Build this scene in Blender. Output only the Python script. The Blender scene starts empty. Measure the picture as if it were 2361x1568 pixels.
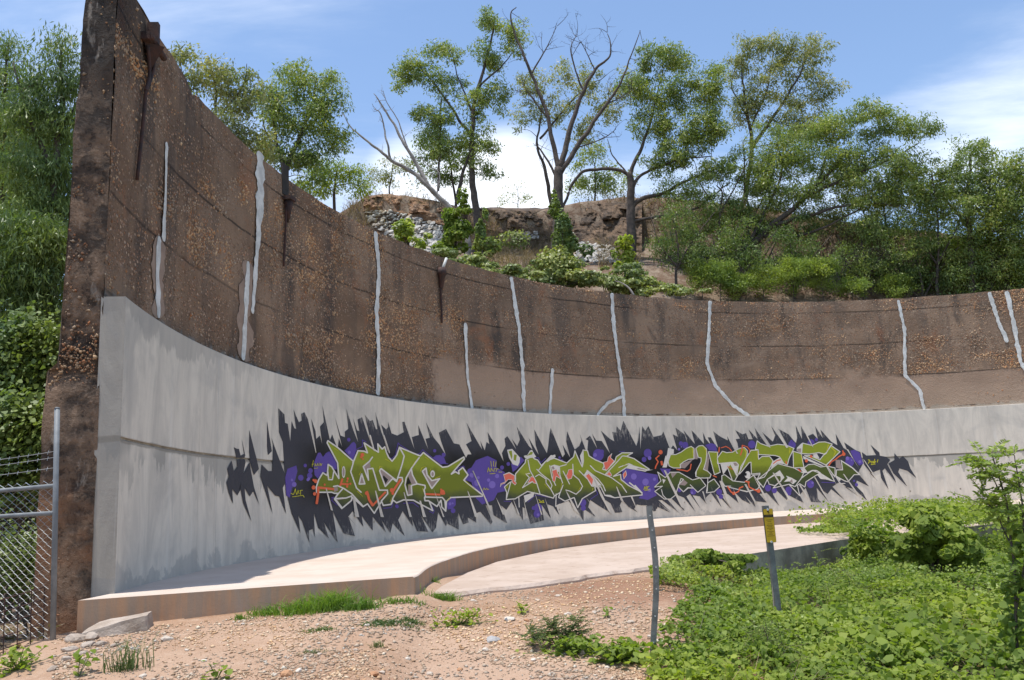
import bpy, bmesh, math, random
import numpy as np
from mathutils import Matrix, Vector
from mathutils.geometry import delaunay_2d_cdt

random.seed(7)
RNG = np.random.default_rng(11)
SC = bpy.context.scene
COL = SC.collection

# ------------------------------------------------------------------ camera, sky, sun, exposure
PW, PH = 2361.0, 1568.0                    # working pixel frame of the photograph
FOC, PITCH, ROLL, EYE = 1958.975, 0.18656, -0.04726, 0.71548
cam_d = bpy.data.cameras.new('camera')
cam_d.sensor_width = 36.0
cam_d.lens = FOC / PW * 36.0
cam_d.clip_start = 0.05
cam_d.clip_end = 3000.0
cam = bpy.data.objects.new('camera', cam_d)
COL.objects.link(cam)
cam.matrix_world = (Matrix.Translation((0, 0, EYE)) @ Matrix.Rotation(math.pi / 2 + PITCH, 4, 'X')
                    @ Matrix.Rotation(ROLL, 4, 'Z'))
SC.camera = cam

SUN_EL = math.radians(78.2)
SUN_H = Vector((-0.902, -0.431))           # horizontal direction towards the sun
SUN_ROT = math.atan2(SUN_H.x, SUN_H.y)
w = bpy.data.worlds.new('World')
SC.world = w
w.use_nodes = True
nt = w.node_tree
for n in list(nt.nodes):
    nt.nodes.remove(n)


def N(tree, typ, **kw):
    n = tree.nodes.new(typ)
    for k, v in kw.items():
        setattr(n, k, v)
    return n


def L(tree, a, b):
    tree.links.new(a, b)


def mathn(tree, op, a, b=None, clamp=False):
    n = N(tree, 'ShaderNodeMath', operation=op)
    n.use_clamp = clamp
    for i, x in enumerate((a, b)):
        if x is None:
            continue
        if isinstance(x, (int, float)):
            n.inputs[i].default_value = x
        else:
            L(tree, x, n.inputs[i])
    return n.outputs[0]


def smooth(tree, x, a, b):
    n = N(tree, 'ShaderNodeMapRange', interpolation_type='SMOOTHSTEP')
    L(tree, x, n.inputs['Value'])
    n.inputs['From Min'].default_value = a
    n.inputs['From Max'].default_value = b
    return n.outputs[0]


def noise(tree, vec, scale, detail=4, rough=0.55, dist=0.0):
    n = N(tree, 'ShaderNodeTexNoise')
    n.inputs['Scale'].default_value = scale
    n.inputs['Detail'].default_value = detail
    n.inputs['Roughness'].default_value = rough
    n.inputs['Distortion'].default_value = dist
    if vec is not None:
        L(tree, vec, n.inputs['Vector'])
    return n.outputs['Fac']


def mixc(tree, fac, a, b, mode='MIX'):
    n = N(tree, 'ShaderNodeMix', data_type='RGBA', blend_type=mode)
    for sock, x in ((n.inputs[0], fac), (n.inputs[6], a), (n.inputs[7], b)):
        if isinstance(x, (int, float)):
            sock.default_value = x
        elif isinstance(x, tuple):
            sock.default_value = (*x, 1.0)
        else:
            L(tree, x, sock)
    return n.outputs[2]


def mapping(tree, vec, scale=(1, 1, 1), loc=(0, 0, 0), rot=(0, 0, 0)):
    n = N(tree, 'ShaderNodeMapping')
    n.inputs['Scale'].default_value = scale
    n.inputs['Location'].default_value = loc
    n.inputs['Rotation'].default_value = rot
    L(tree, vec, n.inputs['Vector'])
    return n.outputs[0]


sky = N(nt, 'ShaderNodeTexSky', sky_type='NISHITA', sun_disc=False)
sky.sun_elevation = SUN_EL
sky.sun_rotation = SUN_ROT
sky.altitude = 30
sky.air_density = 1.0
sky.dust_density = 0.35
sky.ozone_density = 1.5
tc = N(nt, 'ShaderNodeTexCoord')
sep = N(nt, 'ShaderNodeSeparateXYZ')
L(nt, tc.outputs['Generated'], sep.inputs[0])
zden = mathn(nt, 'MAXIMUM', mathn(nt, 'ADD', sep.outputs['Z'], 0.08), 0.03)
cx_ = mathn(nt, 'DIVIDE', sep.outputs['X'], zden)
cy_ = mathn(nt, 'DIVIDE', sep.outputs['Y'], zden)
cmb = N(nt, 'ShaderNodeCombineXYZ')
L(nt, cx_, cmb.inputs[0])
L(nt, cy_, cmb.inputs[1])
cl_v = mapping(nt, cmb.outputs[0], scale=(0.50, 0.95, 1), loc=(1.4, 0.3, 0.0), rot=(0, 0, -0.62))
cn1 = noise(nt, cl_v, 1.15, 9, 0.60, 0.35)
cn2 = noise(nt, cl_v, 0.42, 2, 0.5, 0.0)
low = smooth(nt, sep.outputs['Z'], 0.55, 0.12)
cl_in = mathn(nt, 'ADD', mathn(nt, 'ADD', mathn(nt, 'MULTIPLY', cn1, 0.75), mathn(nt, 'MULTIPLY', cn2, 0.45)),
              mathn(nt, 'MULTIPLY', low, 0.06))
for (cu, cv), c_in, c_out, amt in (((1165, 425), 0.9996, 0.9965, 0.19), ((2360, 210), 0.9992, 0.9890, 0.10), ((960, 400), 0.9997, 0.9980, 0.10)):
    _x, _y = (cu - PW / 2) / FOC, -(cv - PH / 2) / FOC
    _x, _y = math.cos(ROLL) * _x - math.sin(ROLL) * _y, math.sin(ROLL) * _x + math.cos(ROLL) * _y
    dv = Vector((_x, math.cos(PITCH) - math.sin(PITCH) * _y, math.sin(PITCH) + math.cos(PITCH) * _y)).normalized()
    dn = N(nt, 'ShaderNodeVectorMath', operation='DOT_PRODUCT')
    L(nt, tc.outputs['Generated'], dn.inputs[0])
    dn.inputs[1].default_value = dv
    cl_in = mathn(nt, 'ADD', cl_in, mathn(nt, 'MULTIPLY', smooth(nt, dn.outputs['Value'], c_out, c_in), amt))
cl_f = mathn(nt, 'MULTIPLY', smooth(nt, cl_in, 0.62, 0.90), 0.88)
cloud_c = mixc(nt, cl_f, sky.outputs[0], (6.6, 6.8, 7.1))
bg = N(nt, 'ShaderNodeBackground')
L(nt, cloud_c, bg.inputs['Color'])
bg.inputs['Strength'].default_value = 0.134
wo = N(nt, 'ShaderNodeOutputWorld')
L(nt, bg.outputs[0], wo.inputs[0])

sun_d = bpy.data.lights.new('sun', 'SUN')
sun_d.energy = 3.0
sun_d.angle = math.radians(0.53)
sun_d.color = (1.0, 0.965, 0.91)
sun = bpy.data.objects.new('sun', sun_d)
COL.objects.link(sun)
to_sun = Vector((SUN_H.x * math.cos(SUN_EL), SUN_H.y * math.cos(SUN_EL), math.sin(SUN_EL)))
sun.rotation_euler = to_sun.to_track_quat('Z', 'Y').to_euler()
sun.location = (-6, -4, 40)

vs = SC.view_settings
vs.view_transform = 'Standard'
vs.look = 'None'
vs.exposure = 0.74
vs.gamma = 1.0
vs.use_curve_mapping = False
SC.cycles.max_bounces = 8
SC.cycles.transparent_max_bounces = 8
SC.cycles.use_denoising = True

# ------------------------------------------------------------------ helpers: pixels to rays
CP, SP = math.cos(PITCH), math.sin(PITCH)
CR, SR = math.cos(ROLL), math.sin(ROLL)
CX, CY, RAD, TH = 12.22321, 11.23987, 16.45093, 0.21407   # the round tank: centre, liner radius, liner thickness
ZTOP, ZG, ZJ = 6.78, 3.0, 1.526
RUP = RAD + TH


def ray(u, v):
    x = (u - PW / 2) / FOC
    y = -(v - PH / 2) / FOC
    x, y = CR * x - SR * y, SR * x + CR * y
    return np.array([x, CP - SP * y, SP + CP * y])


def on_z(u, v, z):
    d = ray(u, v)
    return d * ((z - EYE) / d[2]) + [0, 0, EYE]


def on_cyl(u, v, r=RAD):
    d = ray(u, v)
    a = d[0] ** 2 + d[1] ** 2
    b = -(d[0] * CX + d[1] * CY)
    c = CX * CX + CY * CY - r * r
    t = (-b + math.sqrt(max(b * b - a * c, 0))) / a
    return d * t + [0, 0, EYE]


def at_d(u, v, dist):
    d = ray(u, v)
    return d * (dist / math.hypot(d[0], d[1])) + [0, 0, EYE]


def to_sz(p, r=RAD):
    """world point on the wall -> (arc length, height)"""
    return math.atan2(p[0] - CX, p[1] - CY) * r, p[2]


def px_sz(u, v, r=RAD):
    return to_sz(on_cyl(u, v, r), r)


def cyl(th, r, z):
    return (CX + r * math.sin(th), CY + r * math.cos(th), z)


# ------------------------------------------------------------------ helpers: noise and meshes
def _hash(ix, iy, iz):
    h = (ix * 374761393 + iy * 668265263 + iz * 2147483647 + 974711) & 0xFFFFFFFF
    h = ((h ^ (h >> 13)) * 1274126177) & 0xFFFFFFFF
    return ((h ^ (h >> 16)) & 0xFFFF) / 65535.0


def vnoise(p, scale=1.0, seed=0):
    p = np.asarray(p, float) * scale + seed * 17.31
    i = np.floor(p).astype(np.int64)
    f = p - i
    f = f * f * (3 - 2 * f)
    out = 0
    for dx in (0, 1):
        for dy in (0, 1):
            for dz in (0, 1):
                wgt = (f[..., 0] if dx else 1 - f[..., 0]) * (f[..., 1] if dy else 1 - f[..., 1]) * (f[..., 2] if dz else 1 - f[..., 2])
                out = out + wgt * _hash(i[..., 0] + dx, i[..., 1] + dy, i[..., 2] + dz)
    return out


def fbm(p, scale=1.0, octv=3, seed=0):
    s, a, t = 0, 1.0, 0
    for k in range(octv):
        s = s + a * vnoise(p, scale * 2 ** k, seed + k)
        t += a
        a *= 0.5
    return s / t


def link(o, parent=None, label=None, cat=None, group=None, kind=None):
    COL.objects.link(o)
    if parent is not None:
        o.parent = parent
        o.matrix_parent_inverse = Matrix.Translation(-parent.location)
    if label:
        o['label'] = label
    if cat:
        o['category'] = cat
    if group:
        o['group'] = group
    if kind:
        o['kind'] = kind
    return o


def empty(name, loc, label, cat, group=None):
    o = bpy.data.objects.new(name, None)
    o.location = loc
    o.empty_display_size = 0.2
    return link(o, None, label, cat, group)


def obj(name, verts, faces, mat, parent=None, smooth_=False, uv=None, **kw):
    me = bpy.data.meshes.new(name)
    me.from_pydata([tuple(map(float, v)) for v in verts], [], [tuple(map(int, f)) for f in faces])
    if uv is not None:
        lay = me.uv_layers.new(name='UVMap')
        li = np.zeros(len(me.loops), np.int32)
        me.loops.foreach_get('vertex_index', li)
        lay.data.foreach_set('uv', np.asarray(uv, np.float32)[li].ravel())
    if smooth_:
        me.polygons.foreach_set('use_smooth', [True] * len(me.polygons))
    me.materials.append(mat)
    me.update()
    o = bpy.data.objects.new(name, me)
    return link(o, parent, **kw)


def obj_np(name, V, nper, mat, parent=None, smooth_=False, **kw):
    """many separate faces of nper corners each; V has shape (faces*nper, 3)"""
    V = np.asarray(V, np.float32).reshape(-1, 3)
    nv = len(V)
    nf = nv // nper
    me = bpy.data.meshes.new(name)
    me.vertices.add(nv)
    me.vertices.foreach_set('co', V.ravel())
    me.loops.add(nv)
    me.loops.foreach_set('vertex_index', np.arange(nv, dtype=np.int32))
    me.polygons.add(nf)
    me.polygons.foreach_set('loop_start', np.arange(0, nv, nper, dtype=np.int32))
    me.update(calc_edges=True)
    me.materials.append(mat)
    o = bpy.data.objects.new(name, me)
    return link(o, parent, **kw)


class MB:
    """collects shapes for one mesh"""
    def __init__(s):
        s.v, s.f = [], []

    def add(s, v, f):
        b = len(s.v)
        s.v.extend(tuple(map(float, p)) for p in v)
        s.f.extend(tuple(int(i) + b for i in q) for q in f)

    def tube(s, pts, radii, sides=6, cap=True):
        v, f = tube(pts, radii, sides, cap)
        s.add(v, f)

    def box(s, c, size, rz=0.0, rot=None):
        m = rot if rot is not None else Matrix.Rotation(rz, 3, 'Z')
        hx, hy, hz = size[0] / 2, size[1] / 2, size[2] / 2
        vs_ = [Vector(c) + m @ Vector((a * hx, b * hy, d * hz)) for a in (-1, 1) for b in (-1, 1) for d in (-1, 1)]
        s.add(vs_, [(0, 1, 3, 2), (4, 6, 7, 5), (0, 4, 5, 1), (2, 3, 7, 6), (0, 2, 6, 4), (1, 5, 7, 3)])

    def build(s, name, mat, parent=None, smooth_=False, **kw):
        return obj(name, s.v, s.f, mat, parent, smooth_, **kw)


def tube(pts, radii, sides=6, cap=True):
    pts = np.asarray(pts, float)
    n = len(pts)
    radii = np.full(n, radii) if np.isscalar(radii) else np.asarray(radii, float)
    tan = np.gradient(pts, axis=0)
    tan /= np.linalg.norm(tan, axis=1)[:, None] + 1e-9
    up = np.array([0.31, 0.17, 0.93]) if abs(tan[0] @ np.array([0.31, 0.17, 0.93])) < 0.9 else np.array([1.0, 0.1, 0])
    a = np.cross(tan, up)
    a /= np.linalg.norm(a, axis=1)[:, None] + 1e-9
    b = np.cross(tan, a)
    ang = np.linspace(0, 2 * math.pi, sides, endpoint=False)
    ring = (np.cos(ang)[None, :, None] * a[:, None, :] + np.sin(ang)[None, :, None] * b[:, None, :]) * radii[:, None, None] + pts[:, None, :]
    v = ring.reshape(-1, 3)
    f = []
    for i in range(n - 1):
        for k in range(sides):
            k2 = (k + 1) % sides
            f.append((i * sides + k, i * sides + k2, (i + 1) * sides + k2, (i + 1) * sides + k))
    if cap:
        f.append(tuple(range(sides - 1, -1, -1)))
        f.append(tuple((n - 1) * sides + k for k in range(sides)))
    return v, f


def spline(pts, n=24):
    """Catmull-Rom through the points"""
    p = np.asarray(pts, float)
    if len(p) < 3:
        return np.array([p[0] + (p[-1] - p[0]) * t for t in np.linspace(0, 1, n)])
    q = np.vstack([2 * p[0] - p[1], p, 2 * p[-1] - p[-2]])
    out = []
    segs = len(p) - 1
    for t in np.linspace(0, segs - 1e-6, n):
        i = int(t)
        f = t - i
        a, b, c, d = q[i], q[i + 1], q[i + 2], q[i + 3]
        out.append(0.5 * (2 * b + (c - a) * f + (2 * a - 5 * b + 4 * c - d) * f * f + (3 * b - a - 3 * c + d) * f ** 3))
    return np.array(out)


# ------------------------------------------------------------------ materials
def mat_new(name):
    m = bpy.data.materials.new(name)
    m.use_nodes = True
    t = m.node_tree
    b = t.nodes['Principled BSDF']
    return m, t, b


def bump(t, b, h, dist=0.01, strength=1.0):
    n = N(t, 'ShaderNodeBump')
    n.inputs['Distance'].default_value = dist
    n.inputs['Strength'].default_value = strength
    L(t, h, n.inputs['Height'])
    L(t, n.outputs[0], b.inputs['Normal'])


def mat_noise(name, c1, c2, scale=3, rough=0.85, bump_d=0.004, bscale=60, metal=0.0, c3=None, detail=6):
    m, t, b = mat_new(name)
    g = N(t, 'ShaderNodeNewGeometry').outputs['Position']
    f = noise(t, g, scale, detail, 0.6)
    col = mixc(t, smooth(t, f, 0.35, 0.65), c1, c2)
    if c3:
        col = mixc(t, smooth(t, noise(t, g, scale * 3.7, 5, 0.65), 0.55, 0.7), col, c3)
    L(t, col, b.inputs['Base Color'])
    b.inputs['Roughness'].default_value = rough
    b.inputs['Metallic'].default_value = metal
    if bump_d:
        bump(t, b, noise(t, g, bscale, 5, 0.6), bump_d)
    return m


def mat_leaf(name, cols, trans=0.35, rough=0.45, spec=0.35):
    m, t, b = mat_new(name)
    g = N(t, 'ShaderNodeNewGeometry')
    r = N(t, 'ShaderNodeValToRGB')
    els = r.color_ramp.elements
    while len(els) < len(cols):
        els.new(0.5)
    for i, c in enumerate(cols):
        els[i].position = i / max(len(cols) - 1, 1)
        els[i].color = (*c, 1)
    L(t, g.outputs['Random Per Island'], r.inputs[0])
    big = noise(t, g.outputs['Position'], 0.9, 3, 0.5)
    col = mixc(t, smooth(t, big, 0.36, 0.66), mixc(t, 1.0, r.outputs[0], (0.80, 0.84, 0.85), 'MULTIPLY'), mixc(t, 1.0, r.outputs[0], (1.30, 1.18, 0.95), 'MULTIPLY'))
    L(t, col, b.inputs['Base Color'])
    b.inputs['Roughness'].default_value = rough
    b.inputs['Specular IOR Level'].default_value = spec
    tr = N(t, 'ShaderNodeBsdfTranslucent')
    L(t, mixc(t, 1.0, col, (1.35, 1.5, 0.6), 'MULTIPLY'), tr.inputs['Color'])
    mx = N(t, 'ShaderNodeMixShader')
    mx.inputs[0].default_value = trans
    L(t, b.outputs[0], mx.inputs[1])
    L(t, tr.outputs[0], mx.inputs[2])
    L(t, mx.outputs[0], t.nodes['Material Output'].inputs[0])
    return m


def mat_flat(name, c, rough=0.7, spec=0.3, var=0.12, scale=5.0):
    m, t, b = mat_new(name)
    g = N(t, 'ShaderNodeNewGeometry').outputs['Position']
    f = noise(t, g, scale, 6, 0.65)
    lo = tuple(x * (1 - var) for x in c)
    hi = tuple(min(1, x * (1 + var)) for x in c)
    L(t, mixc(t, f, lo, hi), b.inputs['Base Color'])
    b.inputs['Roughness'].default_value = rough
    b.inputs['Specular IOR Level'].default_value = spec
    return m

# ------------------------------------------------------------------ terrain
CREST = [(250, 1150), (420, 900), (560, 650), (700, 545), (800, 485), (850, 450), (1000, 460), (1100, 482), (1250, 482),
         (1440, 456), (1700, 470), (2000, 520), (2361, 560), (3200, 620)]
CR_D = 36.0
_ca = np.array([math.atan2(*at_d(u, v, CR_D)[:2]) for u, v in CREST])
_cz = np.array([at_d(u, v, CR_D)[2] for u, v in CREST])


def sstep(x, a, b):
    t = np.clip((x - a) / (b - a), 0, 1)
    return t * t * (3 - 2 * t)


def ground_z(x, y):
    x = np.asarray(x, float)
    y = np.asarray(y, float)
    d = np.hypot(x, y)
    az = np.arctan2(x, y)
    rc = np.hypot(x - CX, y - CY)
    p = np.stack([x, y, np.zeros_like(x)], -1)
    # yard in front: gentle bank falling towards the viewer, lower ground under the creepers
    left = -0.215 + 0.035 * sstep(x, -2.4, -1.4) - 0.10 * sstep(x, -1.15, -0.75) - 0.125 * np.clip(8.5 - y, 0, 4.2) - 0.10 * sstep(-x, 3.6, 5.2)
    right = -0.66 - 0.03 * np.clip(9 - y, 0, 5)
    front = left + (right - left) * sstep(x - 0.12 * (y - 6), 0.9, 2.6)
    front = front + 0.03 * (fbm(p, 1.1, 3, 3) - 0.5)
    front = np.where(d < 4, np.minimum(front, -0.83), front)
    # land behind the wall
    cz = np.interp(az, _ca, _cz)
    dw = CX * np.sin(az) + CY * np.cos(az)
    dw = dw + np.sqrt(np.maximum(dw * dw - (CX * CX + CY * CY - 17.3 ** 2), 0))
    zb = np.interp(az, [-0.42, -0.30, -0.16, 0.0, 0.6], [-0.45, 0.5, 4.0, 5.7, 4.6])
    base = np.minimum(cz - 1.9, 14)
    t = np.clip((d - dw - 0.4) / np.maximum(CR_D - 0.8 - dw, 1), 0, 1)
    slope = zb + (base - zb) * (t ** 0.9)
    cl = sstep(d, CR_D - 1.0 + 0.7 * (fbm(p, 0.9, 2, 5) - 0.5), CR_D - 0.1)
    hill = slope + (cz - slope) * cl
    hill = hill + 0.5 * (fbm(p, 0.45, 3, 8) - 0.5) * np.clip((d - dw) / 4, 0, 1)
    hill = hill - np.clip(d - 60, 0, 1e4) * 0.02
    behind = (rc > 17.2) & (y > 7.9)
    wgt = sstep(az, -0.47, -0.40)
    hill = -0.45 + (hill + 0.45) * wgt
    hill = np.where(az > 0.75, np.minimum(hill, 6.2 - 8 * (az - 0.75)), hill)
    z = np.where(behind, hill, front)
    return z


def gz(x, y):
    return float(ground_z(np.array([x]), np.array([y]))[0])


def on_ground_many(us, vs_, dmin=3.0, dmax=60.0, start_behind=False):
    D = np.stack([ray(u, v) for u, v in zip(us, vs_)])
    D = D / np.hypot(D[:, 0], D[:, 1])[:, None]
    lo_ = np.full(len(D), dmin)
    if start_behind:
        P_ = np.stack([on_cyl(u, v, 17.5) for u, v in zip(us, vs_)])
        lo_ = np.hypot(P_[:, 0], P_[:, 1]) + 0.3
    hi_ = np.full(len(D), dmax)
    for s_ in np.linspace(1, 0, 60):
        d_ = lo_ + (dmax - lo_) * s_
        q = D * d_[:, None]
        hi_ = np.where(q[:, 2] + EYE < ground_z(q[:, 0], q[:, 1]), d_, hi_)
    a_ = np.maximum(lo_, hi_ - (dmax - lo_) / 59)
    for _ in range(9):
        m_ = (a_ + hi_) / 2
        q = D * m_[:, None]
        bl = q[:, 2] + EYE < ground_z(q[:, 0], q[:, 1])
        hi_ = np.where(bl, m_, hi_)
        a_ = np.where(bl, a_, m_)
    q = D * hi_[:, None]
    return np.column_stack([q[:, :2], ground_z(q[:, 0], q[:, 1])])


def on_ground(u, v, dmin=3.0, dmax=60.0, start_behind=False):
    return on_ground_many([u], [v], dmin, dmax, start_behind)[0]


# ---- surface materials
M = {}
m, t, b = mat_new('dirt')
g = N(t, 'ShaderNodeNewGeometry').outputs['Position']
n1 = noise(t, g, 0.8, 5, 0.6)
n2 = noise(t, g, 7.0, 6, 0.7)
n3 = noise(t, g, 45.0, 4, 0.7)
col = mixc(t, smooth(t, n1, 0.35, 0.7), (0.47, 0.315, 0.215), (0.37, 0.225, 0.14))
col = mixc(t, smooth(t, n2, 0.5, 0.75), col, (0.53, 0.38, 0.27))
col = mixc(t, smooth(t, n3, 0.60, 0.72), col, (0.56, 0.46, 0.37))
col = mixc(t, smooth(t, n3, 0.40, 0.30), col, (0.25, 0.15, 0.10))
dn = N(t, 'ShaderNodeVectorMath', operation='DISTANCE')
L(t, mapping(t, g, scale=(1, 0.8, 0)), dn.inputs[0])
dn.inputs[1].default_value = (1.15, 7.6, 0)
redp = smooth(t, mathn(t, 'ADD', dn.outputs['Value'], mathn(t, 'MULTIPLY', n2, 0.9)), 1.75, 1.15)
col = mixc(t, mathn(t, 'MULTIPLY', redp, 0.75), col, mixc(t, n3, (0.22, 0.105, 0.062), (0.34, 0.185, 0.115)))
sp = N(t, 'ShaderNodeSeparateXYZ')
L(t, g, sp.inputs[0])
lit = mixc(t, smooth(t, noise(t, g, 2.2, 6, 0.7), 0.4, 0.62), (0.17, 0.11, 0.075), (0.30, 0.235, 0.175))
lit = mixc(t, smooth(t, noise(t, g, 14, 5, 0.7), 0.5, 0.7), lit, (0.10, 0.065, 0.045))
hillf = mathn(t, 'MAXIMUM', smooth(t, sp.outputs['Z'], 1.0, 2.0), smooth(t, mathn(t, 'ADD', sp.outputs['X'], mathn(t, 'MULTIPLY', n2, 0.5)), -4.6, -4.9))
col = mixc(t, hillf, col, lit)
# leaf litter under the creepers
vf = smooth(t, mathn(t, 'SUBTRACT', sp.outputs['X'], mathn(t, 'MULTIPLY', sp.outputs['Y'], 0.12)), 1.0, 1.7)
col = mixc(t, mathn(t, 'MULTIPLY', vf, mathn(t, 'SUBTRACT', 1.0, hillf)), col, mixc(t, smooth(t, n2, 0.4, 0.6), (0.10, 0.075, 0.04), (0.06, 0.07, 0.025)))
L(t, col, b.inputs['Base Color'])
b.inputs['Roughness'].default_value = 0.95
b.inputs['Specular IOR Level'].default_value = 0.15
bump(t, b, mathn(t, 'ADD', n2, mathn(t, 'MULTIPLY', n3, 0.5)), 0.03)
M['dirt'] = m


def uvnode(t):
    return N(t, 'ShaderNodeUVMap', uv_map='UVMap').outputs[0]


def concrete_grey(name, tint=(1, 1, 1)):
    m, t, b = mat_new(name)
    uv = uvnode(t)
    s = N(t, 'ShaderNodeSeparateXYZ')
    L(t, uv, s.inputs[0])
    streak = noise(t, mapping(t, uv, scale=(2.3, 0.55, 1)), 1.0, 9, 0.70, 1.2)
    blot = noise(t, uv, 0.9, 6, 0.6, 0.4)
    fine = noise(t, uv, 26, 5, 0.7)
    a = tuple(x * y for x, y in zip((0.69, 0.625, 0.53), tint))
    c_ = tuple(x * y for x, y in zip((0.52, 0.475, 0.41), tint))
    col = mixc(t, smooth(t, streak, 0.30, 0.66), c_, a)
    col = mixc(t, mathn(t, 'MULTIPLY', smooth(t, blot, 0.50, 0.68), 0.45), col, (0.36, 0.345, 0.32))
    col = mixc(t, mathn(t, 'MULTIPLY', smooth(t, noise(t, mapping(t, uv, scale=(6, 0.2, 1)), 1.0, 6, 0.66, 0.5), 0.57, 0.72), 0.40), col, (0.66, 0.64, 0.60))
    # mortar bands left under the cold joint and under the coping line, ragged lower edges
    rag = mathn(t, 'MULTIPLY', noise(t, mapping(t, uv, scale=(2.6, 0.5, 1)), 1.0, 6, 0.65), 1.0)
    dj = mathn(t, 'SUBTRACT', ZJ, s.outputs['Y'])
    ragc = smooth(t, rag, 0.40, 0.66)
    band = mathn(t, 'MULTIPLY', smooth(t, dj, -0.03, 0.01), smooth(t, mathn(t, 'SUBTRACT', dj, mathn(t, 'MULTIPLY', ragc, 0.55)), 0.07, 0.03))
    band = mathn(t, 'MULTIPLY', band, smooth(t, noise(t, uv, 0.6, 3, 0.6), 0.36, 0.52))
    col = mixc(t, mathn(t, 'MULTIPLY', band, 0.62), col, (0.27, 0.26, 0.235))
    dt = mathn(t, 'SUBTRACT', ZG, s.outputs['Y'])
    band2 = mathn(t, 'MULTIPLY', smooth(t, mathn(t, 'SUBTRACT', dt, mathn(t, 'MULTIPLY', ragc, 0.26)), 0.12, 0.05),
                  smooth(t, mathn(t, 'ADD', s.outputs['X'], mathn(t, 'MULTIPLY', blot, 3.0)), -21.5, -24.5))
    col = mixc(t, mathn(t, 'MULTIPLY', band2, 0.55), col, (0.33, 0.31, 0.28))
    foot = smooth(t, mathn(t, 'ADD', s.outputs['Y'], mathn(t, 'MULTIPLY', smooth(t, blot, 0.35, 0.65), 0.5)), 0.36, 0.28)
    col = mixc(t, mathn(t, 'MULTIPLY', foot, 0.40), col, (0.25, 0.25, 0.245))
    col = mixc(t, mathn(t, 'MULTIPLY', smooth(t, fine, 0.62, 0.8), 0.35), col, (0.24, 0.235, 0.22))
    jl = mathn(t, 'ADD', dj, mathn(t, 'MULTIPLY', mathn(t, 'SUBTRACT', noise(t, uv, 2.2, 4, 0.6), 0.5), 0.05))
    jline = smooth(t, mathn(t, 'ABSOLUTE', mathn(t, 'SUBTRACT', jl, 0.012)), 0.042, 0.022)
    col = mixc(t, mathn(t, 'MULTIPLY', jline, 0.65), col, (0.22, 0.195, 0.16))
    drip = smooth(t, noise(t, mapping(t, uv, scale=(11, 0.12, 1), loc=(3, 0, 0)), 1.0, 4, 0.6, 0.3), 0.60, 0.72)
    col = mixc(t, mathn(t, 'MULTIPLY', drip, 0.38), col, (0.42, 0.36, 0.29))
    L(t, col, b.inputs['Base Color'])
    b.inputs['Roughness'].default_value = 0.88
    b.inputs['Specular IOR Level'].default_value = 0.2
    bump(t, b, mathn(t, 'ADD', fine, streak), 0.004)
    return m


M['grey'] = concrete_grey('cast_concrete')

# old rough concrete
m, t, b = mat_new('old_concrete')
uv = uvnode(t)
s = N(t, 'ShaderNodeSeparateXYZ')
L(t, uv, s.inputs[0])
nA = noise(t, uv, 0.55, 6, 0.6, 0.3)
nB = noise(t, mapping(t, uv, scale=(1.6, 0.22, 1)), 1.0, 7, 0.62, 0.2)
nC = noise(t, uv, 9, 6, 0.7)
vo = N(t, 'ShaderNodeTexVoronoi')
vo.inputs['Scale'].default_value = 20.0
vo.inputs['Randomness'].default_value = 1.0
L(t, uv, vo.inputs['Vector'])
vo2 = N(t, 'ShaderNodeTexVoronoi')
vo2.inputs['Scale'].default_value = 34.0
L(t, uv, vo2.inputs['Vector'])
base = mixc(t, smooth(t, nA, 0.36, 0.66), (0.190, 0.120, 0.078), (0.31, 0.208, 0.140))
base = mixc(t, mathn(t, 'MULTIPLY', smooth(t, nB, 0.44, 0.64), 0.80), base, (0.100, 0.076, 0.062))
base = mixc(t, mathn(t, 'MULTIPLY', smooth(t, nC, 0.52, 0.72), 0.45), base, (0.33, 0.225, 0.155))
wash = mathn(t, 'MULTIPLY', smooth(t, noise(t, mapping(t, uv, scale=(0.45, 0.8, 1), loc=(11, 5, 0)), 0.9, 6, 0.66, 0.5), 0.55, 0.68), smooth(t, s.outputs['X'], -27, -13))
base = mixc(t, mathn(t, 'MULTIPLY', wash, 0.6), base, (0.42, 0.30, 0.215))
base = mixc(t, mathn(t, 'MULTIPLY', smooth(t, s.outputs['X'], -20, -6), 0.22), base, (0.40, 0.285, 0.205))
stain = smooth(t, noise(t, mapping(t, uv, scale=(1.1, 0.35, 1), loc=(23, 9, 0)), 0.9, 6, 0.66, 0.4), 0.54, 0.68)
base = mixc(t, mathn(t, 'MULTIPLY', stain, 0.72), base, (0.062, 0.055, 0.050))
# pale washed band low down, and the ragged mortar along the liner top
edge = mathn(t, 'ADD', s.outputs['Y'], mathn(t, 'MULTIPLY', mathn(t, 'SUBTRACT', noise(t, mapping(t, uv, scale=(1, 0.3, 1)), 0.8, 7, 0.7), 0.5), 0.95))
pale = mathn(t, 'MULTIPLY', smooth(t, edge, 4.30, 4.08),
             smooth(t, mathn(t, 'ADD', s.outputs['X'], mathn(t, 'MULTIPLY', nC, 1.2)), -16.6, -16.0))
palec = mixc(t, smooth(t, nA, 0.35, 0.7), (0.40, 0.275, 0.195), (0.33, 0.230, 0.165))
palec = mixc(t, smooth(t, s.outputs['Y'], 3.25, 4.1), mixc(t, 0.35, palec, (0.48, 0.36, 0.265)), palec)
base = mixc(t, mathn(t, 'MULTIPLY', pale, 0.92), base, palec)
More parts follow.
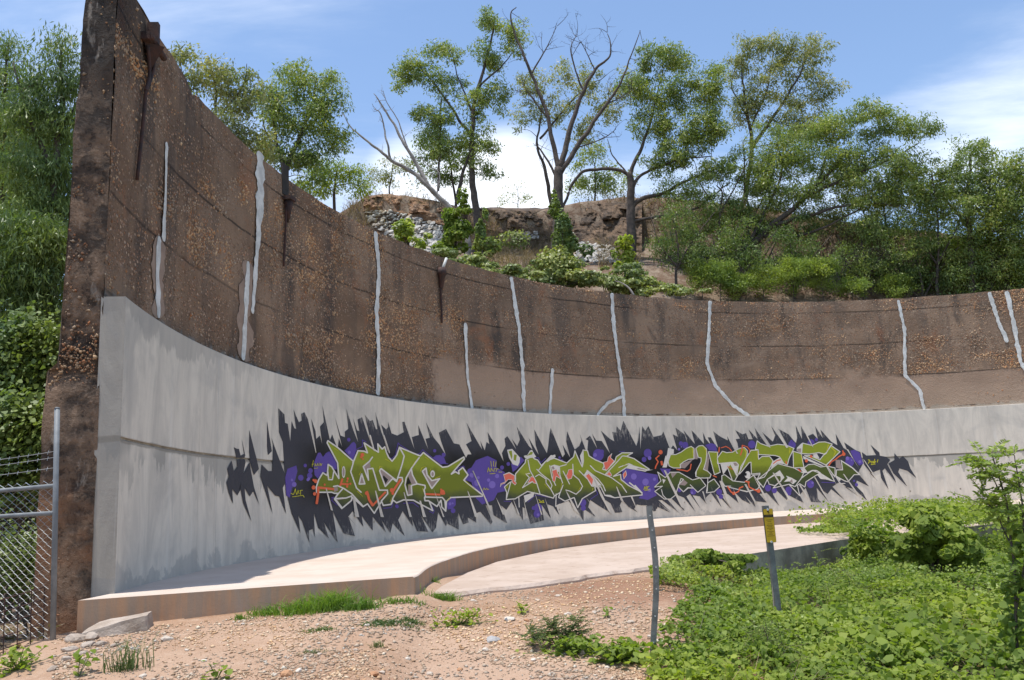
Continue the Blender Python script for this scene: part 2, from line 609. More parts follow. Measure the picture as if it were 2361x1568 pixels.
# exposed aggregate, in patches
mask = noise(t, mapping(t, uv, scale=(0.55, 1.9, 1)), 0.95, 5, 0.62, 0.3)
vod = mathn(t, 'MULTIPLY', smooth(t, vo.outputs['Distance'], 0.42, 0.24), smooth(t, mask, 0.36, 0.54))
vod = mathn(t, 'MULTIPLY', vod, mathn(t, 'SUBTRACT', 1.0, mathn(t, 'MULTIPLY', pale, 0.78)))
rp = N(t, 'ShaderNodeValToRGB')
for i, c in enumerate([(0.38, 0.165, 0.085), (0.50, 0.345, 0.235), (0.19, 0.085, 0.05), (0.62, 0.475, 0.36), (0.42, 0.22, 0.125)]):
    if i >= len(rp.color_ramp.elements):
        rp.color_ramp.elements.new(1.0)
    rp.color_ramp.elements[i].position = i / 4
    rp.color_ramp.elements[i].color = (*c, 1)
sv = N(t, 'ShaderNodeSeparateColor')
L(t, vo.outputs['Color'], sv.inputs[0])
L(t, sv.outputs[0], rp.inputs[0])
keep = mathn(t, 'GREATER_THAN', sv.outputs[1], 0.35)
pit = mathn(t, 'MULTIPLY', smooth(t, vo2.outputs['Distance'], 0.25, 0.10), mathn(t, 'SUBTRACT', 1.0, mathn(t, 'MULTIPLY', pale, 0.8)))
base = mixc(t, mathn(t, 'MULTIPLY', pit, 0.55), base, (0.045, 0.036, 0.030))
rustp = mathn(t, 'MULTIPLY', smooth(t, noise(t, mapping(t, uv, scale=(1.2, 1.0, 1), loc=(7, 3, 0)), 0.8, 5, 0.65, 0.4), 0.56, 0.70), mathn(t, 'SUBTRACT', 1.0, pale))
base = mixc(t, mathn(t, 'MULTIPLY', rustp, 0.55), base, (0.33, 0.145, 0.075))
vo3 = N(t, 'ShaderNodeTexVoronoi')
vo3.inputs['Scale'].default_value = 13.0
L(t, mapping(t, uv, scale=(1, 1.25, 1), loc=(5, 2, 0)), vo3.inputs['Vector'])
s3 = N(t, 'ShaderNodeSeparateColor')
L(t, vo3.outputs['Color'], s3.inputs[0])
g3 = mathn(t, 'MULTIPLY', mathn(t, 'MULTIPLY', smooth(t, vo3.outputs['Distance'], 0.36, 0.26), mathn(t, 'GREATER_THAN', s3.outputs[1], 0.45)), mathn(t, 'MULTIPLY', smooth(t, mask, 0.42, 0.56), mathn(t, 'SUBTRACT', 1.0, mathn(t, 'MULTIPLY', pale, 0.9))))
base = mixc(t, mathn(t, 'MULTIPLY', g3, 0.9), base, mixc(t, s3.outputs[0], (0.40, 0.19, 0.10), (0.60, 0.44, 0.32)))
base = mixc(t, mathn(t, 'MULTIPLY', mathn(t, 'MULTIPLY', vod, keep), 0.95), base, rp.outputs[0])
# lift lines of the pour
lift = N(t, 'ShaderNodeMath', operation='PINGPONG')
wob = mathn(t, 'ADD', s.outputs['Y'], mathn(t, 'MULTIPLY', mathn(t, 'SUBTRACT', noise(t, uv, 0.7, 3, 0.5), 0.5), 0.10))
L(t, mathn(t, 'ADD', wob, 0.22), lift.inputs[0])
lift.inputs[1].default_value = 0.55
ln_ = mathn(t, 'MULTIPLY', smooth(t, lift.outputs[0], 0.030, 0.006), smooth(t, noise(t, mapping(t, uv, scale=(0.35, 2, 1)), 1, 4, 0.6), 0.36, 0.55))
base = mixc(t, mathn(t, 'MULTIPLY', ln_, 0.8), base, (0.035, 0.028, 0.024))
# soot-dark upper corner at the free end
top = mathn(t, 'MULTIPLY', smooth(t, mathn(t, 'ADD', s.outputs['Y'], mathn(t, 'MULTIPLY', nA, 1.6)), 6.0, 7.2), smooth(t, mathn(t, 'ADD', s.outputs['X'], mathn(t, 'MULTIPLY', nC, 1.0)), -27.0, -28.2))
base = mixc(t, mathn(t, 'MULTIPLY', top, 0.75), base, (0.022, 0.020, 0.020))
smear = smooth(t, mathn(t, 'ADD', mathn(t, 'SUBTRACT', s.outputs['Y'], ZG), mathn(t, 'MULTIPLY', mathn(t, 'SUBTRACT', noise(t, mapping(t, uv, scale=(3, 1, 1)), 1.2, 5, 0.65), 0.5), 0.55)), 0.14, 0.06)
smc = mixc(t, smooth(t, s.outputs['X'], -18, -14), (0.22, 0.20, 0.175), (0.40, 0.33, 0.26))
base = mixc(t, mathn(t, 'MULTIPLY', smear, 0.9), base, smc)
L(t, base, b.inputs['Base Color'])
b.inputs['Roughness'].default_value = 0.95
b.inputs['Specular IOR Level'].default_value = 0.15
hgt = mathn(t, 'ADD', mathn(t, 'MULTIPLY', nC, 0.8), mathn(t, 'ADD', mathn(t, 'MULTIPLY', vod, 0.9), mathn(t, 'MULTIPLY', vo2.outputs['Distance'], -0.25)))
bump(t, b, mathn(t, 'ADD', hgt, mathn(t, 'MULTIPLY', g3, 0.7)), 0.030)
M['old'] = m

m, t, b = mat_new('weathered_end_concrete')
g = N(t, 'ShaderNodeNewGeometry').outputs['Position']
sp = N(t, 'ShaderNodeSeparateXYZ')
L(t, g, sp.inputs[0])
e1 = noise(t, g, 2.3, 7, 0.68, 0.3)
e2 = noise(t, g, 9.0, 6, 0.7)
e3 = noise(t, g, 1.1, 4, 0.6)
col = mixc(t, smooth(t, e1, 0.36, 0.62), (0.070, 0.054, 0.044), (0.25, 0.165, 0.110))
col = mixc(t, mathn(t, 'MULTIPLY', smooth(t, e2, 0.52, 0.66), 0.6), col, (0.36, 0.25, 0.175))
col = mixc(t, mathn(t, 'MULTIPLY', smooth(t, e2, 0.46, 0.36), 0.75), col, (0.032, 0.026, 0.023))
zz = mathn(t, 'ADD', sp.outputs['Z'], mathn(t, 'MULTIPLY', e3, 1.4))
col = mixc(t, mathn(t, 'MULTIPLY', smooth(t, zz, 5.0, 6.4), 0.8), col, (0.040, 0.037, 0.035))
col = mixc(t, mathn(t, 'MULTIPLY', mathn(t, 'MULTIPLY', smooth(t, zz, 2.2, 1.5), smooth(t, e3, 0.40, 0.58)), 0.7), col, (0.34, 0.165, 0.085))
col = mixc(t, mathn(t, 'MULTIPLY', smooth(t, noise(t, mapping(t, g, scale=(3, 3, 0.8)), 1.6, 5, 0.65), 0.60, 0.68), 0.6), col, (0.42, 0.36, 0.30))
L(t, col, b.inputs['Base Color'])
b.inputs['Roughness'].default_value = 0.95
b.inputs['Specular IOR Level'].default_value = 0.15
bump(t, b, mathn(t, 'ADD', e1, e2), 0.07)
M['end'] = m
M['near_black'] = mat_noise('recess_shade_concrete', (0.045, 0.036, 0.030), (0.028, 0.024, 0.021), 6, 0.95, 0.01, 30)  # flat dark tone that paints the shade of the wall recess
M['mortar'] = mat_noise('crack_sealant', (0.74, 0.725, 0.685), (0.54, 0.53, 0.50), 5, 0.85, 0.012, 30)
M['tan'] = mat_noise('tan_patch_mortar', (0.34, 0.24, 0.18), (0.26, 0.18, 0.135), 4, 0.9, 0.006, 40)
M['rust'] = mat_noise('rusted_iron', (0.075, 0.030, 0.020), (0.030, 0.018, 0.016), 9, 0.8, 0.004, 60)
M['rust2'] = mat_noise('dull_red_iron', (0.16, 0.045, 0.03), (0.06, 0.025, 0.02), 9, 0.75, 0.004, 60)
M['stone'] = mat_leaf('aggregate_stone', [(0.44, 0.21, 0.11), (0.36, 0.235, 0.16), (0.52, 0.37, 0.26), (0.24, 0.135, 0.09), (0.58, 0.45, 0.34), (0.34, 0.15, 0.08)], 0.0, 0.9, 0.1)
M['pebble'] = mat_leaf('gravel_pebble', [(0.47, 0.33, 0.23), (0.54, 0.42, 0.32), (0.37, 0.235, 0.15), (0.50, 0.37, 0.27), (0.60, 0.53, 0.45), (0.43, 0.27, 0.165), (0.34, 0.25, 0.19)], 0.0, 0.9, 0.1)

m, t, b = mat_new('platform_concrete')
g = N(t, 'ShaderNodeNewGeometry').outputs['Position']
gn = N(t, 'ShaderNodeNewGeometry').outputs['Normal']
sn = N(t, 'ShaderNodeSeparateXYZ')
L(t, gn, sn.inputs[0])
f1 = noise(t, g, 0.9, 6, 0.6)
f2 = noise(t, mapping(t, g, scale=(7, 7, 0.5)), 1.0, 6, 0.62)
f3 = noise(t, g, 40, 5, 0.7)
topc = mixc(t, smooth(t, f1, 0.32, 0.72), (0.60, 0.50, 0.42), (0.53, 0.42, 0.335))
topc = mixc(t, mathn(t, 'MULTIPLY', smooth(t, noise(t, g, 3.0, 6, 0.7), 0.56, 0.70), 0.5), topc, (0.45, 0.34, 0.265))
topc = mixc(t, mathn(t, 'MULTIPLY', smooth(t, f3, 0.6, 0.75), 0.3), topc, (0.40, 0.30, 0.23))
topc = mixc(t, mathn(t, 'MULTIPLY', smooth(t, noise(t, g, 0.55, 7, 0.7, 0.6), 0.52, 0.62), 0.35), topc, (0.66, 0.575, 0.49))
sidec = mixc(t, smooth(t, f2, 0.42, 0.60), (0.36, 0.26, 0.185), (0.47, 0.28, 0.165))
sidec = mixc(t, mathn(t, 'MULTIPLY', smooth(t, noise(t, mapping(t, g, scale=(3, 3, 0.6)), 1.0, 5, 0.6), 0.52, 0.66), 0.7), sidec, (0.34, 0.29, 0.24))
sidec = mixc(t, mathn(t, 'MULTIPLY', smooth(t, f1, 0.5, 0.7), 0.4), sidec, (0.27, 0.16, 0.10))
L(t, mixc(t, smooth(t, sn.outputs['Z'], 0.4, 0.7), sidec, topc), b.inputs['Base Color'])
b.inputs['Roughness'].default_value = 0.85
b.inputs['Specular IOR Level'].default_value = 0.2
bump(t, b, mathn(t, 'ADD', f3, f2), 0.004)
M['plat'] = m
M['slab'] = mat_noise('old_slab_concrete', (0.52, 0.41, 0.33), (0.44, 0.335, 0.26), 1.3, 0.92, 0.012, 25, c3=(0.36, 0.26, 0.195))
M['kerb'] = mat_noise('block_concrete', (0.42, 0.36, 0.275), (0.22, 0.185, 0.14), 3.0, 0.95, 0.01, 25, c3=(0.26, 0.235, 0.20))  # brown-grey blend, darker than the slab concrete
M['galv'] = mat_noise('galvanised_steel', (0.22, 0.232, 0.24), (0.155, 0.165, 0.172), 6, 0.65, 0, metal=0.2)
M['wire'] = mat_noise('galvanised_wire', (0.55, 0.56, 0.56), (0.40, 0.41, 0.41), 6, 0.4, 0, metal=0.5)

# ---- the ground sheet: rings round the viewpoint out to the far distance
az = np.concatenate([np.linspace(-math.pi, -0.72, 50, endpoint=False), np.linspace(-0.72, 0.72, 230), np.linspace(0.72, math.pi, 50)[1:]])
rr = np.concatenate([np.linspace(0.3, 5, 10, endpoint=False), np.linspace(5, 14, 90, endpoint=False), np.linspace(14, 34, 90, endpoint=False),
                     np.linspace(34, 38, 40, endpoint=False), np.geomspace(38, 1500, 40)])
AZ, RR = np.meshgrid(az, rr, indexing='ij')
X, Y = RR * np.sin(AZ), RR * np.cos(AZ)
Z = ground_z(X, Y)
rc = np.hypot(X - CX, Y - CY)
th_ = np.arctan2(X - CX, Y - CY)
Z = np.where((rc < 17.25) & (rc > np.interp(np.degrees(th_), [-101, -99, -80, -60, 40], [13.9, 13.7, 13.3, 12.9, 12.6])) & (th_ > math.radians(-100.4)) & (th_ < math.radians(95)), -0.62, Z)
na, nr = AZ.shape
idx = np.arange(na * nr).reshape(na, nr)
F = np.stack([idx[:-1, :-1], idx[:-1, 1:], idx[1:, 1:], idx[1:, :-1]], -1).reshape(-1, 4)
obj('ground', np.stack([X, Y, Z], -1).reshape(-1, 3), F, M['dirt'], smooth_=True, kind='structure')

# ---- platform: raised ring along the wall foot
PL = [(-100.9, 13.5), (-99.63, 13.51), (-97.5, 13.43), (-95.06, 13.386), (-86.8, 13.15), (-79, 13.036), (-67.1, 12.79), (-52.5, 12.345),
      (-42.5, 12.35), (-26, 12.6), (-9, 12.3), (10, 12.3), (40, 12.3)]
_pt = np.array([a for a, _ in PL])
_pr = np.array([r for _, r in PL])
ths = np.concatenate([[-101.0, -98.9, -98.2], np.linspace(-97.5, 40, 150)])
v, f = [], []
ins = np.interp(ths, _pt, _pr)
# soften the profile
for k in range(4):
    ins[2:-1] = (ins[1:-2] + 2 * ins[2:-1] + ins[3:]) / 4
for a, r_ in zip(ths, ins):
    a2 = math.radians(a)
    jit = 0.006 * (vnoise(np.array([a * 1.3, 0, 0])) - 0.5)
    ang_out = a2 if a > -100.9 else a2 - math.radians(0.05)
    ro = RAD + (0.17 if a < -99 else 0.02)
    if a < -100.9:      # the free end runs slightly askew
        r_ += 0.03
        an = [math.radians(-100.98 + (16.6 - q) / 3.1 * 1.35) for q in (r_, r_, r_ + 0.012, 15.0, ro, ro)]
    else:
        an = [a2] * 6
    v += [cyl(an[0], r_, -0.6), cyl(an[1], r_, -0.012), cyl(an[2], r_ + 0.012 + jit, 0.0), cyl(an[3], 15.0, 0.0), cyl(an[4], ro, 0.0), cyl(an[5], ro, -0.6)]
n = len(ths)
for i in range(n - 1):
    for k in range(5):
        f.append((i * 6 + k, i * 6 + k + 1, (i + 1) * 6 + k + 1, (i + 1) * 6 + k))
f.append((5, 4, 3, 2, 1, 0))
obj('platform', v, f, M['plat'], kind='structure')

# ---- lower slab with a broken front edge, and its deep right-hand kerb face
fe = [(-1.105, 9.20), (-0.75, 9.42), (-0.35, 9.75), (-0.1, 9.86), (0.247, 10.2), (0.55, 10.45), (0.8, 10.8), (1.127, 11.18), (1.35, 11.25), (1.537, 11.43),
      (2.0, 11.75), (2.6, 12.25), (3.3, 12.89), (4.4, 14.0), (5.525, 15.185)]
fe2 = []
for (a, b_), (c, d) in zip(fe[:-1], fe[1:]):
    k = max(2, int(math.hypot(c - a, d - b_) / 0.12))
    for q in range(k):
        tt = q / k
        x, y = a + (c - a) * tt, b_ + (d - b_) * tt
        amp = 0.10 if x < 3.0 else 0.015
        nn = fbm(np.array([x * 4, y * 4, 0.0]), 1.0, 3, 2) - 0.5
        fe2.append((x - nn * amp, y + nn * amp))
fe2.append(fe[-1])
back = [(9.0, 17.5), (12.2, 20.0), (12.2, 24.2), (6.6, 22.9), (2.6, 19.0), (0.6, 16.4), (-0.4, 13.8), (-0.75, 12.0), (-0.95, 10.2), (-0.98, 9.3)]
nfe = len(fe2)
bm = bmesh.new()
tv = [bm.verts.new((x, y, -0.22)) for x, y in fe2 + back]
bm.faces.new(tv)
lo = []
for i, (x, y) in enumerate(fe2):
    o_ = 0.02 + 0.03 * vnoise(np.array([x * 9, y * 9, 0.0])) if x < 3 else 0.0
    lo.append((bm.verts.new((x + o_ * 0.6, y - o_ * 0.7, -0.255 if x < 3 else -0.235)), bm.verts.new((x + 0.0, y + 0.02, -1.0))))
for i in range(nfe - 1):
    bm.faces.new((tv[i + 1], tv[i], lo[i][0], lo[i + 1][0]))
    bm.faces.new((lo[i + 1][0], lo[i][0], lo[i][1], lo[i + 1][1]))
for i in range(nfe - 1, nfe + 2):
    a_, b2_ = tv[i], tv[i + 1]
    c1, c2 = bm.verts.new((a_.co.x, a_.co.y, -1.0)), bm.verts.new((b2_.co.x, b2_.co.y, -1.0))
    bm.faces.new((b2_, a_, c1, c2))
bmesh.ops.triangulate(bm, faces=[q for q in bm.faces if len(q.verts) > 4])
bmesh.ops.recalc_face_normals(bm, faces=bm.faces)
me = bpy.data.meshes.new('slab')
bm.to_mesh(me)
bm.free()
me.materials.append(M['slab'])
me.materials.append(M['kerb'])
for p_ in me.polygons:
    if p_.center.x > 3.05 and abs(p_.normal.z) < 0.7:
        p_.material_index = 1
link(bpy.data.objects.new('slab', me), kind='structure')

# ------------------------------------------------------------------ the round wall
WALL = empty('tank_wall', cyl(math.radians(-60), RAD + 0.3, -0.2),
             'tall curved wall of rough brown concrete with a pale grey lower band and graffiti', 'wall')
TH0 = math.radians(-99.15)
TH1 = math.radians(38)


def top_z(a):
    d = math.degrees(a)
    z = ZTOP + 0.05 * (fbm(np.array([d * 0.9, 0.0, 0.0]), 1.0, 3, 4) - 0.5)
    if d < -89.3:
        z += 0.10 * min(1, (-89.3 - d) / 3)
    z -= 0.10 * math.exp(-((d + 89.6) / 0.5) ** 2)
    return z


na = 330
angs = np.linspace(TH0, TH1, na)
zs = np.concatenate([np.array([-0.5, 0.5, 1.5, 2.5]), np.linspace(2.9, 6.6, 36), [1.0]])   # last row is the top edge
V, UV, F = [], [], []
nz = len(zs)
tops = np.array([top_z(a) for a in angs])
AA, ZZ = np.meshgrid(angs, zs, indexing='ij')
ZZ[:, -1] = tops
rr2 = RUP + 0.05 * (fbm(np.stack([AA * RUP * 1.7, ZZ * 1.7, 0 * AA], -1), 1.0, 4, 6) - 0.5)
rr2[:, -1] += 0.03 * (vnoise(np.stack([AA[:, -1] * RUP * 4, 0 * AA[:, -1] + 3, 0 * AA[:, -1]], -1)) - 0.3)
V = np.stack([CX + rr2 * np.sin(AA), CY + rr2 * np.cos(AA), ZZ], -1).reshape(-1, 3)
UV = np.stack([AA * RUP, ZZ], -1).reshape(-1, 2)
for i in range(na - 1):
    for k in range(nz - 1):
        F.append((i * nz + k, i * nz + k + 1, (i + 1) * nz + k + 1, (i + 1) * nz + k))
obj('inner_face', V, F, M['old'], WALL, smooth_=True, uv=UV)


def thick(z):
    return 0.31 + 0.025 * (ZTOP - z) if z > 2.25 else 0.51 + 0.01 * (2.25 - z)


# top, back and free end
V, UV, F = [], [], []
bz = [ZTOP, 5.5, 4.2, 3.0, 2.26, 2.24, 1.0, -0.6]
for i, a in enumerate(angs):
    zt = top_z(a)
    V.append(cyl(a, RUP + 0.01, zt - 0.003))
    UV.append((a * RUP, zt))
    for k, z in enumerate(bz):
        zz = zt - 0.01 if k == 0 else z
        V.append(cyl(a, RUP + thick(z) + 0.02 * (vnoise(np.array([a * 30, z * 3, 1.0])) - 0.5), zz))
        UV.append((a * RUP + 40, zz))
st = len(bz) + 1
for i in range(na - 1):
    for k in range(st - 1):
        F.append((i * st + k, (i + 1) * st + k, (i + 1) * st + k + 1, i * st + k + 1))
obj('back_face', V, F, M['old'], WALL, smooth_=False, uv=UV)

# free end: rough face with ledges
V, UV, F = [], [], []
nx, nz2 = 12, 90
for k in range(nz2 + 1):
    z = -0.6 + (top_z(TH0) + 0.6) * k / nz2
    tk = thick(z)
    for i in range(nx + 1):
        q = i / nx
        r = RUP + tk * q
        nn = fbm(np.array([r * 3.2, z * 3.2, 5.0]), 1.0, 4, 9) - 0.5
        big = fbm(np.array([r * 1.3, z * 0.9, 9.0]), 1.0, 2, 12) - 0.5
        off = 0.10 * nn + 0.10 * big
        off *= min(1, 6 * q + 0.25)
        if 0 < i < nx and abs(z - 2.25) < 0.07:
            off += 0.06
        edge = 0.05 * (fbm(np.array([z * 3.5, 2.0, 0.0]), 1.0, 3, 14) - 0.5) if i in (0, nx) else 0.0
        p = np.array(cyl(TH0, r + edge * (0.4 if i == 0 else 1), z))
        tang = np.array([math.cos(TH0), -math.sin(TH0), 0])
        V.append(p - tang * (0.01 + max(-0.07, -off)))
        UV.append((-28.6 - q * tk, z))
for k in range(nz2):
    for i in range(nx):
        a = k * (nx + 1) + i
        F.append((a, a + 1, a + nx + 2, a + nx + 1))
obj('end_face', V, F, M['end'], WALL, smooth_=True, uv=UV, label='crumbling dark end of the wall with exposed cobbles')

# smooth liner: bays of two lifts with a recessed cold joint
BAYS = [px_sz(280, 1015)[0], px_sz(497, 1300)[0], px_sz(1476, 1100)[0], px_sz(2008, 1100)[0], px_sz(2700, 1100)[0], math.radians(38) * RAD]
BAYS[0] = TH0 * RAD + 0.005
for lift_n, (za, zb_) in enumerate([(-0.02, ZJ - 0.011), (ZJ + 0.011, ZG)]):
    for s0, s1 in zip(BAYS[:-1], BAYS[1:]):
        k = max(3, int((s1 - s0) / 0.14))
        V, UV, F = [], [], []
        zz = [za, za + 0.004] + list(np.linspace(za + 0.3, zb_ - 0.03, 7)) + [zb_ - 0.008, zb_]
        for i in range(k + 1):
            s_ = s0 + 0.002 + (s1 - s0 - 0.004) * i / k
            a = s_ / RAD
            for j, z in enumerate(zz):
                r = RAD - (0.006 if lift_n else 0.0)
                if j in (0, len(zz) - 1) or i in (0, k):
                    r += 0.008
                V.append(cyl(a, r, z))
                UV.append((s_, z))
            V.append(cyl(a, RUP + 0.03, zb_ + (0.015 if lift_n else 0)))
            UV.append((s_, zb_))
        m_ = len(zz) + 1
        for i in range(k):
            for j in range(m_ - 1):
                F.append((i * m_ + j, i * m_ + j + 1, (i + 1) * m_ + j + 1, (i + 1) * m_ + j))
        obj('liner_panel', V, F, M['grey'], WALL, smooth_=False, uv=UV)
# liner return at the free end
V, UV, F = [], [], []
for k, z in enumerate(np.linspace(-0.02, ZG, 20)):
    for i in range(4):
        r = RAD - 0.004 + (TH + 0.03) * i / 3
        nn = 0.006 * (vnoise(np.array([z * 5, i, 0.0])) - 0.5)
        a = TH0 - 0.0002
        p = np.array(cyl(a, r, z)) - np.array([math.cos(a), -math.sin(a), 0]) * (0.004 + nn)
        V.append(p)
        UV.append((-28.6 + i * 0.08 + 60, z))
for k in range(19):
    for i in range(3):
        a = k * 4 + i
        F.append((a, a + 1, a + 5, a + 4))
M['grey_shade'] = concrete_grey('cast_concrete_shaded', (0.58, 0.585, 0.59))  # liner concrete tinted darker, so the return's shade is in its colour
obj('liner_return', V, F, M['grey_shade'], WALL, uv=UV)
# dark backing in the joint recess
V, F = [], []
sa = np.arange(TH0 * RAD, math.radians(38) * RAD, 0.15)
for s_ in sa:
    V += [cyl(s_ / RAD, RAD + 0.015, ZJ - 0.03), cyl(s_ / RAD, RAD + 0.015, ZJ + 0.03)]
for i in range(len(sa) - 1):
    F.append((2 * i, 2 * i + 1, 2 * i + 3, 2 * i + 2))
obj('joint_recess', V, F, M['kerb'], WALL)
# tie holes low on the liner
for u in (862, 1005, 1119, 1290, 1426, 1580, 1640, 1758, 1872, 1990, 2105, 2222):
    p0 = px_sz(u, 1180)
    a = p0[0] / RAD
    vv = []
    for k in range(8):
        q = k * math.pi / 4
        vv.append(cyl(a + 0.028 * math.cos(q) / RAD, RAD - 0.0025, 0.42 + 0.028 * math.sin(q)))
    vv.append(cyl(a, RAD + 0.0, 0.42))
    obj('tie_hole', vv, [(k, (k + 1) % 8, 8) for k in range(8)], M['kerb'], WALL)


# crack sealant lines
def ribbon_sz(pts, w, r, wob=0.25, seed=0, step=0.06):
    """ribbon along (s,z) points with a wandering edge -> verts, faces"""
    P = np.asarray(pts, float)
    seg = np.hypot(*np.diff(P, axis=0).T)
    cum = np.concatenate([[0], np.cumsum(seg)])
    k = max(2, int(cum[-1] / step))
    tt = np.linspace(0, cum[-1], k + 1)
    S = np.interp(tt, cum, P[:, 0])
    Zz = np.interp(tt, cum, P[:, 1])
    W = np.interp(tt, cum, w) if not np.isscalar(w) else np.full(k + 1, w)
    tx, tz = np.gradient(S), np.gradient(Zz)
    ln = np.hypot(tx, tz) + 1e-9
    nx_, nz_ = -tz / ln, tx / ln
    rr_ = np.random.default_rng(seed)
    W = W * (0.80 + 0.40 * np.interp(np.arange(k + 1), np.linspace(0, k, max(3, k // 5)), rr_.random(max(3, k // 5))))
    W[0] *= 0.5
    W[-1] *= 0.4
    n1 = np.convolve(rr_.random(k + 5), np.ones(3) / 3, 'valid')[:k + 1] - 0.5
    n2 = np.convolve(rr_.random(k + 5), np.ones(3) / 3, 'valid')[:k + 1] - 0.5
    V = []
    for i in range(k + 1):
        wl = W[i] * (0.5 + wob * 1.6 * n1[i])
        wr = W[i] * (0.5 + wob * 1.6 * n2[i])
        for o, bulge in ((wl, -0.004), (wl * 0.5, 0.001), (-wr * 0.5, 0.001), (-wr, -0.004)):
            s_ = S[i] + nx_[i] * o
            V.append(cyl(s_ / r, r - bulge, Zz[i] + nz_[i] * o))
    F = []
    for i in range(k):
        for j in range(3):
            F.append((i * 4 + j, i * 4 + j + 1, i * 4 + j + 5, i * 4 + j + 4))
    return V, F


CRACKS = [([(383, 332), (381, 430), (376, 560)], 8), ([(366, 548), (362, 640), (365, 735)], 11),
          ([(598, 352), (600, 430), (596, 540), (590, 610), (582, 725)], 17), ([(572, 605), (568, 690), (560, 832)], 12),
          ([(865, 535), (872, 600), (874, 640), (868, 720), (873, 800), (872, 912)], 11), ([(1073, 745), (1075, 800), (1078, 870), (1089, 943)], 9),
          ([(1179, 639), (1186, 690), (1197, 760), (1204, 840), (1209, 950)], 11), ([(1274, 850), (1270, 910), (1268, 955)], 9),
          ([(1411, 676), (1414, 740), (1424, 820), (1436, 900), (1440, 962)], 11), ([(1434, 915), (1400, 930), (1376, 958)], 7),
          ([(1637, 694), (1634, 770), (1630, 840), (1650, 890), (1690, 935), (1728, 961)], 10), ([(2070, 692), (2085, 760), (2086, 865), (2120, 900), (2130, 945)], 9),
          ([(2280, 674), (2300, 740), (2322, 790)], 10), ([(2320, 672), (2335, 740), (2352, 835), (2375, 870)], 10)]
for ci, (pts, wd) in enumerate(CRACKS):
    sz = [px_sz(u, v_, RUP) for u, v_ in pts]
    pm = on_cyl(*pts[len(pts) // 2], RUP)
    mpp = math.hypot(pm[0], pm[1]) / FOC
    # foreshortening of the wall at this place
    nrm = np.array([CX - pm[0], CY - pm[1]]) / RUP
    vd = np.array([pm[0], pm[1]]) / math.hypot(pm[0], pm[1])
    wm = 0.78 * wd * mpp / max(0.25, abs(nrm @ vd))
    if ci < 4:
        v_, f_ = ribbon_sz(sz, wm * 2.6, RUP - 0.018, 0.5, 50 + ci)
        obj('patch_mortar', v_, f_, M['tan'], WALL, smooth_=True) if ci in (1, 3) else None
    w0 = wm if ci != 2 else np.array([1.7, 1.6, 1.0, 0.8, 0.6]) * wm
    if ci == 2:
        w0 = np.interp(np.linspace(0, 1, len(pts)), np.linspace(0, 1, 5), w0)
    v_, f_ = ribbon_sz(sz, w0 * 0.9 if np.isscalar(w0) else w0 * 0.8, RUP - 0.029, 0.30, ci, 0.04)
    obj('crack_sealant', v_, f_, M['mortar'], WALL, smooth_=True)


# exposed cobbles and gravel standing proud of the old concrete
def stones_obj(name, P, Nrm, size, mat, parent=None, seed=0, squash=0.55, **kw):
    # shared corners so that every stone is one island
    rg = np.random.default_rng(seed)
    n = len(P)
    if n == 0:
        return None
    a = np.cross(Nrm, rg.normal(size=(n, 3)))
    a /= np.linalg.norm(a, axis=1)[:, None] + 1e-9
    b_ = np.cross(Nrm, a)
    size = np.broadcast_to(size, (n,))
    sx = (size * (0.7 + 0.6 * rg.random(n)))[:, None]
    sy = (size * (0.55 + 0.5 * rg.random(n)))[:, None]
    sz_ = (size * squash * (0.6 + 0.8 * rg.random(n)))[:, None]
    j = lambda: (rg.random((n, 1)) - 0.5) * 0.6
    six = np.stack([P + a * sx + b_ * sy * j(), P + b_ * sy + a * sx * j(), P - a * sx + b_ * sy * j(), P - b_ * sy + a * sx * j(),
                    P + Nrm * sz_ + a * sx * j(), P - Nrm * sz_ * 0.6], 1).reshape(-1, 3)
    tri = np.array([(0, 1, 4), (1, 2, 4), (2, 3, 4), (3, 0, 4), (1, 0, 5), (2, 1, 5), (3, 2, 5), (0, 3, 5)])
    F = (np.arange(n)[:, None, None] * 6 + tri[None]).reshape(-1, 3)
    me = bpy.data.meshes.new(name)
    me.vertices.add(len(six))
    me.vertices.foreach_set('co', six.astype(np.float32).ravel())
    me.loops.add(F.size)
    me.loops.foreach_set('vertex_index', F.astype(np.int32).ravel())
    me.polygons.add(len(F))
    me.polygons.foreach_set('loop_start', np.arange(0, F.size, 3, dtype=np.int32))
    me.update(calc_edges=True)
    me.materials.append(mat)
    return link(bpy.data.objects.new(name, me), parent, **kw)


n = 130000
a = TH0 + (math.radians(20) - TH0) * RNG.random(n) ** 1.15
z = 3.1 + (ZTOP - 3.12) * RNG.random(n)
pp = np.stack([a * RUP * 0.5, z * 1.9 + 0.25 * np.sin(a * 9), np.zeros(n)], -1)
mk = fbm(pp, 0.75, 4, 21) + 0.10 * (fbm(pp, 4.0, 2, 5) - 0.5)
palez = (z < 4.2) & (a > math.radians(-58))
keep = (mk + 0.13 * (RNG.random(n) - 0.5) > 0.535) & (~palez | (RNG.random(n) < 0.05)) | (RNG.random(n) < 0.035) & ~palez
a, z = a[keep], z[keep]
P = np.stack([CX + (RUP - 0.0) * np.sin(a), CY + (RUP - 0.0) * np.cos(a), z], -1)
Nr = np.stack([-np.sin(a), -np.cos(a), np.zeros_like(a)], -1)
sz_ = 0.009 + 0.026 * RNG.random(len(a)) ** 2.2
stones_obj('exposed_aggregate', P - Nr * 0.004, Nr, sz_, M['stone'], WALL, 3, 0.6, kind='stuff')
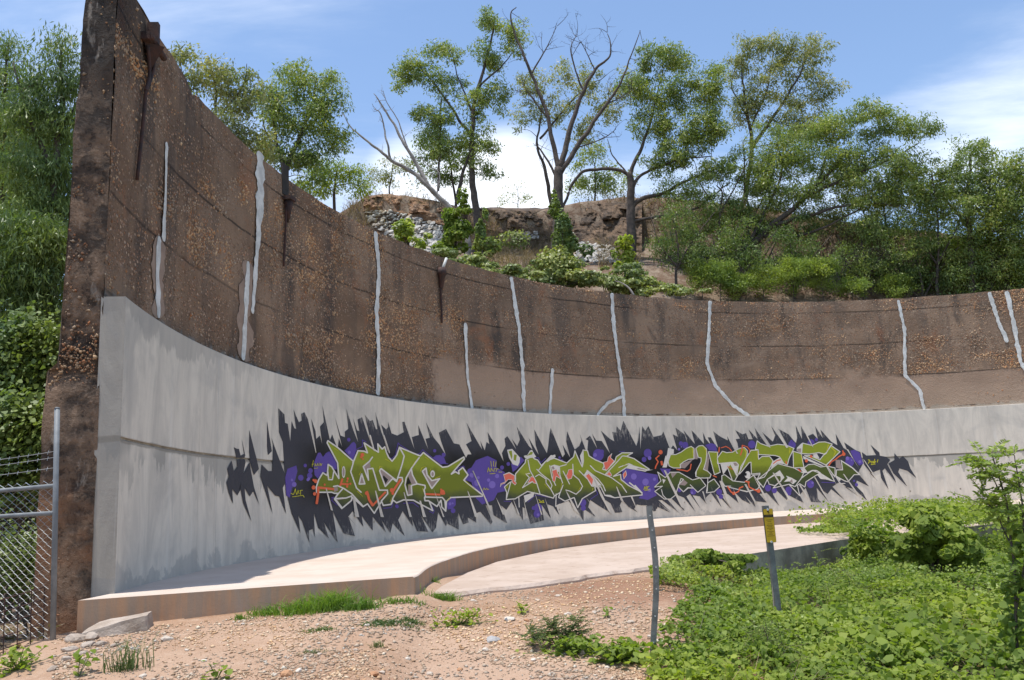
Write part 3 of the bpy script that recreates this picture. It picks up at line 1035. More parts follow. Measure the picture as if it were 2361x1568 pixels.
# bigger cobbles in the broken end
n = 14000
zz = -0.3 + 6.9 * RNG.random(n)
qq = RNG.random(n)
band = np.exp(-((zz - 4.25) / 0.28) ** 2) + np.exp(-((zz - 2.35) / 0.22) ** 2) + 0.9 * np.exp(-((zz - 1.15) / 0.18) ** 2) + 0.5 * np.exp(-((zz - 3.3) / 0.3) ** 2) + 0.10
keep = RNG.random(n) < band * 0.32
zz, qq = zz[keep], qq[keep]
tang = np.array([math.cos(TH0), -math.sin(TH0), 0])
P = np.array([cyl(TH0, RUP + thick(z_) * (0.1 + 0.85 * q_), z_) for z_, q_ in zip(zz, qq)]) - tang * 0.006
M['cobble'] = mat_leaf('cobble_stone', [(0.30, 0.16, 0.095), (0.22, 0.15, 0.105), (0.36, 0.26, 0.185), (0.15, 0.10, 0.075), (0.34, 0.15, 0.08)], 0.0, 0.95, 0.1)
stones_obj('cobbles', P, np.tile(-tang, (len(P), 1)) + 0.2 * RNG.normal(size=(len(P), 3)), 0.007 + 0.019 * RNG.random(len(P)) ** 2.2, M['cobble'], WALL, 5, 0.5, kind='stuff')

# ------------------------------------------------------------------ the spray-painted mural on the liner
# windows of the photograph in which the outlines were drawn: origin x, y and scale
WIN = {'1': (880, 1600, 2361 / 1050), '2': (1830, 1640, 2361 / 850), '3': (2550, 1640, 2361 / 1150),
       'A': (1220, 1740, 1901 / 400), 'B': (1560, 1740, 1901 / 400), 'C': (1980, 1770, 1946 / 360), 'D': (2290, 1770, 1946 / 360),
       'E': (2600, 1740, 1882 / 360), 'F': (2880, 1740, 1882 / 360), 'G': (3140, 1740, 1882 / 360)}


def win_pts(txt):
    out, cur = [], None
    for tok in txt.split():
        if tok in WIN:
            cur = WIN[tok]
        else:
            x, y = map(float, tok.split(','))
            out.append(((cur[0] + x / cur[2]) * PW / 4096, (cur[1] + y / cur[2]) * PW / 4096))
    return out


def paint(name, c, rough=0.62, dark=None, z0=0, z1=1, var=0.10, core=False):
    m, t, b = mat_new(name)
    uv = uvnode(t)
    s = N(t, 'ShaderNodeSeparateXYZ')
    L(t, uv, s.inputs[0])
    g = noise(t, uv, 9, 6, 0.7)
    col = mixc(t, g, tuple(x * (1 - var) for x in c), tuple(x * (1 + var) for x in c))
    if core:
        # sprayed black heart fading out to slate
        zc = mathn(t, 'ABSOLUTE', mathn(t, 'SUBTRACT', s.outputs['Y'], 1.36))
        zc = mathn(t, 'ADD', zc, mathn(t, 'MULTIPLY', mathn(t, 'SUBTRACT', noise(t, uv, 1.3, 5, 0.6), 0.5), 0.55))
        ends = mathn(t, 'MULTIPLY', smooth(t, s.outputs['X'], -22.6, -21.4), smooth(t, s.outputs['X'], -3.2, -4.2))
        col = mixc(t, mathn(t, 'MULTIPLY', smooth(t, zc, 0.72, 0.30), ends), col, dark)
        # dry-brushed tips: thin coverage towards the ends of the spikes
        dryb = noise(t, mapping(t, uv, scale=(7, 2.2, 1), rot=(0, 0, 0.25)), 2.4, 7, 0.75, 0.4)
        away = smooth(t, mathn(t, 'ABSOLUTE', mathn(t, 'SUBTRACT', s.outputs['Y'], 1.36)), 0.55, 1.25)
        thin = smooth(t, mathn(t, 'ADD', dryb, mathn(t, 'MULTIPLY', away, 0.22)), 0.64, 0.86)
        col = mixc(t, mathn(t, 'MULTIPLY', thin, 0.65), col, (0.46, 0.42, 0.365))
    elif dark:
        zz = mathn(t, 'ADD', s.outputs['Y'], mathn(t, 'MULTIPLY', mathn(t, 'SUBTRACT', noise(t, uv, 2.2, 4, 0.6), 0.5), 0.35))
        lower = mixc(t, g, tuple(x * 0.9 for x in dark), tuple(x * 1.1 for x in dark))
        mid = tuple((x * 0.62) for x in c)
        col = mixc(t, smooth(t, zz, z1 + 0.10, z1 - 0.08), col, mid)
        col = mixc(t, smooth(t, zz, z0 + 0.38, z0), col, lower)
    # thin, uneven coats let the wall grain through
    col = mixc(t, mathn(t, 'MULTIPLY', smooth(t, noise(t, mapping(t, uv, scale=(9, 1.2, 1)), 3.0, 6, 0.7), 0.62, 0.8), 0.22), col, (0.30, 0.29, 0.27))
    L(t, col, b.inputs['Base Color'])
    b.inputs['Roughness'].default_value = rough
    b.inputs['Specular IOR Level'].default_value = 0.25
    bump(t, b, noise(t, uv, 26, 5, 0.7), 0.003)
    return m


PM = {'k': paint('slate_paint', (0.046, 0.047, 0.058), dark=(0.012, 0.012, 0.013), core=True), 'b': paint('black_paint', (0.008, 0.008, 0.009)),
      'p': paint('purple_paint', (0.105, 0.068, 0.30)), 'l': paint('lilac_paint', (0.20, 0.14, 0.46)),
      'w': paint('cream_paint', (0.68, 0.635, 0.565)), 'n': paint('taupe_paint', (0.33, 0.255, 0.225)),
      'o': paint('orange_paint', (0.70, 0.135, 0.055)), 'r': paint('salmon_paint', (0.74, 0.16, 0.10)),
      'y': paint('yellow_paint', (0.50, 0.46, 0.03)),
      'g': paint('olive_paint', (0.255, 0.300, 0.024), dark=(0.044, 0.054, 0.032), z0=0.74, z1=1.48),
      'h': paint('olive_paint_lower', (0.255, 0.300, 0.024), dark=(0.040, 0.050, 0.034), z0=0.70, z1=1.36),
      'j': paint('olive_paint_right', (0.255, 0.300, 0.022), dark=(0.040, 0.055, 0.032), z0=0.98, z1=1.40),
      'd': paint('dark_green_paint', (0.120, 0.160, 0.030), dark=(0.030, 0.041, 0.030), z0=0.72, z1=1.30), 'c': M['grey']}

_lay = [0]


def conform(name, polys, mat, parent, layer):
    """polygons given in (s,z) -> thin paint film following the wall"""
    bm = bmesh.new()
    for poly in polys:
        pts = [Vector((float(a), float(b))) for a, b in poly]
        try:
            vo, _, fo, _, _, _ = delaunay_2d_cdt(pts, [], [list(range(len(pts)))], 1, 1e-5)
        except Exception:
            continue
        vs_ = [bm.verts.new((p.x, p.y, 0)) for p in vo]
        for f_ in fo:
            try:
                bm.faces.new([vs_[i] for i in f_])
            except ValueError:
                pass
    if not bm.faces:
        bm.free()
        return None
    xs = [v_.co.x for v_ in bm.verts]
    x = math.ceil(min(xs) / 0.25) * 0.25
    while x < max(xs):
        bmesh.ops.bisect_plane(bm, geom=bm.verts[:] + bm.edges[:] + bm.faces[:], plane_co=(x, 0, 0), plane_no=(1, 0, 0))
        x += 0.25
    bm.verts.index_update()
    V, UV = [], []
    r = RAD - 0.010 - 0.0016 * layer
    for v_ in bm.verts:
        UV.append((v_.co.x, v_.co.y))
        V.append(cyl(v_.co.x / RAD, r, v_.co.y))
    F = [[v_.index for v_ in f_.verts] for f_ in bm.faces]
    # faces look at the tank centre
    bm.free()
    return obj(name, V, F, mat, parent, uv=UV)


def ell(txt_c, rx, ry=None, k=14):
    (u, v_), = win_pts(txt_c)
    w_ = WIN[txt_c.split()[0]]
    rx_ = rx / w_[2] * PW / 4096
    ry_ = (ry or rx * 1.08) / w_[2] * PW / 4096
    return [px_sz(u + rx_ * math.cos(q), v_ + ry_ * math.sin(q)) for q in np.linspace(0, 2 * math.pi, k, endpoint=False)]


def stroke(txt, wpx, taper=False, closed=False):
    P = win_pts(txt)
    w_ = wpx / WIN[txt.split()[0]][2] * PW / 4096
    P = np.array(P)
    if closed:
        P = np.vstack([P, P[:1]])
    quads = []
    for i in range(len(P) - 1):
        a, b_ = P[i], P[i + 1]
        d = b_ - a
        ln = np.hypot(*d)
        if ln < 1e-6:
            continue
        d /= ln
        nrm = np.array([-d[1], d[0]])
        e = w_ * 0.32
        a2, b2 = a - d * e, b_ + d * e
        w1, w2 = w_ / 2, (w_ * 0.25 if taper and i == len(P) - 2 else w_ / 2)
        q = [a2 + nrm * w1 * 0.6, a2 + d * e * 0.6 + nrm * w1, b2 - d * e * 0.6 + nrm * w2, b2 + nrm * w2 * 0.6,
             b2 - nrm * w2 * 0.6, b2 - d * e * 0.6 - nrm * w2, a2 + d * e * 0.6 - nrm * w1, a2 - nrm * w1 * 0.6]
        quads.append([px_sz(*x) for x in q])
    return quads


def fill(txt):
    return [[px_sz(u, v_) for u, v_ in win_pts(txt)]]


BACK = """1 520,75 575,130 580,205 605,215 628,375 640,190 665,255 680,260 657,85 705,200 730,185 725,125 755,110 785,170 858,480 862,470 815,165 855,280 862,350 895,320 915,400 895,240 930,200 917,50 985,360 1005,310 1055,445 1065,345 1095,425 1030,155 1080,320 1120,335 1118,285 1150,260 1133,80 1195,270 1240,385 1190,155 1230,275 1250,280 1232,175 1275,155 1370,440 1297,130 1345,190 1370,180 1400,265 1412,260 1393,108 1500,450 1518,480 1445,220 1490,265 1510,245 1508,195 1540,300 1590,320 1650,290 1635,200 1655,195 1730,400 1745,440 1722,335 1785,315 1780,225 1870,445 1845,350 1885,340 1850,200 1920,340 1970,400 2030,500 1985,370 1965,295 2030,260 2100,390 2150,400 2210,520 2225,490 2260,490 2210,400 2260,370 2215,205
2 270,440 250,345 300,450 320,355 350,380 330,245 420,390 510,575 490,480 530,400 520,320 550,290 650,440 600,320 660,400 690,330 655,185 790,400 830,440 785,305 900,500 865,390 850,215 990,480 1005,400 1020,260 1033,200 1165,525 1190,490 1165,385 1250,530 1205,350 1215,235 1300,440 1350,400 1375,340 1355,265 1420,440 1440,450 1450,340 1420,325 1470,285 1550,430 1490,260 1540,340 1600,345 1690,480 1640,340 1590,230 1690,320 1740,350 1715,245 1760,250 1765,180 1810,230 1840,120 1985,400 2005,340 2022,180 2030,440 2050,180 2085,230 2120,178 2175,300 2265,280 2285,240 2361,440
3 290,290 325,330 288,200 330,220 310,145 385,200 410,280 400,230 375,165 470,280 440,165 480,205 545,280 535,180 560,240 600,285 575,225 600,225 640,290 660,310 620,175 680,220 740,250 735,215 800,340 830,330 820,275 805,240 840,235 800,165 860,200 890,190 910,240 945,240 910,160 985,240 960,145 1060,290 1090,290 1020,180 1110,260 1130,210 1095,130 1210,290 1230,290 1155,155 1240,200 1280,250 1300,270 1310,230 1297,125 1350,240 1340,130 1440,300 1395,215 1440,195 1480,240 1455,130 1520,230 1500,160 1590,260 1640,290 1625,195 1690,310 1720,330 1695,265 1790,330 1830,345 1850,440
1810,520 1900,628 1800,580 1790,620 1850,680 1885,745 1780,650 1700,630 1815,710 1660,590 1600,630 1700,740 1590,650 1560,690 1500,650 1570,757 1470,640 1480,730 1510,760 1425,755 1380,640 1330,700 1365,765 1240,700 1225,740 1130,650 1110,690 1165,790 1060,680 1000,690 1060,760 970,750 930,680 970,800 880,700 930,775 860,740 790,670 830,765 740,690 680,690 765,810 680,720 640,690 690,800 600,680 560,720 565,770 510,710 450,700 520,815 430,690 400,710 475,835 380,720 330,700 385,830 270,720 240,730 340,845 200,740 170,740 275,840 160,750 150,830 130,830 60,750
2 2361,1140 2200,1000 2220,1090 2180,1130 2100,1060 2040,1060 1990,1050 1960,1100 2005,1140 1900,1080 1830,1000 1800,1060 1830,1135 1750,1145 1700,1040 1640,1000 1690,1140 1560,1060 1470,1000 1450,1080 1535,1190 1400,1100 1400,1235 1300,1080 1230,1010 1090,1060 1130,1170 1060,1070 1000,1050 1035,1205 950,1080 930,1050 960,1225 810,1265 760,1100 720,1080 725,1225 620,1060 600,1020 540,1110 480,1060 550,1260 400,1170 380,1060 310,1060 385,1240 370,1270 250,1130 200,1150 205,1255 100,1140 120,1250 60,1270 0,1130
1 2300,1100 2240,980 2190,1100 2140,1000 2145,1165 2040,1110 2030,1135 1960,1010 1940,1150 1910,1190 1800,1030 1870,1185 1770,1180 1720,1060 1735,1140 1640,1000 1600,1080 1660,1225 1550,1110 1530,1195 1450,1080 1490,1190 1370,1050 1370,1175 1270,1040 1285,1140 1190,1000 1150,1050 1230,1140 1155,1060 1210,1225 1110,1200 1010,1000 1055,1280 930,1100 975,1245 880,1150 840,1010 850,1240 830,1160 795,1175 800,1285 735,1090 700,1040 720,1200 640,1020 610,900 580,700 560,380 525,290"""
SHARDS = ["1 60,620 100,545 120,640 150,600 145,535 215,530 225,560 205,660 230,720 150,860 105,800 112,935 75,840 52,740 75,690",
          "1 118,425 150,440 165,440 180,500 210,485 190,350 222,500 215,520 140,520 128,460", "1 258,270 322,520 345,620 300,675 265,560 255,470",
          "1 205,660 260,560 300,780 350,945 295,820 262,868 215,790 225,900 278,1095 205,930 180,800 150,860", "1 418,190 462,460 425,498 418,420",
          "1 370,580 430,640 465,640 470,400 458,340 490,430 600,720 560,790 590,1025 530,870 490,860 420,770 470,1030 425,890 360,690",
          "3 1840,345 1880,375 1960,370 2040,385 2075,410 2050,445 2110,560 2123,598 2030,480 2010,500 2060,650 2000,560 1990,490 1910,520 1975,590 1860,450",
          "3 1912,285 1985,350 1990,380 1960,375", "3 2060,440 2110,410 2108,355 2150,400 2180,380 2220,420 2240,480 2290,560 2215,500 2150,480 2140,510 2215,630 2100,520"]
PURPLE = ["1 600,620 680,590 690,640 670,720 640,800 620,880 590,860 580,700",
          "A 150,560 200,420 235,340 280,335 330,420 380,350 450,310 530,420 600,560 590,660 520,640 430,560 420,700 320,720 230,830 170,760",
          "A 740,300 830,210 880,150 920,130 960,180 965,290 905,490", "B 800,440 860,390 940,380 1020,430 1060,540 960,560",
          "B 1140,1190 1240,1200 1240,1330 1180,1400 1090,1420 1070,1320", "2 150,640 200,560 330,510 430,560 430,640 520,690 530,900 440,920 400,1000 270,1050 200,980 150,800 80,780 110,660",
          "2 590,600 700,520 740,560 650,660 610,690", "2 1830,660 1880,645 2100,700 2220,720 2230,800 2180,860 2210,950 2110,1000 2010,980 2050,930 1820,790",
          "E 1150,210 1270,170 1370,200 1400,340 1230,320", "G 1360,330 1450,310 1560,370 1600,500 1640,600 1550,640 1430,500",
          "E 200,700 430,710 400,790 300,860"]
PCIRC = [("1 720,700", 25), ("1 760,590", 15), ("1 800,680", 24), ("1 1610,870", 22), ("1 1585,955", 15), ("A 820,90", 34), ("A 90,680", 44), ("B 1010,380", 38), ("B 840,300", 30),
         ("B 1190,1440", 44), ("B 180,1190", 44), ("B 125,1360", 32), ("2 560,600", 20), ("2 490,640", 22), ("2 2110,480", 45), ("2 2070,550", 27), ("2 1560,500", 62),
         ("2 1600,465", 24), ("2 1155,570", 20), ("2 1130,530", 14), ("2 890,1090", 46), ("2 880,1155", 40), ("2 840,1090", 20), ("2 1390,1030", 38), ("2 1395,1090", 28),
         ("E 640,180", 44), ("E 730,215", 66), ("E 610,1150", 44), ("E 900,1180", 66), ("E 1440,1190", 62), ("E 1480,1290", 46), ("E 1740,1080", 52), ("F 660,200", 78), ("F 1000,1110", 66),
         ("F 1130,1160", 56), ("F 1430,1150", 66), ("F 1440,1220", 44), ("F 1510,210", 70), ("F 1490,130", 28), ("G 540,170", 76), ("G 650,100", 34), ("G 130,200", 66), ("G 1350,560", 95),
         ("G 530,1030", 76), ("G 60,1160", 56), ("G 1490,1040", 34), ("G 1440,960", 22)]
LCIRC = [("A 40,850", 28), ("A 830,330", 28), ("1 660,760", 21), ("1 640,720", 11), ("1 790,710", 13), ("B 1130,1310", 28), ("B 1180,1300", 18), ("2 150,725", 22), ("2 210,810", 32), ("2 380,830", 38),
         ("2 340,780", 18), ("2 435,735", 22), ("2 1955,740", 32), ("2 2085,800", 36), ("2 2185,770", 17), ("2 2130,890", 18), ("2 2130,535", 20), ("2 1525,500", 20), ("2 890,1165", 16),
         ("E 600,300", 26), ("E 650,250", 14), ("E 870,1210", 26), ("E 690,1080", 30), ("G 1300,490", 38), ("G 1560,560", 30), ("G 1390,530", 17), ("G 570,1000", 24), ("B 1550,780", 30), ("B 1630,920", 40), ("B 1670,810", 26)]
LETTERS1 = "A 415,110 610,245 905,505 990,300 1110,310 1170,340 1105,150 1380,330 1365,170 1450,270 1500,225 1530,330 1575,430 1640,500 1725,390 1780,235 B 560,400 620,335 985,615 1090,600 1390,420 1400,460 1150,745 1230,700 1300,740 1290,680 1370,620 1470,760 1390,860 1745,1140 1740,1165 1140,1190 1060,1260 1045,1450 970,1370 955,1240 880,1360 730,1260 800,1440 430,1240 240,1235 110,1290 40,1240 A 1620,1320 1470,1340 1440,1260 1300,1490 1170,1310 1085,1365 890,1190 850,1260 680,1400 540,1220 610,1110 540,1110 490,1090 200,1090 195,990 240,850 320,720 400,770 410,690 420,560 490,610 520,660 625,830 600,530 400,150"
LETTERS2 = "C 650,365 790,305 840,355 910,380 990,500 1090,400 1270,340 1400,390 1540,445 1690,310 1715,180 1780,330 1875,530 D 225,400 215,165 310,175 345,290 480,375 660,450 670,510 640,580 720,600 905,410 935,310 1060,225 1290,225 1160,300 1320,350 1650,580 1560,620 1150,545 870,735 1030,690 1040,800 1200,930 1490,1080 1495,1135 1290,1155 900,1195 690,1145 600,960 470,960 490,1040 200,1215 100,1410 C 1700,1190 1500,1270 1365,1190 1390,1085 1270,1160 1250,1205 960,1120 690,1060 420,1220 230,1235 240,1080 190,960 310,860 430,830 430,680 640,440"
DARK3 = ["E 150,775 310,890 410,780 600,780 880,940 1040,900 1160,1060 990,1200 900,1110 790,1110 690,1190 600,1100 580,1050 690,930 640,910 520,1260 420,1340 290,1340 90,1180 250,1070 85,1090 220,960",
         "E 1200,1000 1330,920 1450,1080 1330,1190 1170,1210", "F 30,850 90,830 260,960 500,990 690,840 770,940 830,1040 780,1130 550,1180 330,1130 90,1070 30,960",
         "F 770,940 1200,600 1540,690 1740,800 1690,910 1560,1080 1440,1030 1100,1110 1220,1000 1330,890 1240,750 980,930 900,1100", "F 980,930 1120,850 1270,850 1270,960 1140,1060 1020,1030",
         "F 1560,1080 1610,1050 1660,1270 1440,1040", "G 340,900 560,740 650,740 730,790 430,980 410,1090 300,1020 200,1080",
         "G 390,690 480,620 600,610 740,670 860,650 1030,970 850,920 730,800 560,740 460,790", "G 870,650 1040,690 1040,880", "G 1170,540 1400,690 1550,830 1440,830 1310,980 1240,960 1060,860 1070,730 1200,730"]
GREEN3 = ["E 370,560 420,410 530,410 640,360 750,280 850,240 910,280 910,500 800,510 700,560 620,620 630,690 480,690 390,650",
          "E 950,280 1010,230 1090,220 1170,290 1180,400 1160,560 1110,720 1200,760 1270,830 1240,900 1040,900 950,870 960,760 1060,560 1060,480 1000,470",
          "E 1210,350 1410,360 1400,500 1460,780 1340,830 1290,640", "F -60,480 40,340 130,370 250,360 400,280 500,262 565,330 555,450 430,720 300,960 255,960 150,680 210,600 340,850 380,620 330,570 200,575 -60,600",
          "F 430,660 640,320 790,315 800,510 870,450 1030,450 1100,540 1060,640 960,820 920,880 770,930 830,800 650,820 640,570 600,580 400,820",
          "F 770,125 840,180 1000,235 1200,195 1380,215 1540,280 1440,480 1400,630 1330,600 1240,460 1150,430 800,410 790,310 730,300", "F 1520,340 1690,390 1750,680 1530,690",
          "G 360,170 560,220 700,150 830,145 980,190 860,370 810,400 700,370 500,400 340,390", "G 950,220 1145,350 1010,480 850,630 640,530 400,430 520,430 720,520 800,420 850,390"]
CREAM_F = ["C 250,160 360,140 530,330 520,430 480,510 370,470 290,330", "C 610,290 690,270 740,180 790,160 840,250 880,310 840,330 640,340", "C 1090,390 1200,270 1230,280 1290,260 1300,310 1110,430",
           "C 610,1150 820,1080 840,1100 820,1170 640,1300", "D 1150,540 1210,470 1650,590 1740,590 1560,620", "C 1190,510 1270,480 1380,510 1370,640 1220,600", "D 150,290 215,160 225,400 200,520",
           "E 490,300 370,270 350,400 250,680 340,680 420,410 490,390", "F 0,600 340,560 370,640 330,840 200,600 150,700 60,830", "F 780,620 860,680 1000,610 830,800", "F 1060,700 1090,560 1240,470 1340,610 1190,590",
           "F 1150,830 1230,745 1330,890 1280,960 1250,850", "F 1370,850 1500,900 1600,960 1520,1030 1440,970 1330,980 1410,900", "G 240,270 350,165 340,390 240,330", "G 370,440 800,640 760,650 380,500",
           "G 310,700 400,690 460,790 380,800", "G 660,830 730,790 1020,970 850,930 740,920", "G 570,410 660,390 720,500 600,460", "G 1060,870 1170,910 1140,970", "E 250,920 320,940 270,1020", "D 300,610 440,720 620,930 440,950 320,800 230,710"]
TAUPE_F = ["A 1210,490 1230,610 1180,640 1185,860 1090,620", "A 1060,740 1000,930 1120,930", "A 1430,640 1650,830 1510,980 1405,690", "B 390,650 495,930 400,940 330,780",
           "B 670,630 690,760 780,870 930,830 780,1020 600,690", "A 540,990 600,980 610,1060 530,1090", "A 570,1215 700,1180 740,1215 600,1240", "D 1370,570 1420,555 1600,600 1520,610", "C 1210,540 1250,510 1280,570 1240,590",
           "E 910,290 950,290 1000,470 980,510 915,500", "E 630,610 890,510 850,560 720,700 635,690", "E 1195,360 1230,500 1200,750 1120,740", "E 420,790 570,775 460,900", "F 270,580 340,580 360,640 300,650",
           "G 250,290 330,280 325,370 250,330", "G 1050,520 1140,520 1190,730 1060,680", "B 335,950 390,950 400,1120 330,1140", "E 600,1040 690,930 780,1000 720,1060", "F 1440,980 1500,920 1520,1000"]
INNER = {'b': ["A 1480,770 1565,850 1515,930 1460,800", "B 330,800 390,920 320,940 330,1070 290,930", "E 1260,560 1330,700 1300,720", "F 1740,530 1840,560 1760,630", "G 390,530 440,540 400,620", "G 1030,560 1040,640 900,640"],
         'g': ["C 280,190 350,175 365,280 350,370", "C 400,260 460,270 440,400 390,380", "C 640,300 700,270 760,200 810,210 790,260"]}
CREAM_S = [(26, ["A 905,505 850,700 960,1010 1050,1090", "A 990,300 890,530", "A 1265,420 1210,500 1090,600 1190,860 1170,650 1270,635 1395,1050 1550,1050 1555,1120 1430,1260",
                 "A 1780,235 1870,400 1830,560 1730,870 1430,640 1400,680 1510,980 1650,830 1730,890", "A 1740,810 1830,810 1840,880 1660,1190 1620,1310", "B 540,430 400,620 290,820 270,950 320,1150 400,1130 390,960 500,930 650,960 655,1010 630,1040 660,1170",
                 "B 390,640 410,760 500,930", "B 640,1180 980,1190 1030,1250 1045,1440", "B 640,1190 650,1250 720,1250", "A 520,980 600,965 720,1020 870,1120 1090,1360", "A 690,1030 610,1120 550,1210 690,1390 870,1240 870,1160 760,1200 570,1210",
                 "A 410,690 430,850 500,850 530,680", "A 1010,930 1060,740 1120,930 1010,935", "B 670,630 690,760 780,870 930,830 780,1020 600,690 670,630"]),
           (20, ["C 700,380 740,600 880,850 960,1110", "C 860,740 940,690 1090,790 1090,870 1200,1020 1270,1150", "C 890,580 1000,690 1170,820 1220,930 1190,1010", "C 1090,400 930,600", "C 1170,500 1220,760 1300,930",
                 "C 1380,520 1530,480", "C 1380,520 1390,700 1450,880", "C 1460,620 1600,900", "C 1670,470 1680,700 1800,800 1880,950 1840,1030 1740,1120 1600,1050 1520,1030", "C 1460,920 1360,1180", "C 580,980 730,760 650,680 740,670",
                 "C 580,980 790,850 890,890", "D 130,610 320,800 400,940 450,950", "D 300,600 540,790 650,930 700,1050", "D 370,500 480,610 830,760 1050,920 1160,1080", "D 700,690 900,480 1070,290 1160,300", "D 990,540 1150,480 1210,460 1280,490",
                 "C 330,850 230,1220", "C 170,700 290,650 410,720", "D 690,580 720,600 900,410", "C 1310,1110 1300,1380 1390,1335", "C 500,1180 510,1400", "D 690,1140 800,1145 900,1195"]),
           (30, ["D 1220,870 1480,1080", "D 1340,930 1490,1090"]),
           (16, ["E 950,870 940,790 1060,560", "E 230,1140 260,1260 340,1340 430,1340", "E 1200,890 1190,1180", "F 90,1070 220,1070", "F 330,1130 550,1190 780,1130 830,1040", "G 1160,530 1400,680 1560,830", "G 850,640 1010,480 1145,350 960,220",
                 "E 830,1040 900,1110 990,1200 1160,1060", "E 690,1190 780,1100 900,1110", "F 680,840 830,830", "G 1060,880 1150,1020 1250,1010", "E 270,660 320,440", "G 330,900 560,750 650,745"])]
ORANGE_S = [(45, "A 230,1000 520,1030"), (48, "A 230,1000 225,1130 200,1300"), (38, "A 690,840 650,960"), (38, "A 660,930 800,940"), (48, "A 1160,1080 1200,1230 1270,1340"), (38, "A 1270,1340 1510,1090"),
            (42, "A 1800,850 1640,1090"), (38, "B 670,1125 930,1135"), (26, "E 180,430 110,490 160,560 110,660 100,700"), (46, "E 230,560 240,620"), (22, "E 550,720 700,740 770,760 830,720 850,610"), (24, "E 1440,260 1430,360"),
            (18, "E 1480,270 1580,240 1650,280 1700,340"), (22, "E 1310,850 1380,880"), (28, "F 460,220 450,330 420,420"), (18, "F 460,215 560,250 610,310 610,370"), (28, "F 150,1080 220,1190 280,1230 380,1180 400,1110 470,1080"),
            (28, "F 520,970 580,980 600,1090 700,1140 790,1180"), (20, "F 1110,600 1180,540 1260,520"), (24, "F 1370,550 1380,600"), (15, "F 150,660 260,720"), (26, "G 1200,330 1220,400 1120,450 1050,510 960,560 910,640"), (26, "G 270,720 320,760")]
ORANGE_C = [("A 180,880", 34), ("A 140,1000", 38), ("A 160,1120", 32), ("A 350,945", 20), ("A 140,860", 22), ("A 790,830", 22), ("A 780,980", 22), ("A 840,930", 20), ("A 780,880", 20), ("A 1150,1110", 32), ("A 1630,1050", 38), ("A 1650,1110", 28),
            ("B 980,1090", 46), ("B 955,1040", 20), ("B 1010,1110", 24), ("A 1070,380", 36), ("A 1050,420", 24), ("A 1080,460", 17), ("E 210,360", 44), ("F 590,990", 24), ("F 800,1170", 38), ("F 280,1220", 34), ("G 440,540", 32), ("G 540,450", 28), ("G 1220,400", 36)]
SALMON = ["C 170,700 290,660 410,720 400,830 450,880 420,920 360,870 350,810 270,800 200,880 120,910 100,960 110,890 210,850", "C 690,880 770,730 830,760 880,880 820,880 800,840", "C 1220,610 1320,580 1340,660 1410,790 1310,730 1280,850 1230,830 1240,700",
          "C 1550,680 1580,590 1660,580 1670,680 1640,780 1560,800 1530,710", "D 660,430 740,410 760,320 840,240 810,330 890,400 730,600 690,580", "D 720,690 790,630 840,710 800,730", "D 270,720 340,670 440,800 410,930", "D 1080,690 1140,610 1160,700 1100,790"]
YEL = [(13, ["A 540,260 610,300", "A 680,590 670,650", "A 1010,760 1040,700", "A 1390,650 1400,600 1450,610", "B 560,690 590,620 660,600", "B 740,690 760,640", "B 840,830 950,775", "B 400,600 490,460", "A 1510,460 1620,520",
             "A 430,820 490,800", "A 1100,560 1130,520", "A 980,1070 1080,1170", "A 1600,1270 1630,1190", "B 1060,1250 1110,1220 1130,1170", "B 600,1010 620,1080", "B 1430,880 1600,1030", "B 650,420 720,470", "C 1060,900 1160,1010", "C 1430,880 1400,1030",
             "C 640,690 720,650", "C 1840,960 1780,1060", "D 980,540 960,610", "D 1150,460 1080,520", "D 990,800 1100,890", "C 240,980 260,900", "D 430,990 410,1050"]),
       (22, ["E 880,280 890,450", "E 1110,250 1160,320 1165,420", "E 1390,370 1390,430", "F 490,290 540,360 520,480", "F 770,350 780,480", "F 1460,280 1440,380", "F 1690,430 1710,560", "G 900,210 870,330", "G 960,260 1050,350 1010,450", "G 90,280 100,360"])]
TAGS = [(9, ["A 135,485 112,600", "A 105,560 150,550", "A 160,595 172,540 185,595", "A 195,590 215,540 222,590", "A 240,585 245,535", "A 262,590 268,540 285,585 300,540", "A 150,635 220,628"]),
        (6, ["1 650,850 665,800 675,850", "1 680,850 690,812 700,845", "1 705,815 730,812", "1 712,815 712,852", "1 640,872 735,858 745,875", "1 625,840 645,850"]),
        (7, ["2 325,690 335,640 350,685", "2 360,685 365,645 385,680", "2 395,685 400,650 415,650", "2 420,685 425,655 445,655", "2 450,690 485,690", "2 360,570 368,630", "2 392,570 390,625", "2 420,575 410,630", "2 350,710 410,705"]),
        (6, ["2 275,890 285,865 300,888", "2 305,885 315,868 325,885 340,880"]), (8, ["2 895,995 920,1020 945,1005 950,1025", "2 900,1025 955,1028"]),
        (6, ["3 48,655 55,628 65,652 70,625", "3 74,650 80,630 90,628", "3 55,660 95,655"]),
        (6, ["3 1890,410 1905,412 1892,440", "3 1905,430 1915,420 1920,438", "3 1925,420 1932,438 1938,420", "3 1945,405 1940,438 1955,420", "3 1972,408 1966,430", "3 1915,448 1950,444"])]
PURP_S = [(13, ["A 1150,130 1075,95 1080,220 980,265 960,300", "A 1760,150 1710,380 1640,450 1610,440", "B 140,150 180,190 400,330 500,370 560,350 610,280 830,460 950,540 1090,550", "A 480,1200 540,1180 490,1240 600,1340", "A 1480,1395 1630,1380 1660,1300",
              "B 240,1300 430,1290 530,1370", "B 760,1310 830,1440 810,1490 740,1450", "B 1260,690 1280,630 1390,590 1410,630", "C 840,340 930,330 980,440 1090,340", "C 180,1270 330,1275", "C 700,1290 880,1130 1000,1160 1240,1200", "D 1000,200 1120,190", "D 500,1030 540,1120 380,1230", "G 760,990 1030,1000"])]
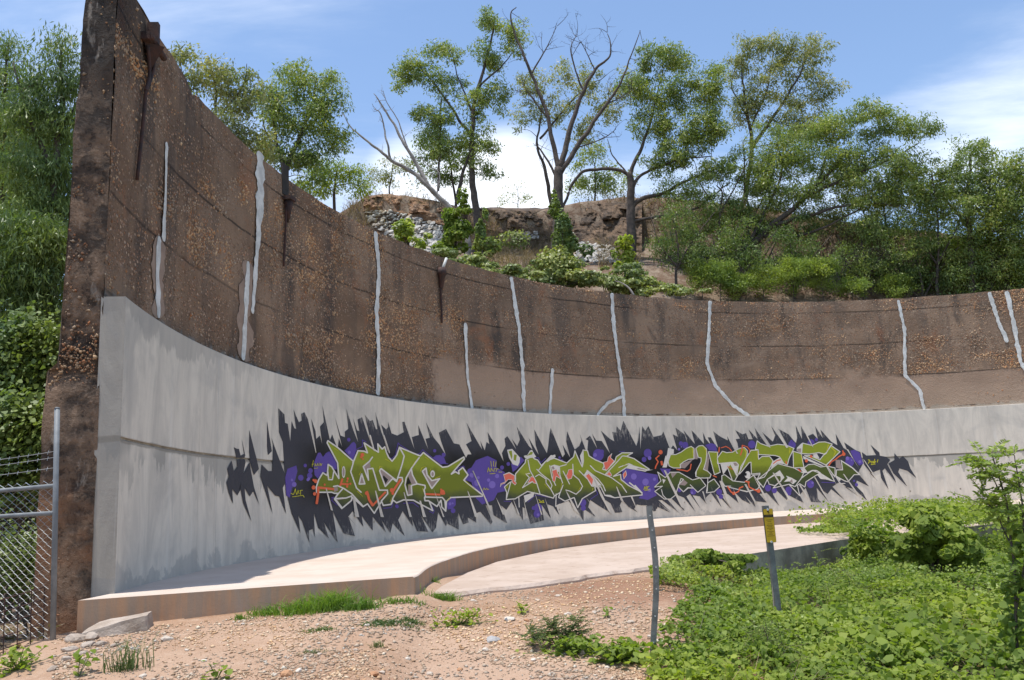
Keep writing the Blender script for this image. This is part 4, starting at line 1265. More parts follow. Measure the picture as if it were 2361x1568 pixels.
STREAK = ["A 370,1020 390,1020 510,1440 470,1430", "A 1310,1060 1330,1060 1480,1560 1420,1560", "A 890,1190 930,1200 1010,1560 930,1560", "B 240,1090 255,1090 400,1560 350,1560", "B 540,1250 570,1250 670,1560 610,1560", "B 810,1020 1020,1560 990,1560",
          "B 1455,1060 1475,1080 1660,1560 1600,1560", "B 1550,680 1570,680 1890,1380 1900,1500 1730,1080", "C 0,1180 200,1560 150,1560", "C 360,1180 520,1560 480,1560", "C 820,1010 1010,1560 980,1560", "C 600,1210 690,1560 660,1560", "C 1060,1190 1200,1560 1170,1560",
          "C 1500,1010 1560,1100 1820,1560 1700,1470", "D 410,710 470,790 850,1560 780,1500 590,1150", "D 930,950 950,960 1110,1310 1030,1250", "D 1230,1140 1280,1160 1400,1500 1330,1350", "D 280,1190 330,1250 560,1560 500,1500", "E 280,740 320,740 720,1560 640,1500 440,1100",
          "E 1240,1030 1490,1540 1320,1200", "E 1440,960 1500,960 1720,1560 1600,1400", "E 1080,1180 1110,1180 1180,1440 1150,1400", "F 680,840 960,1290 990,1420 950,1370", "F 500,1030 540,1030 760,1430 720,1430", "F 1090,790 1120,790 1500,1390 1410,1330",
          "F 1640,1040 1680,1050 1870,1350 1800,1300", "F 240,1060 410,1460 370,1400", "G 860,650 1260,1370 1120,1180 980,830", "G 1200,810 1230,820 1570,1290 1500,1250", "G 600,880 630,890 920,1400 800,1230", "G 1280,300 1310,300 1760,1080 1600,870 1540,700",
          "G 1620,500 1650,520 1880,860 1870,880", "G 430,0 460,0 590,270 560,240", "F 820,0 870,0 1050,270 1010,250", "F 1200,0 1260,10 1420,260 1380,270", "F 140,20 250,200 370,390 340,390 280,260", "A 1200,0 1230,0 1310,310 1280,290", "A 1460,0 1490,0 1600,340 1580,350"]

MUR = conform('mural', fill(BACK) + [p for s_ in SHARDS for p in fill(s_)], PM['k'], WALL, 0)
MUR['label'] = 'slate black spiky backdrop of the graffiti'
for s_ in PURPLE:
    conform('paint_cloud', fill(s_), PM['p'], MUR, 2)
for c_, r_ in PCIRC:
    conform('paint_bubble', [ell(c_, r_)], PM['p'], MUR, 2.5)
for c_, r_ in LCIRC:
    conform('paint_bubble', [ell(c_, r_)], PM['l'], MUR, 3.2)
for w_, ls in PURP_S:
    for s_ in ls:
        conform('purple_line', stroke(s_, w_), PM['p'], MUR, 3.8)
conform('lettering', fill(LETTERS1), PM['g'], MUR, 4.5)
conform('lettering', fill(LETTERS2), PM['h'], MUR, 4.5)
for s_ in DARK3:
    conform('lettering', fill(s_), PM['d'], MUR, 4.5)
for s_ in CREAM_F:
    conform('cream_facet', fill(s_), PM['w'], MUR, 5.2)
for s_ in TAUPE_F:
    conform('shaded_facet', fill(s_), PM['n'], MUR, 5.9)
for s_ in GREEN3:
    conform('lettering', fill(s_), PM['j'], MUR, 6.6)
for k_, ls in INNER.items():
    for s_ in ls:
        conform('facet', fill(s_), PM[k_], MUR, 6.6)
conform('letter_outline', stroke(LETTERS1, 26, closed=True), PM['w'], MUR, 7.3)
conform('letter_outline', stroke(LETTERS2, 22, closed=True), PM['w'], MUR, 7.3)
for s_ in DARK3 + GREEN3:
    conform('letter_outline', stroke(s_, 17, closed=True), PM['w'], MUR, 7.3)
for w_, ls in CREAM_S:
    for s_ in ls:
        conform('letter_outline', stroke(s_, w_), PM['w'], MUR, 7.6)
conform('ring_facet', [ell('A 715,705', 34, 112), ], PM['w'], MUR, 7.6)
conform('ring_facet', [ell('B 795,740', 44, 68)], PM['w'], MUR, 7.6)
conform('ring_facet', [ell('F 570,835', 62, 78)], PM['w'], MUR, 7.6)
conform('ring_facet', [ell('A 715,705', 20, 85), ], PM['n'], MUR, 8.0)
conform('ring_facet', [ell('B 795,745', 24, 42)], PM['n'], MUR, 8.0)
conform('ring_facet', [ell('F 530,825', 22, 32)], PM['b'], MUR, 8.0)
for s_ in SALMON:
    conform('flame', fill(s_), PM['r'], MUR, 8.4)
    conform('flame_edge', stroke(s_, 10, closed=True), PM['w'], MUR, 8.8)
for w_, s_ in ORANGE_S:
    conform('paint_drip', stroke(s_, w_), PM['o'], MUR, 8.4)
for c_, r_ in ORANGE_C:
    conform('paint_drip', [ell(c_, r_)], PM['o'], MUR, 8.9)
for w_, ls in YEL:
    for s_ in ls:
        conform('highlight', stroke(s_, w_, True), PM['y'], MUR, 8.4)
for s_ in STREAK:
    conform('bare_streak', fill(s_), PM['c'], MUR, 9.4)
for k_, (w_, ls) in enumerate(TAGS):
    conform('signature_tag', [q for s_ in ls for q in stroke(s_, w_)], PM['y'], MUR, 9.8)

# ------------------------------------------------------------------ iron brackets on the wall
def wall_frame(u, v_, r=RUP):
    p = on_cyl(u, v_, r)
    nrm = np.array([CX - p[0], CY - p[1], 0]) / r
    tg = np.array([-nrm[1], nrm[0], 0])
    tg = tg if tg @ np.array([1, 0.6, 0]) > 0 else -tg
    return p, nrm, tg


def rod(mb, pts, r, off=0.05, sides=8, n=14):
    P = []
    for u, v_ in pts:
        p, nrm, _ = wall_frame(u, v_)
        P.append(p + nrm * off)
    mb.tube(spline(P, n), r, sides)


def frame_rot(nrm, tg):
    return Matrix((Vector(tg), Vector(nrm), Vector((0, 0, 1)))).transposed()


p, nrm, tg = wall_frame(338, 100)
B1 = empty('wall_bracket', p, 'large rusty bracket with a very long rod near the dark free end of the wall', 'bracket')
R3 = frame_rot(nrm, tg)
mb = MB()
mb.box(p + nrm * 0.08 + np.array([0, 0, 0.13]), (0.08, 0.13, 0.28), rot=R3)
mb.build('upright_plate', M['rust'], B1)
mb = MB()
mb.tube([p + nrm * 0.10 - tg * 0.18, p + nrm * 0.10 + tg * 0.36], 0.042, 10)
mb.box(p + nrm * 0.05, (0.40, 0.10, 0.10), rot=R3)
mb.build('cross_bar', M['rust'], B1)
mb = MB()
mb.add([p + nrm * 0.02 - tg * 0.14 + [0, 0, -0.05], p + nrm * 0.22 + [0, 0, -0.05], p + nrm * 0.02 + tg * 0.24 + [0, 0, -0.05], p + nrm * 0.04 + tg * 0.05 + [0, 0, -0.34]],
       [(0, 1, 2), (0, 3, 1), (1, 3, 2), (0, 2, 3)])
mb.build('gusset', M['rust'], B1)
mb = MB()
rod(mb, [(331, 105), (335, 170), (326, 210)], 0.022)
rod(mb, [(346, 110), (343, 165), (327, 212)], 0.022)
rod(mb, [(327, 205), (318, 300), (306, 414)], 0.022)
mb.build('hanger_rod', M['rust'], B1, smooth_=True)

p, nrm, tg = wall_frame(657, 460)
B2 = empty('wall_bracket', p, 'rusty cup bracket and thin rod below a dark recess in the wall top', 'bracket')
R3 = frame_rot(nrm, tg)
mb = MB()
mb.box(p + nrm * 0.09 + np.array([0, 0, 0.0]), (0.22, 0.16, 0.07), rot=R3)
mb.build('seat_plate', M['rust'], B2)
mb = MB()
mb.tube([p + nrm * 0.07 + [0, 0, -0.04], p + nrm * 0.07 + [0, 0, -0.22], p + nrm * 0.06 + [0, 0, -0.45]], [0.085, 0.06, 0.02], 8)
rod(mb, [(654, 480), (652, 540), (648, 614)], 0.02)
mb.build('hanger_rod', M['rust'], B2, smooth_=True)
mb = MB()
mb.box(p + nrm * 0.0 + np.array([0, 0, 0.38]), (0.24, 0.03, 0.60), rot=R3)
mb.build('recess_shade', M['near_black'], B2)  # dark box painted as the shade inside the recess

p, nrm, tg = wall_frame(1012, 632)
B3 = empty('wall_bracket', p, 'rusty funnel bracket holding a short stub of pale pipe', 'bracket')
R3 = frame_rot(nrm, tg)
mb = MB()
mb.tube([p + nrm * 0.10 + [0, 0, 0.14], p + nrm * 0.10 + [0, 0, -0.03], p + nrm * 0.09 + [0, 0, -0.06], p + nrm * 0.06 + [0, 0, -0.34], p + nrm * 0.05 + [0, 0, -0.40]], [0.10, 0.12, 0.085, 0.055, 0.03], 10)
mb.build('cup', M['rust'], B3, smooth_=True)
mb = MB()
rod(mb, [(1012, 665), (1014, 700), (1015, 745)], 0.026)
mb.build('hanger_rod', M['rust'], B3, smooth_=True)
mb = MB()
mb.tube([p + nrm * 0.14 - tg * 0.04 + [0, 0, 0.08], p + nrm * 0.16 + tg * 0.12 + [0, 0, 0.40]], 0.035, 10)
M['pvc'] = mat_flat('pale_pipe', (0.55, 0.54, 0.50))
mb.build('pipe_stub', M['pvc'], B3, smooth_=True)

# ------------------------------------------------------------------ chain-link fence against the wall end
gp = np.array([-4.20, 7.95, 0.0])
gp[:2] = at_d(126, 1150, math.hypot(gp[0], gp[1]))[:2]
gp[2] = gz(gp[0], gp[1])
FEN = empty('chain_link_fence', gp, 'galvanised chain link fence with two pipe rails running up to the wall end', 'fence')
far = np.array([-8.9, 10.6, 0.0])
fd = (far - gp)
fd[2] = 0
FL = math.hypot(fd[0], fd[1])
fd /= FL
zr1, zr2 = at_d(128, 1120, math.hypot(gp[0], gp[1]))[2], at_d(125, 1183, math.hypot(gp[0], gp[1]))[2]
ztop = at_d(132, 942, math.hypot(gp[0], gp[1]))[2]
mb = MB()
gd = math.hypot(gp[0], gp[1])
pt_, pb_ = at_d(132, 942, gd), at_d(122, 1470, gd)
pb2 = pb_ + (pb_ - pt_) * 0.12
mb.tube([pb2, (pt_ + pb_) / 2, pt_], 0.024, 12)
mb.tube([pt_, pt_ + [0, 0, 0.012]], [0.026, 0.016], 12)
mb.build('post', M['galv'], FEN, smooth_=True)
for zr in (zr1, zr2):
    mb = MB()
    mb.tube([[gp[0], gp[1], zr], np.array([gp[0], gp[1], zr]) + fd * FL * 0.5 + [0, 0, -0.01], np.array([gp[0], gp[1], zr]) + fd * FL], 0.021, 10)
    mb.build('rail', M['galv'], FEN, smooth_=True)
for dist_ in (2.4, 4.9):
    q = gp + fd * dist_
    mb = MB()
    mb.tube([[q[0], q[1], -0.8], [q[0], q[1], ztop - 0.2]], 0.03, 10)
    mb.build('post', M['galv'], FEN, smooth_=True)
# wire netting: each wire zigzags between its two neighbours
mbw = MB()
sp_ = 0.072
zlo = gp[2] + 0.02
zhi = zr1 + 0.07
rows = int((zhi - zlo) / (sp_ * 0.5))
for i in range(int(FL / sp_)):
    pts = []
    for k in range(rows + 1):
        s_ = (i + 0.5 + (0.53 if (k + i) % 2 else -0.53)) * sp_
        q = gp + fd * s_
        side = np.array([-fd[1], fd[0], 0]) * (0.004 if (k + i) % 2 else -0.004)
        sag = 0.02 * math.sin(s_ * 1.7 + k * 0.11)
        pts.append(np.array([q[0], q[1], zlo + k * sp_ * 0.5]) + side + np.array([-fd[1], fd[0], 0]) * sag)
    v_, f_ = tube(pts, 0.0030, 3, False)
    mbw.add(v_, f_)
mbw.build('wire_netting', M['wire'], FEN, kind='stuff')
for k, zz in enumerate((1098 - 20, 1066 - 12, 1040)):
    z_ = at_d(125, zz, math.hypot(gp[0], gp[1]))[2]
    P = [np.array([gp[0], gp[1], z_]) + fd * s_ + [0, 0, -0.02 * math.sin(math.pi * s_ / 2.4)] for s_ in np.linspace(0, FL, 16)]
    mb = MB()
    mb.tube(P, 0.0028, 4)
    for s_ in np.arange(0.15, FL, 0.16):
        c_ = np.array([gp[0], gp[1], z_]) + fd * s_ + [0, 0, -0.02 * math.sin(math.pi * s_ / 2.4)]
        mb.tube([c_ + [0, 0, -0.018], c_ + [0.006, 0.006, 0.018]], 0.0022, 3)
    mb.build('barbed_strand', M['wire'], FEN)
# rusty mesh panel leaning along the bottom
a0, a1 = np.array([-4.35, 8.0, 0]), np.array([-4.75, 7.0, 0])
MP = empty('mesh_panel', (*((a0 + a1)[:2] / 2), gz(*((a0 + a1)[:2] / 2))), 'rusty square mesh panel standing in leaf litter below the fence', 'mesh panel')
dd = (a1 - a0)
dl = np.linalg.norm(dd)
dd /= dl
a1 = a0 + dd * 2.2
for k in range(18):
    q = a0 + dd * 2.2 * k / 17
    z0 = gz(q[0], q[1])
    mb = MB()
    mb.tube([[q[0], q[1], z0 - 0.1], [q[0] - 0.02, q[1], z0 + 0.47]], 0.005, 5)
    mb.build('vertical_bar', M['rust'], MP)
for k in range(5):
    P = []
    for s_ in np.linspace(0, 2.2, 8):
        q = a0 + dd * s_
        P.append([q[0] - 0.008, q[1], gz(q[0], q[1]) + 0.04 + 0.105 * k])
    mb = MB()
    mb.tube(P, 0.005, 5)
    mb.build('horizontal_bar', M['rust'], MP)

# ------------------------------------------------------------------ bent post and warning sign
M['steel'] = mat_noise('dull_grey_post', (0.20, 0.205, 0.20), (0.13, 0.13, 0.125), 12, 0.55, 0.002, 80, metal=0.35)
bp = on_ground(1503, 1522, 5.0)
dist_ = math.hypot(bp[0], bp[1])
BP = empty('bent_post', bp, 'thin bent grey metal post standing in bare dirt at the edge of the creepers', 'post')
pts = [at_d(u, v_, dist_) for u, v_ in [(1505, 1530), (1508, 1460), (1513, 1370), (1512, 1300), (1506, 1240), (1499, 1190), (1497, 1166)]]
pts = spline(pts, 26)
mb = MB()
# channel section: a flat web with two flanges
for off, wd, dp in ((0.0, 0.042, 0.006), (-0.019, 0.005, 0.026), (0.019, 0.005, 0.026)):
    V, F = [], []
    for q in pts:
        for sx, sy in ((-1, -1), (1, -1), (1, 1), (-1, 1)):
            V.append((q[0] + off + sx * wd / 2, q[1] + sy * dp / 2 + (0.012 if off else 0), q[2]))
    for i in range(len(pts) - 1):
        for k in range(4):
            k2 = (k + 1) % 4
            F.append((i * 4 + k, i * 4 + k2, (i + 1) * 4 + k2, (i + 1) * 4 + k))
    F += [(3, 2, 1, 0), tuple(len(V) - 4 + k for k in range(4))]
    mb.add(V, F)
mb.build('shaft', M['steel'], BP)
M['bolt'] = mat_flat('bare_steel', (0.55, 0.55, 0.53), 0.35)
for i in range(3, 24, 3):
    mb = MB()
    q = pts[i]
    mb.tube([q + [0, -0.003, 0], q + [0, -0.0075, 0]], 0.005, 8)
    mb.build('punched_hole', M['bolt'], BP)

sp0 = on_ground(1802, 1452, 6.0)
ds = math.hypot(sp0[0], sp0[1])
SG = empty('warning_sign', sp0, 'narrow yellow warning sign with black band on a leaning grey post', 'sign')
bot, top_ = at_d(1803, 1470, ds), at_d(1766, 1166, ds)
ax = (top_ - bot) / np.linalg.norm(top_ - bot)
mb = MB()
hw = 0.030
sidev = np.array([1, 0.28, 0]) / math.hypot(1, 0.28)
fwd = np.cross(sidev, ax)
fwd /= np.linalg.norm(fwd)
if fwd[1] > 0:
    fwd = -fwd


def obox(mb, c0, c1, hx, y0, y1):
    """box along the post axis from c0 to c1, half width hx, between depths y0 and y1 towards the viewer"""
    V = []
    for c_ in (c0, c1):
        for sx, yy in ((-1, y0), (1, y0), (1, y1), (-1, y1)):
            V.append(c_ + sidev * hx * sx + fwd * yy)
    mb.add(V, [(0, 1, 2, 3), (7, 6, 5, 4), (0, 4, 5, 1), (1, 5, 6, 2), (2, 6, 7, 3), (3, 7, 4, 0)])


obox(mb, bot, top_, 0.029, -0.004, 0.004)
for sx in (-0.027, 0.027):
    V = []
    for c_ in (bot, top_):
        for a_, yy in ((-0.003, 0), (0.003, 0), (0.003, -0.03), (-0.003, -0.03)):
            V.append(c_ + sidev * (sx + a_) + fwd * yy)
    mb.add(V, [(0, 1, 2, 3), (7, 6, 5, 4), (0, 4, 5, 1), (1, 5, 6, 2), (2, 6, 7, 3), (3, 7, 4, 0)])
mb.build('post', M['steel'], SG)
M['yel'] = mat_flat('yellow_sign_paint', (0.60, 0.36, 0.012), 0.45, 0.4)
M['blk'] = mat_flat('black_sign_print', (0.02, 0.018, 0.015), 0.5)
M['prt'] = mat_flat('faded_sign_print', (0.17, 0.10, 0.01), 0.5)
pb, pt = at_d(1777, 1251, ds), at_d(1768, 1173, ds)
pax = (pt - pb) / np.linalg.norm(pt - pb)
ph = np.linalg.norm(pt - pb)
pwid = ph * 0.335


def plate_pt(x, y, o):
    """x from -0.5 to 0.5 across, y from 0 (bottom) to 1 (top)"""
    return pb + sidev * x * pwid + pax * y * ph + fwd * o


def rrect(x0, x1, y0, y1, o, rad):
    pts = []
    for cx2, cy2, a0_ in ((x1 - rad, y1 - rad * 0.335, 0), (x0 + rad, y1 - rad * 0.335, 90), (x0 + rad, y0 + rad * 0.335, 180), (x1 - rad, y0 + rad * 0.335, 270)):
        for k in range(5):
            q = math.radians(a0_ + k * 22.5)
            pts.append(plate_pt(cx2 + rad * math.cos(q), cy2 + rad * 0.335 * math.sin(q), o))
    return pts


V = rrect(-0.5, 0.5, 0, 1, 0.016, 0.12) + rrect(-0.5, 0.5, 0, 1, 0.010, 0.12)
F = [tuple(range(20)), tuple(range(39, 19, -1))] + [(i, i + 20, (i + 1) % 20 + 20, (i + 1) % 20) for i in range(20)]
PLT = obj('sign_plate', V, F, M['blk'], SG)
V = rrect(-0.475, 0.475, 0.008, 0.992, 0.0172, 0.10)
obj('sign_face', V, [tuple(range(20))], M['yel'], PLT)
obj('black_band', [plate_pt(-0.475, 0.745, 0.0184), plate_pt(0.475, 0.745, 0.0184), plate_pt(0.475, 0.825, 0.0184), plate_pt(-0.475, 0.825, 0.0184)], [(0, 1, 2, 3)], M['blk'], PLT)
# blurred lines of print
rg = random.Random(3)
mb = MB()
for y_, wd in ((0.665, 0.62), (0.615, 0.40), (0.55, 0.42), (0.505, 0.62), (0.465, 0.42), (0.42, 0.62), (0.38, 0.22), (0.325, 0.62), (0.285, 0.26), (0.245, 0.46), (0.195, 0.72)):
    x = -wd / 2
    while x < wd / 2:
        l_ = min(0.03 + 0.05 * rg.random(), wd / 2 - x + 0.01)
        mb.add([plate_pt(x, y_ - 0.009, 0.0186), plate_pt(x + l_, y_ - 0.009, 0.0186), plate_pt(x + l_, y_ + 0.009, 0.0186), plate_pt(x, y_ + 0.009, 0.0186)], [(0, 1, 2, 3)])
        x += l_ + 0.012 + 0.02 * rg.random()
mb.build('small_print', M['prt'], PLT)
mb = MB()
x = -0.33
while x < 0.33:
    mb.add([plate_pt(x, 0.772, 0.0192), plate_pt(x + 0.05, 0.772, 0.0192), plate_pt(x + 0.05, 0.802, 0.0192), plate_pt(x, 0.802, 0.0192)], [(0, 1, 2, 3)])
    x += 0.075
mb.build('band_print', M['prt'], PLT)
mb = MB()
sym = [(0.10, 0.935), (-0.06, 0.925), (-0.10, 0.905), (0.05, 0.895), (0.08, 0.875), (0.02, 0.86)]
for (x0, y0), (x1, y1) in zip(sym[:-1], sym[1:]):
    dx, dy = (x1 - x0), (y1 - y0) * 3
    l_ = math.hypot(dx, dy)
    nx_, ny_ = -dy / l_ * 0.035, dx / l_ * 0.035 / 3
    mb.add([plate_pt(x0 + nx_, y0 + ny_, 0.0186), plate_pt(x0 - nx_, y0 - ny_, 0.0186), plate_pt(x1 - nx_, y1 - ny_, 0.0186), plate_pt(x1 + nx_, y1 + ny_, 0.0186)], [(0, 1, 2, 3)])
mb.build('sign_symbol', M['blk'], PLT)
for y_ in (0.975, 0.02):
    mb = MB()
    c_ = plate_pt(-0.03, y_, 0.017)
    mb.tube([c_, c_ + fwd * 0.008], 0.011, 8)
    mb.build('bolt', M['bolt'], PLT)

# pale stake leaning beside the sign post
q0 = sp0 + sidev * -0.10
q0[2] = gz(q0[0], q0[1])
ST = empty('wooden_stake', q0, 'thin pale bare stick leaning beside the yellow sign post', 'stick')
M['stick'] = mat_noise('bleached_wood', (0.42, 0.36, 0.29), (0.30, 0.25, 0.20), 9, 0.85, 0.004, 40)
mb = MB()
mb.tube(spline([at_d(1786, 1425, ds), at_d(1782, 1350, ds), at_d(1777, 1290, ds), at_d(1773, 1252, ds)], 10), 0.009, 6)
mb.build('shaft', M['stick'], ST, smooth_=True)

# ------------------------------------------------------------------ rocks, rubble and gravel
def rock(name, c, size, mat, label, cat='rock', group=None, seed=0, flat=0.6, parent=None, rz=None, **kw):
    bm = bmesh.new()
    bmesh.ops.create_icosphere(bm, subdivisions=2, radius=1.0)
    rg = np.random.default_rng(seed)
    pl = rg.normal(size=(9, 3))
    pl /= np.linalg.norm(pl, axis=1)[:, None]
    dd_ = 0.55 + 0.35 * rg.random(9)
    V = np.array([v_.co for v_ in bm.verts])
    for n_, d_ in zip(pl, dd_):
        h = V @ n_
        V = V - np.maximum(h - d_, 0)[:, None] * n_[None]
    V = V * (0.9 + 0.2 * fbm(V * 2 + seed, 1.0, 2, seed)[:, None])
    V = V * np.array([1, 0.75, flat]) * np.asarray(size)
    a_ = rg.random() * 6.28 if rz is None else rz
    rot = np.array([[math.cos(a_), -math.sin(a_), 0], [math.sin(a_), math.cos(a_), 0], [0, 0, 1]])
    V = V @ rot.T + np.asarray(c)
    F = [[v_.index for v_ in f_.verts] for f_ in bm.faces]
    bm.free()
    return obj(name, V, F, mat, parent, label=label, cat=cat, group=group, **kw)


M['rock_w'] = mat_noise('pale_rock', (0.62, 0.55, 0.46), (0.50, 0.40, 0.31), 9, 0.9, 0.01, 40)
M['rock_o'] = mat_noise('orange_rock', (0.46, 0.25, 0.13), (0.36, 0.17, 0.085), 9, 0.9, 0.01, 40)
M['rock_g'] = mat_noise('grey_rock', (0.40, 0.38, 0.36), (0.30, 0.28, 0.27), 9, 0.9, 0.01, 40)
M['rubble'] = mat_noise('pale_broken_concrete', (0.47, 0.39, 0.32), (0.33, 0.26, 0.20), 5, 0.93, 0.012, 30)
ROCKS = [(383, 1476, 16, 'w'), (660, 1557, 18, 'o'), (690, 1548, 12, 'w'), (735, 1510, 9, 'w'), (845, 1443, 8, 'w'), (1175, 1430, 16, 'w'), (1215, 1432, 9, 'o'), (1310, 1418, 10, 'w'),
         (1455, 1436, 11, 'w'), (1370, 1412, 8, 'w'), (1500, 1470, 12, 'w'), (1520, 1480, 12, 'w'), (1135, 1478, 20, 'g'), (1120, 1500, 12, 'w'), (1090, 1386, 7, 'w'), (1230, 1523, 9, 'w'), (1345, 1505, 15, 'w'), (862, 1558, 15, 'o'),
         (880, 1552, 9, 'w'), (990, 1555, 10, 'w'), (560, 1440, 7, 'w'), (600, 1500, 7, 'o'), (470, 1525, 8, 'w'), (1040, 1430, 9, 'o'), (940, 1520, 8, 'w'), (1060, 1545, 9, 'o'), (1400, 1540, 8, 'w'), (780, 1470, 7, 'w'),
         (430, 1500, 7, 'w'), (1285, 1375, 9, 'w'), (1240, 1385, 7, 'w'), (330, 1560, 9, 'w'), (820, 1500, 7, 'w')]
cn = {'w': 'pale', 'o': 'orange brown', 'g': 'bluish grey'}
for k, (u, v_, r_, c_) in enumerate(ROCKS):
    p = on_ground(u, v_, 5.0)
    s_ = r_ * math.hypot(p[0], p[1]) / FOC
    rock('rock', p + [0, 0, s_ * 0.12], (s_, s_, s_), M['rock_' + c_], f'{cn[c_]} loose rock lying on the bare gravelly dirt', 'rock', f'{cn[c_]} loose rocks on the dirt', 100 + k, 0.5)
# broken concrete lump at the wall foot and crumbled rubble beside it
p = on_ground(258, 1462, 5.0)
bm = bmesh.new()
cu = [(-0.32, -0.13, -0.10), (0.36, -0.15, -0.10), (0.40, 0.16, -0.10), (-0.30, 0.20, -0.10), (-0.36, -0.12, 0.00), (0.30, -0.13, 0.15), (0.36, 0.12, 0.17), (-0.20, 0.15, 0.10)]
vs_ = [bm.verts.new(q) for q in cu]
for q in ((3, 2, 1, 0), (4, 5, 6, 7), (0, 1, 5, 4), (1, 2, 6, 5), (2, 3, 7, 6), (3, 0, 4, 7)):
    bm.faces.new([vs_[i] for i in q])
bmesh.ops.subdivide_edges(bm, edges=bm.edges[:], cuts=4, use_grid_fill=True)
V = np.array([v_.co for v_ in bm.verts])
nn = np.stack([fbm(V * 5 + k * 7.1, 1.0, 3, 30 + k) - 0.5 for k in range(3)], -1)
V = V + nn * 0.07
a_ = 0.35
rot = np.array([[math.cos(a_), -math.sin(a_), 0], [math.sin(a_), math.cos(a_), 0], [0, 0, 1]])
F = [[v_.index for v_ in f_.verts] for f_ in bm.faces]
bm.free()
obj('concrete_lump', (V * 0.78) @ rot.T + p + [0.02, 0.05, 0.03], F, M['rubble'], label='tilted lump of broken pale concrete at the foot of the platform', cat='rubble')
for k, (u, v_, r_) in enumerate([(175, 1478, 22), (215, 1472, 20), (200, 1490, 16), (235, 1486, 14), (160, 1500, 14), (150, 1522, 12), (190, 1508, 10), (120, 1545, 12), (265, 1490, 9)]):
    p = on_ground(u, v_, 5.0)
    s_ = r_ * math.hypot(p[0], p[1]) / FOC
    rock('rubble_piece', p + [0, 0, s_ * 0.15], (s_ * 1.2, s_, s_), M['rubble'], 'crumbled piece of pale concrete beside the wall end', 'rubble', 'crumbled concrete by the wall end', 200 + k, 0.55)

# gravel over the bare dirt
us = 120 + 1480 * RNG.random(26000)
vs2 = 1312 + 275 * RNG.random(26000)
P = []
d_ = np.stack([ray(u, v_) for u, v_ in zip(us, vs2)])
zg = np.full(len(us), -0.35)
for _ in range(14):
    tt = (zg - EYE) / d_[:, 2]
    X, Y = d_[:, 0] * tt, d_[:, 1] * tt
    zg = 0.5 * zg + 0.5 * ground_z(X, Y)
tt = (zg - EYE) / d_[:, 2]
X, Y = d_[:, 0] * tt, d_[:, 1] * tt
rc = np.hypot(X - CX, Y - CY)
tha = np.degrees(np.arctan2(X - CX, Y - CY))
okm = ((tha < -101.3) | (rc < 13.1)) & (Y < 13) & (Y > 4) & (X - 0.12 * (Y - 6) < 1.6) & (X > -4.6)
okm &= ~((X > -1.2) & (Y > 9.15 + (X + 1.1) * 0.84))
cl_ = fbm(np.stack([X, Y, 0 * X], -1), 1.5, 3, 40)
okm &= RNG.random(len(X)) < sstep(cl_, 0.35, 0.62) + 0.15
X, Y = X[okm], Y[okm]
P = np.stack([X, Y, ground_z(X, Y) + 0.002], -1)
stones_obj('gravel', P, np.tile([0.0, 0.0, 1.0], (len(P), 1)) + 0.15 * RNG.normal(size=(len(P), 3)), 0.006 + 0.020 * RNG.random(len(P)) ** 3, M['pebble'], None, 8, 0.55,
           kind='stuff', label='small pale and brown pebbles scattered over the dirt', cat='gravel')

# ------------------------------------------------------------------ vegetation
M['bark'] = mat_noise('grey_brown_bark', (0.115, 0.088, 0.070), (0.060, 0.047, 0.040), 6, 0.95, 0.02, 25)
M['bark_pale'] = mat_noise('bleached_dead_wood', (0.36, 0.32, 0.285), (0.22, 0.19, 0.165), 5, 0.9, 0.015, 25)
M['bark_d'] = mat_noise('dark_branch_bark', (0.055, 0.045, 0.038), (0.032, 0.027, 0.024), 6, 0.95, 0.02, 25)
M['lf_tree'] = mat_leaf('tree_leaf', [(0.149, 0.204, 0.067), (0.220, 0.301, 0.087), (0.295, 0.362, 0.108), (0.192, 0.253, 0.092), (0.398, 0.398, 0.168)], 0.35)
M['lf_pale'] = mat_leaf('pale_tree_leaf', [(0.218, 0.247, 0.113), (0.294, 0.312, 0.151), (0.343, 0.324, 0.188), (0.228, 0.281, 0.101)], 0.38)
M['lf_dark'] = mat_leaf('dark_tree_leaf', [(0.104, 0.158, 0.057), (0.155, 0.219, 0.070), (0.206, 0.274, 0.090)], 0.30)
M['lf_yel'] = mat_leaf('yellow_green_leaf', [(0.196, 0.282, 0.047), (0.285, 0.373, 0.060), (0.373, 0.415, 0.095), (0.242, 0.303, 0.064)], 0.40)
M['lf_vine'] = mat_leaf('creeper_leaf', [(0.150, 0.215, 0.036), (0.220, 0.300, 0.052), (0.280, 0.345, 0.080), (0.185, 0.255, 0.050), (0.115, 0.170, 0.034)], 0.42, 0.6, 0.22)
M['lf_hvine'] = mat_leaf('hill_creeper_leaf', [(0.166, 0.223, 0.072), (0.245, 0.298, 0.103), (0.310, 0.336, 0.144), (0.132, 0.186, 0.062)], 0.3)
M['lf_feath'] = mat_leaf('feathery_leaf', [(0.233, 0.317, 0.071), (0.326, 0.399, 0.106), (0.187, 0.267, 0.071)], 0.4)
M['lf_dry'] = mat_leaf('dry_grass', [(0.26, 0.205, 0.15), (0.19, 0.145, 0.105), (0.33, 0.265, 0.20)], 0.25, 0.8, 0.1)
M['lf_grass'] = mat_leaf('grass_blade', [(0.115, 0.216, 0.027), (0.162, 0.277, 0.041), (0.203, 0.297, 0.061)], 0.4)
M['lf_weed'] = mat_leaf('weed_leaf', [(0.095, 0.142, 0.047), (0.128, 0.182, 0.061), (0.162, 0.203, 0.081)], 0.3)
M['lf_dead'] = mat_leaf('dead_yellow_leaf', [(0.42, 0.27, 0.06), (0.33, 0.19, 0.07), (0.45, 0.34, 0.10)], 0.3)


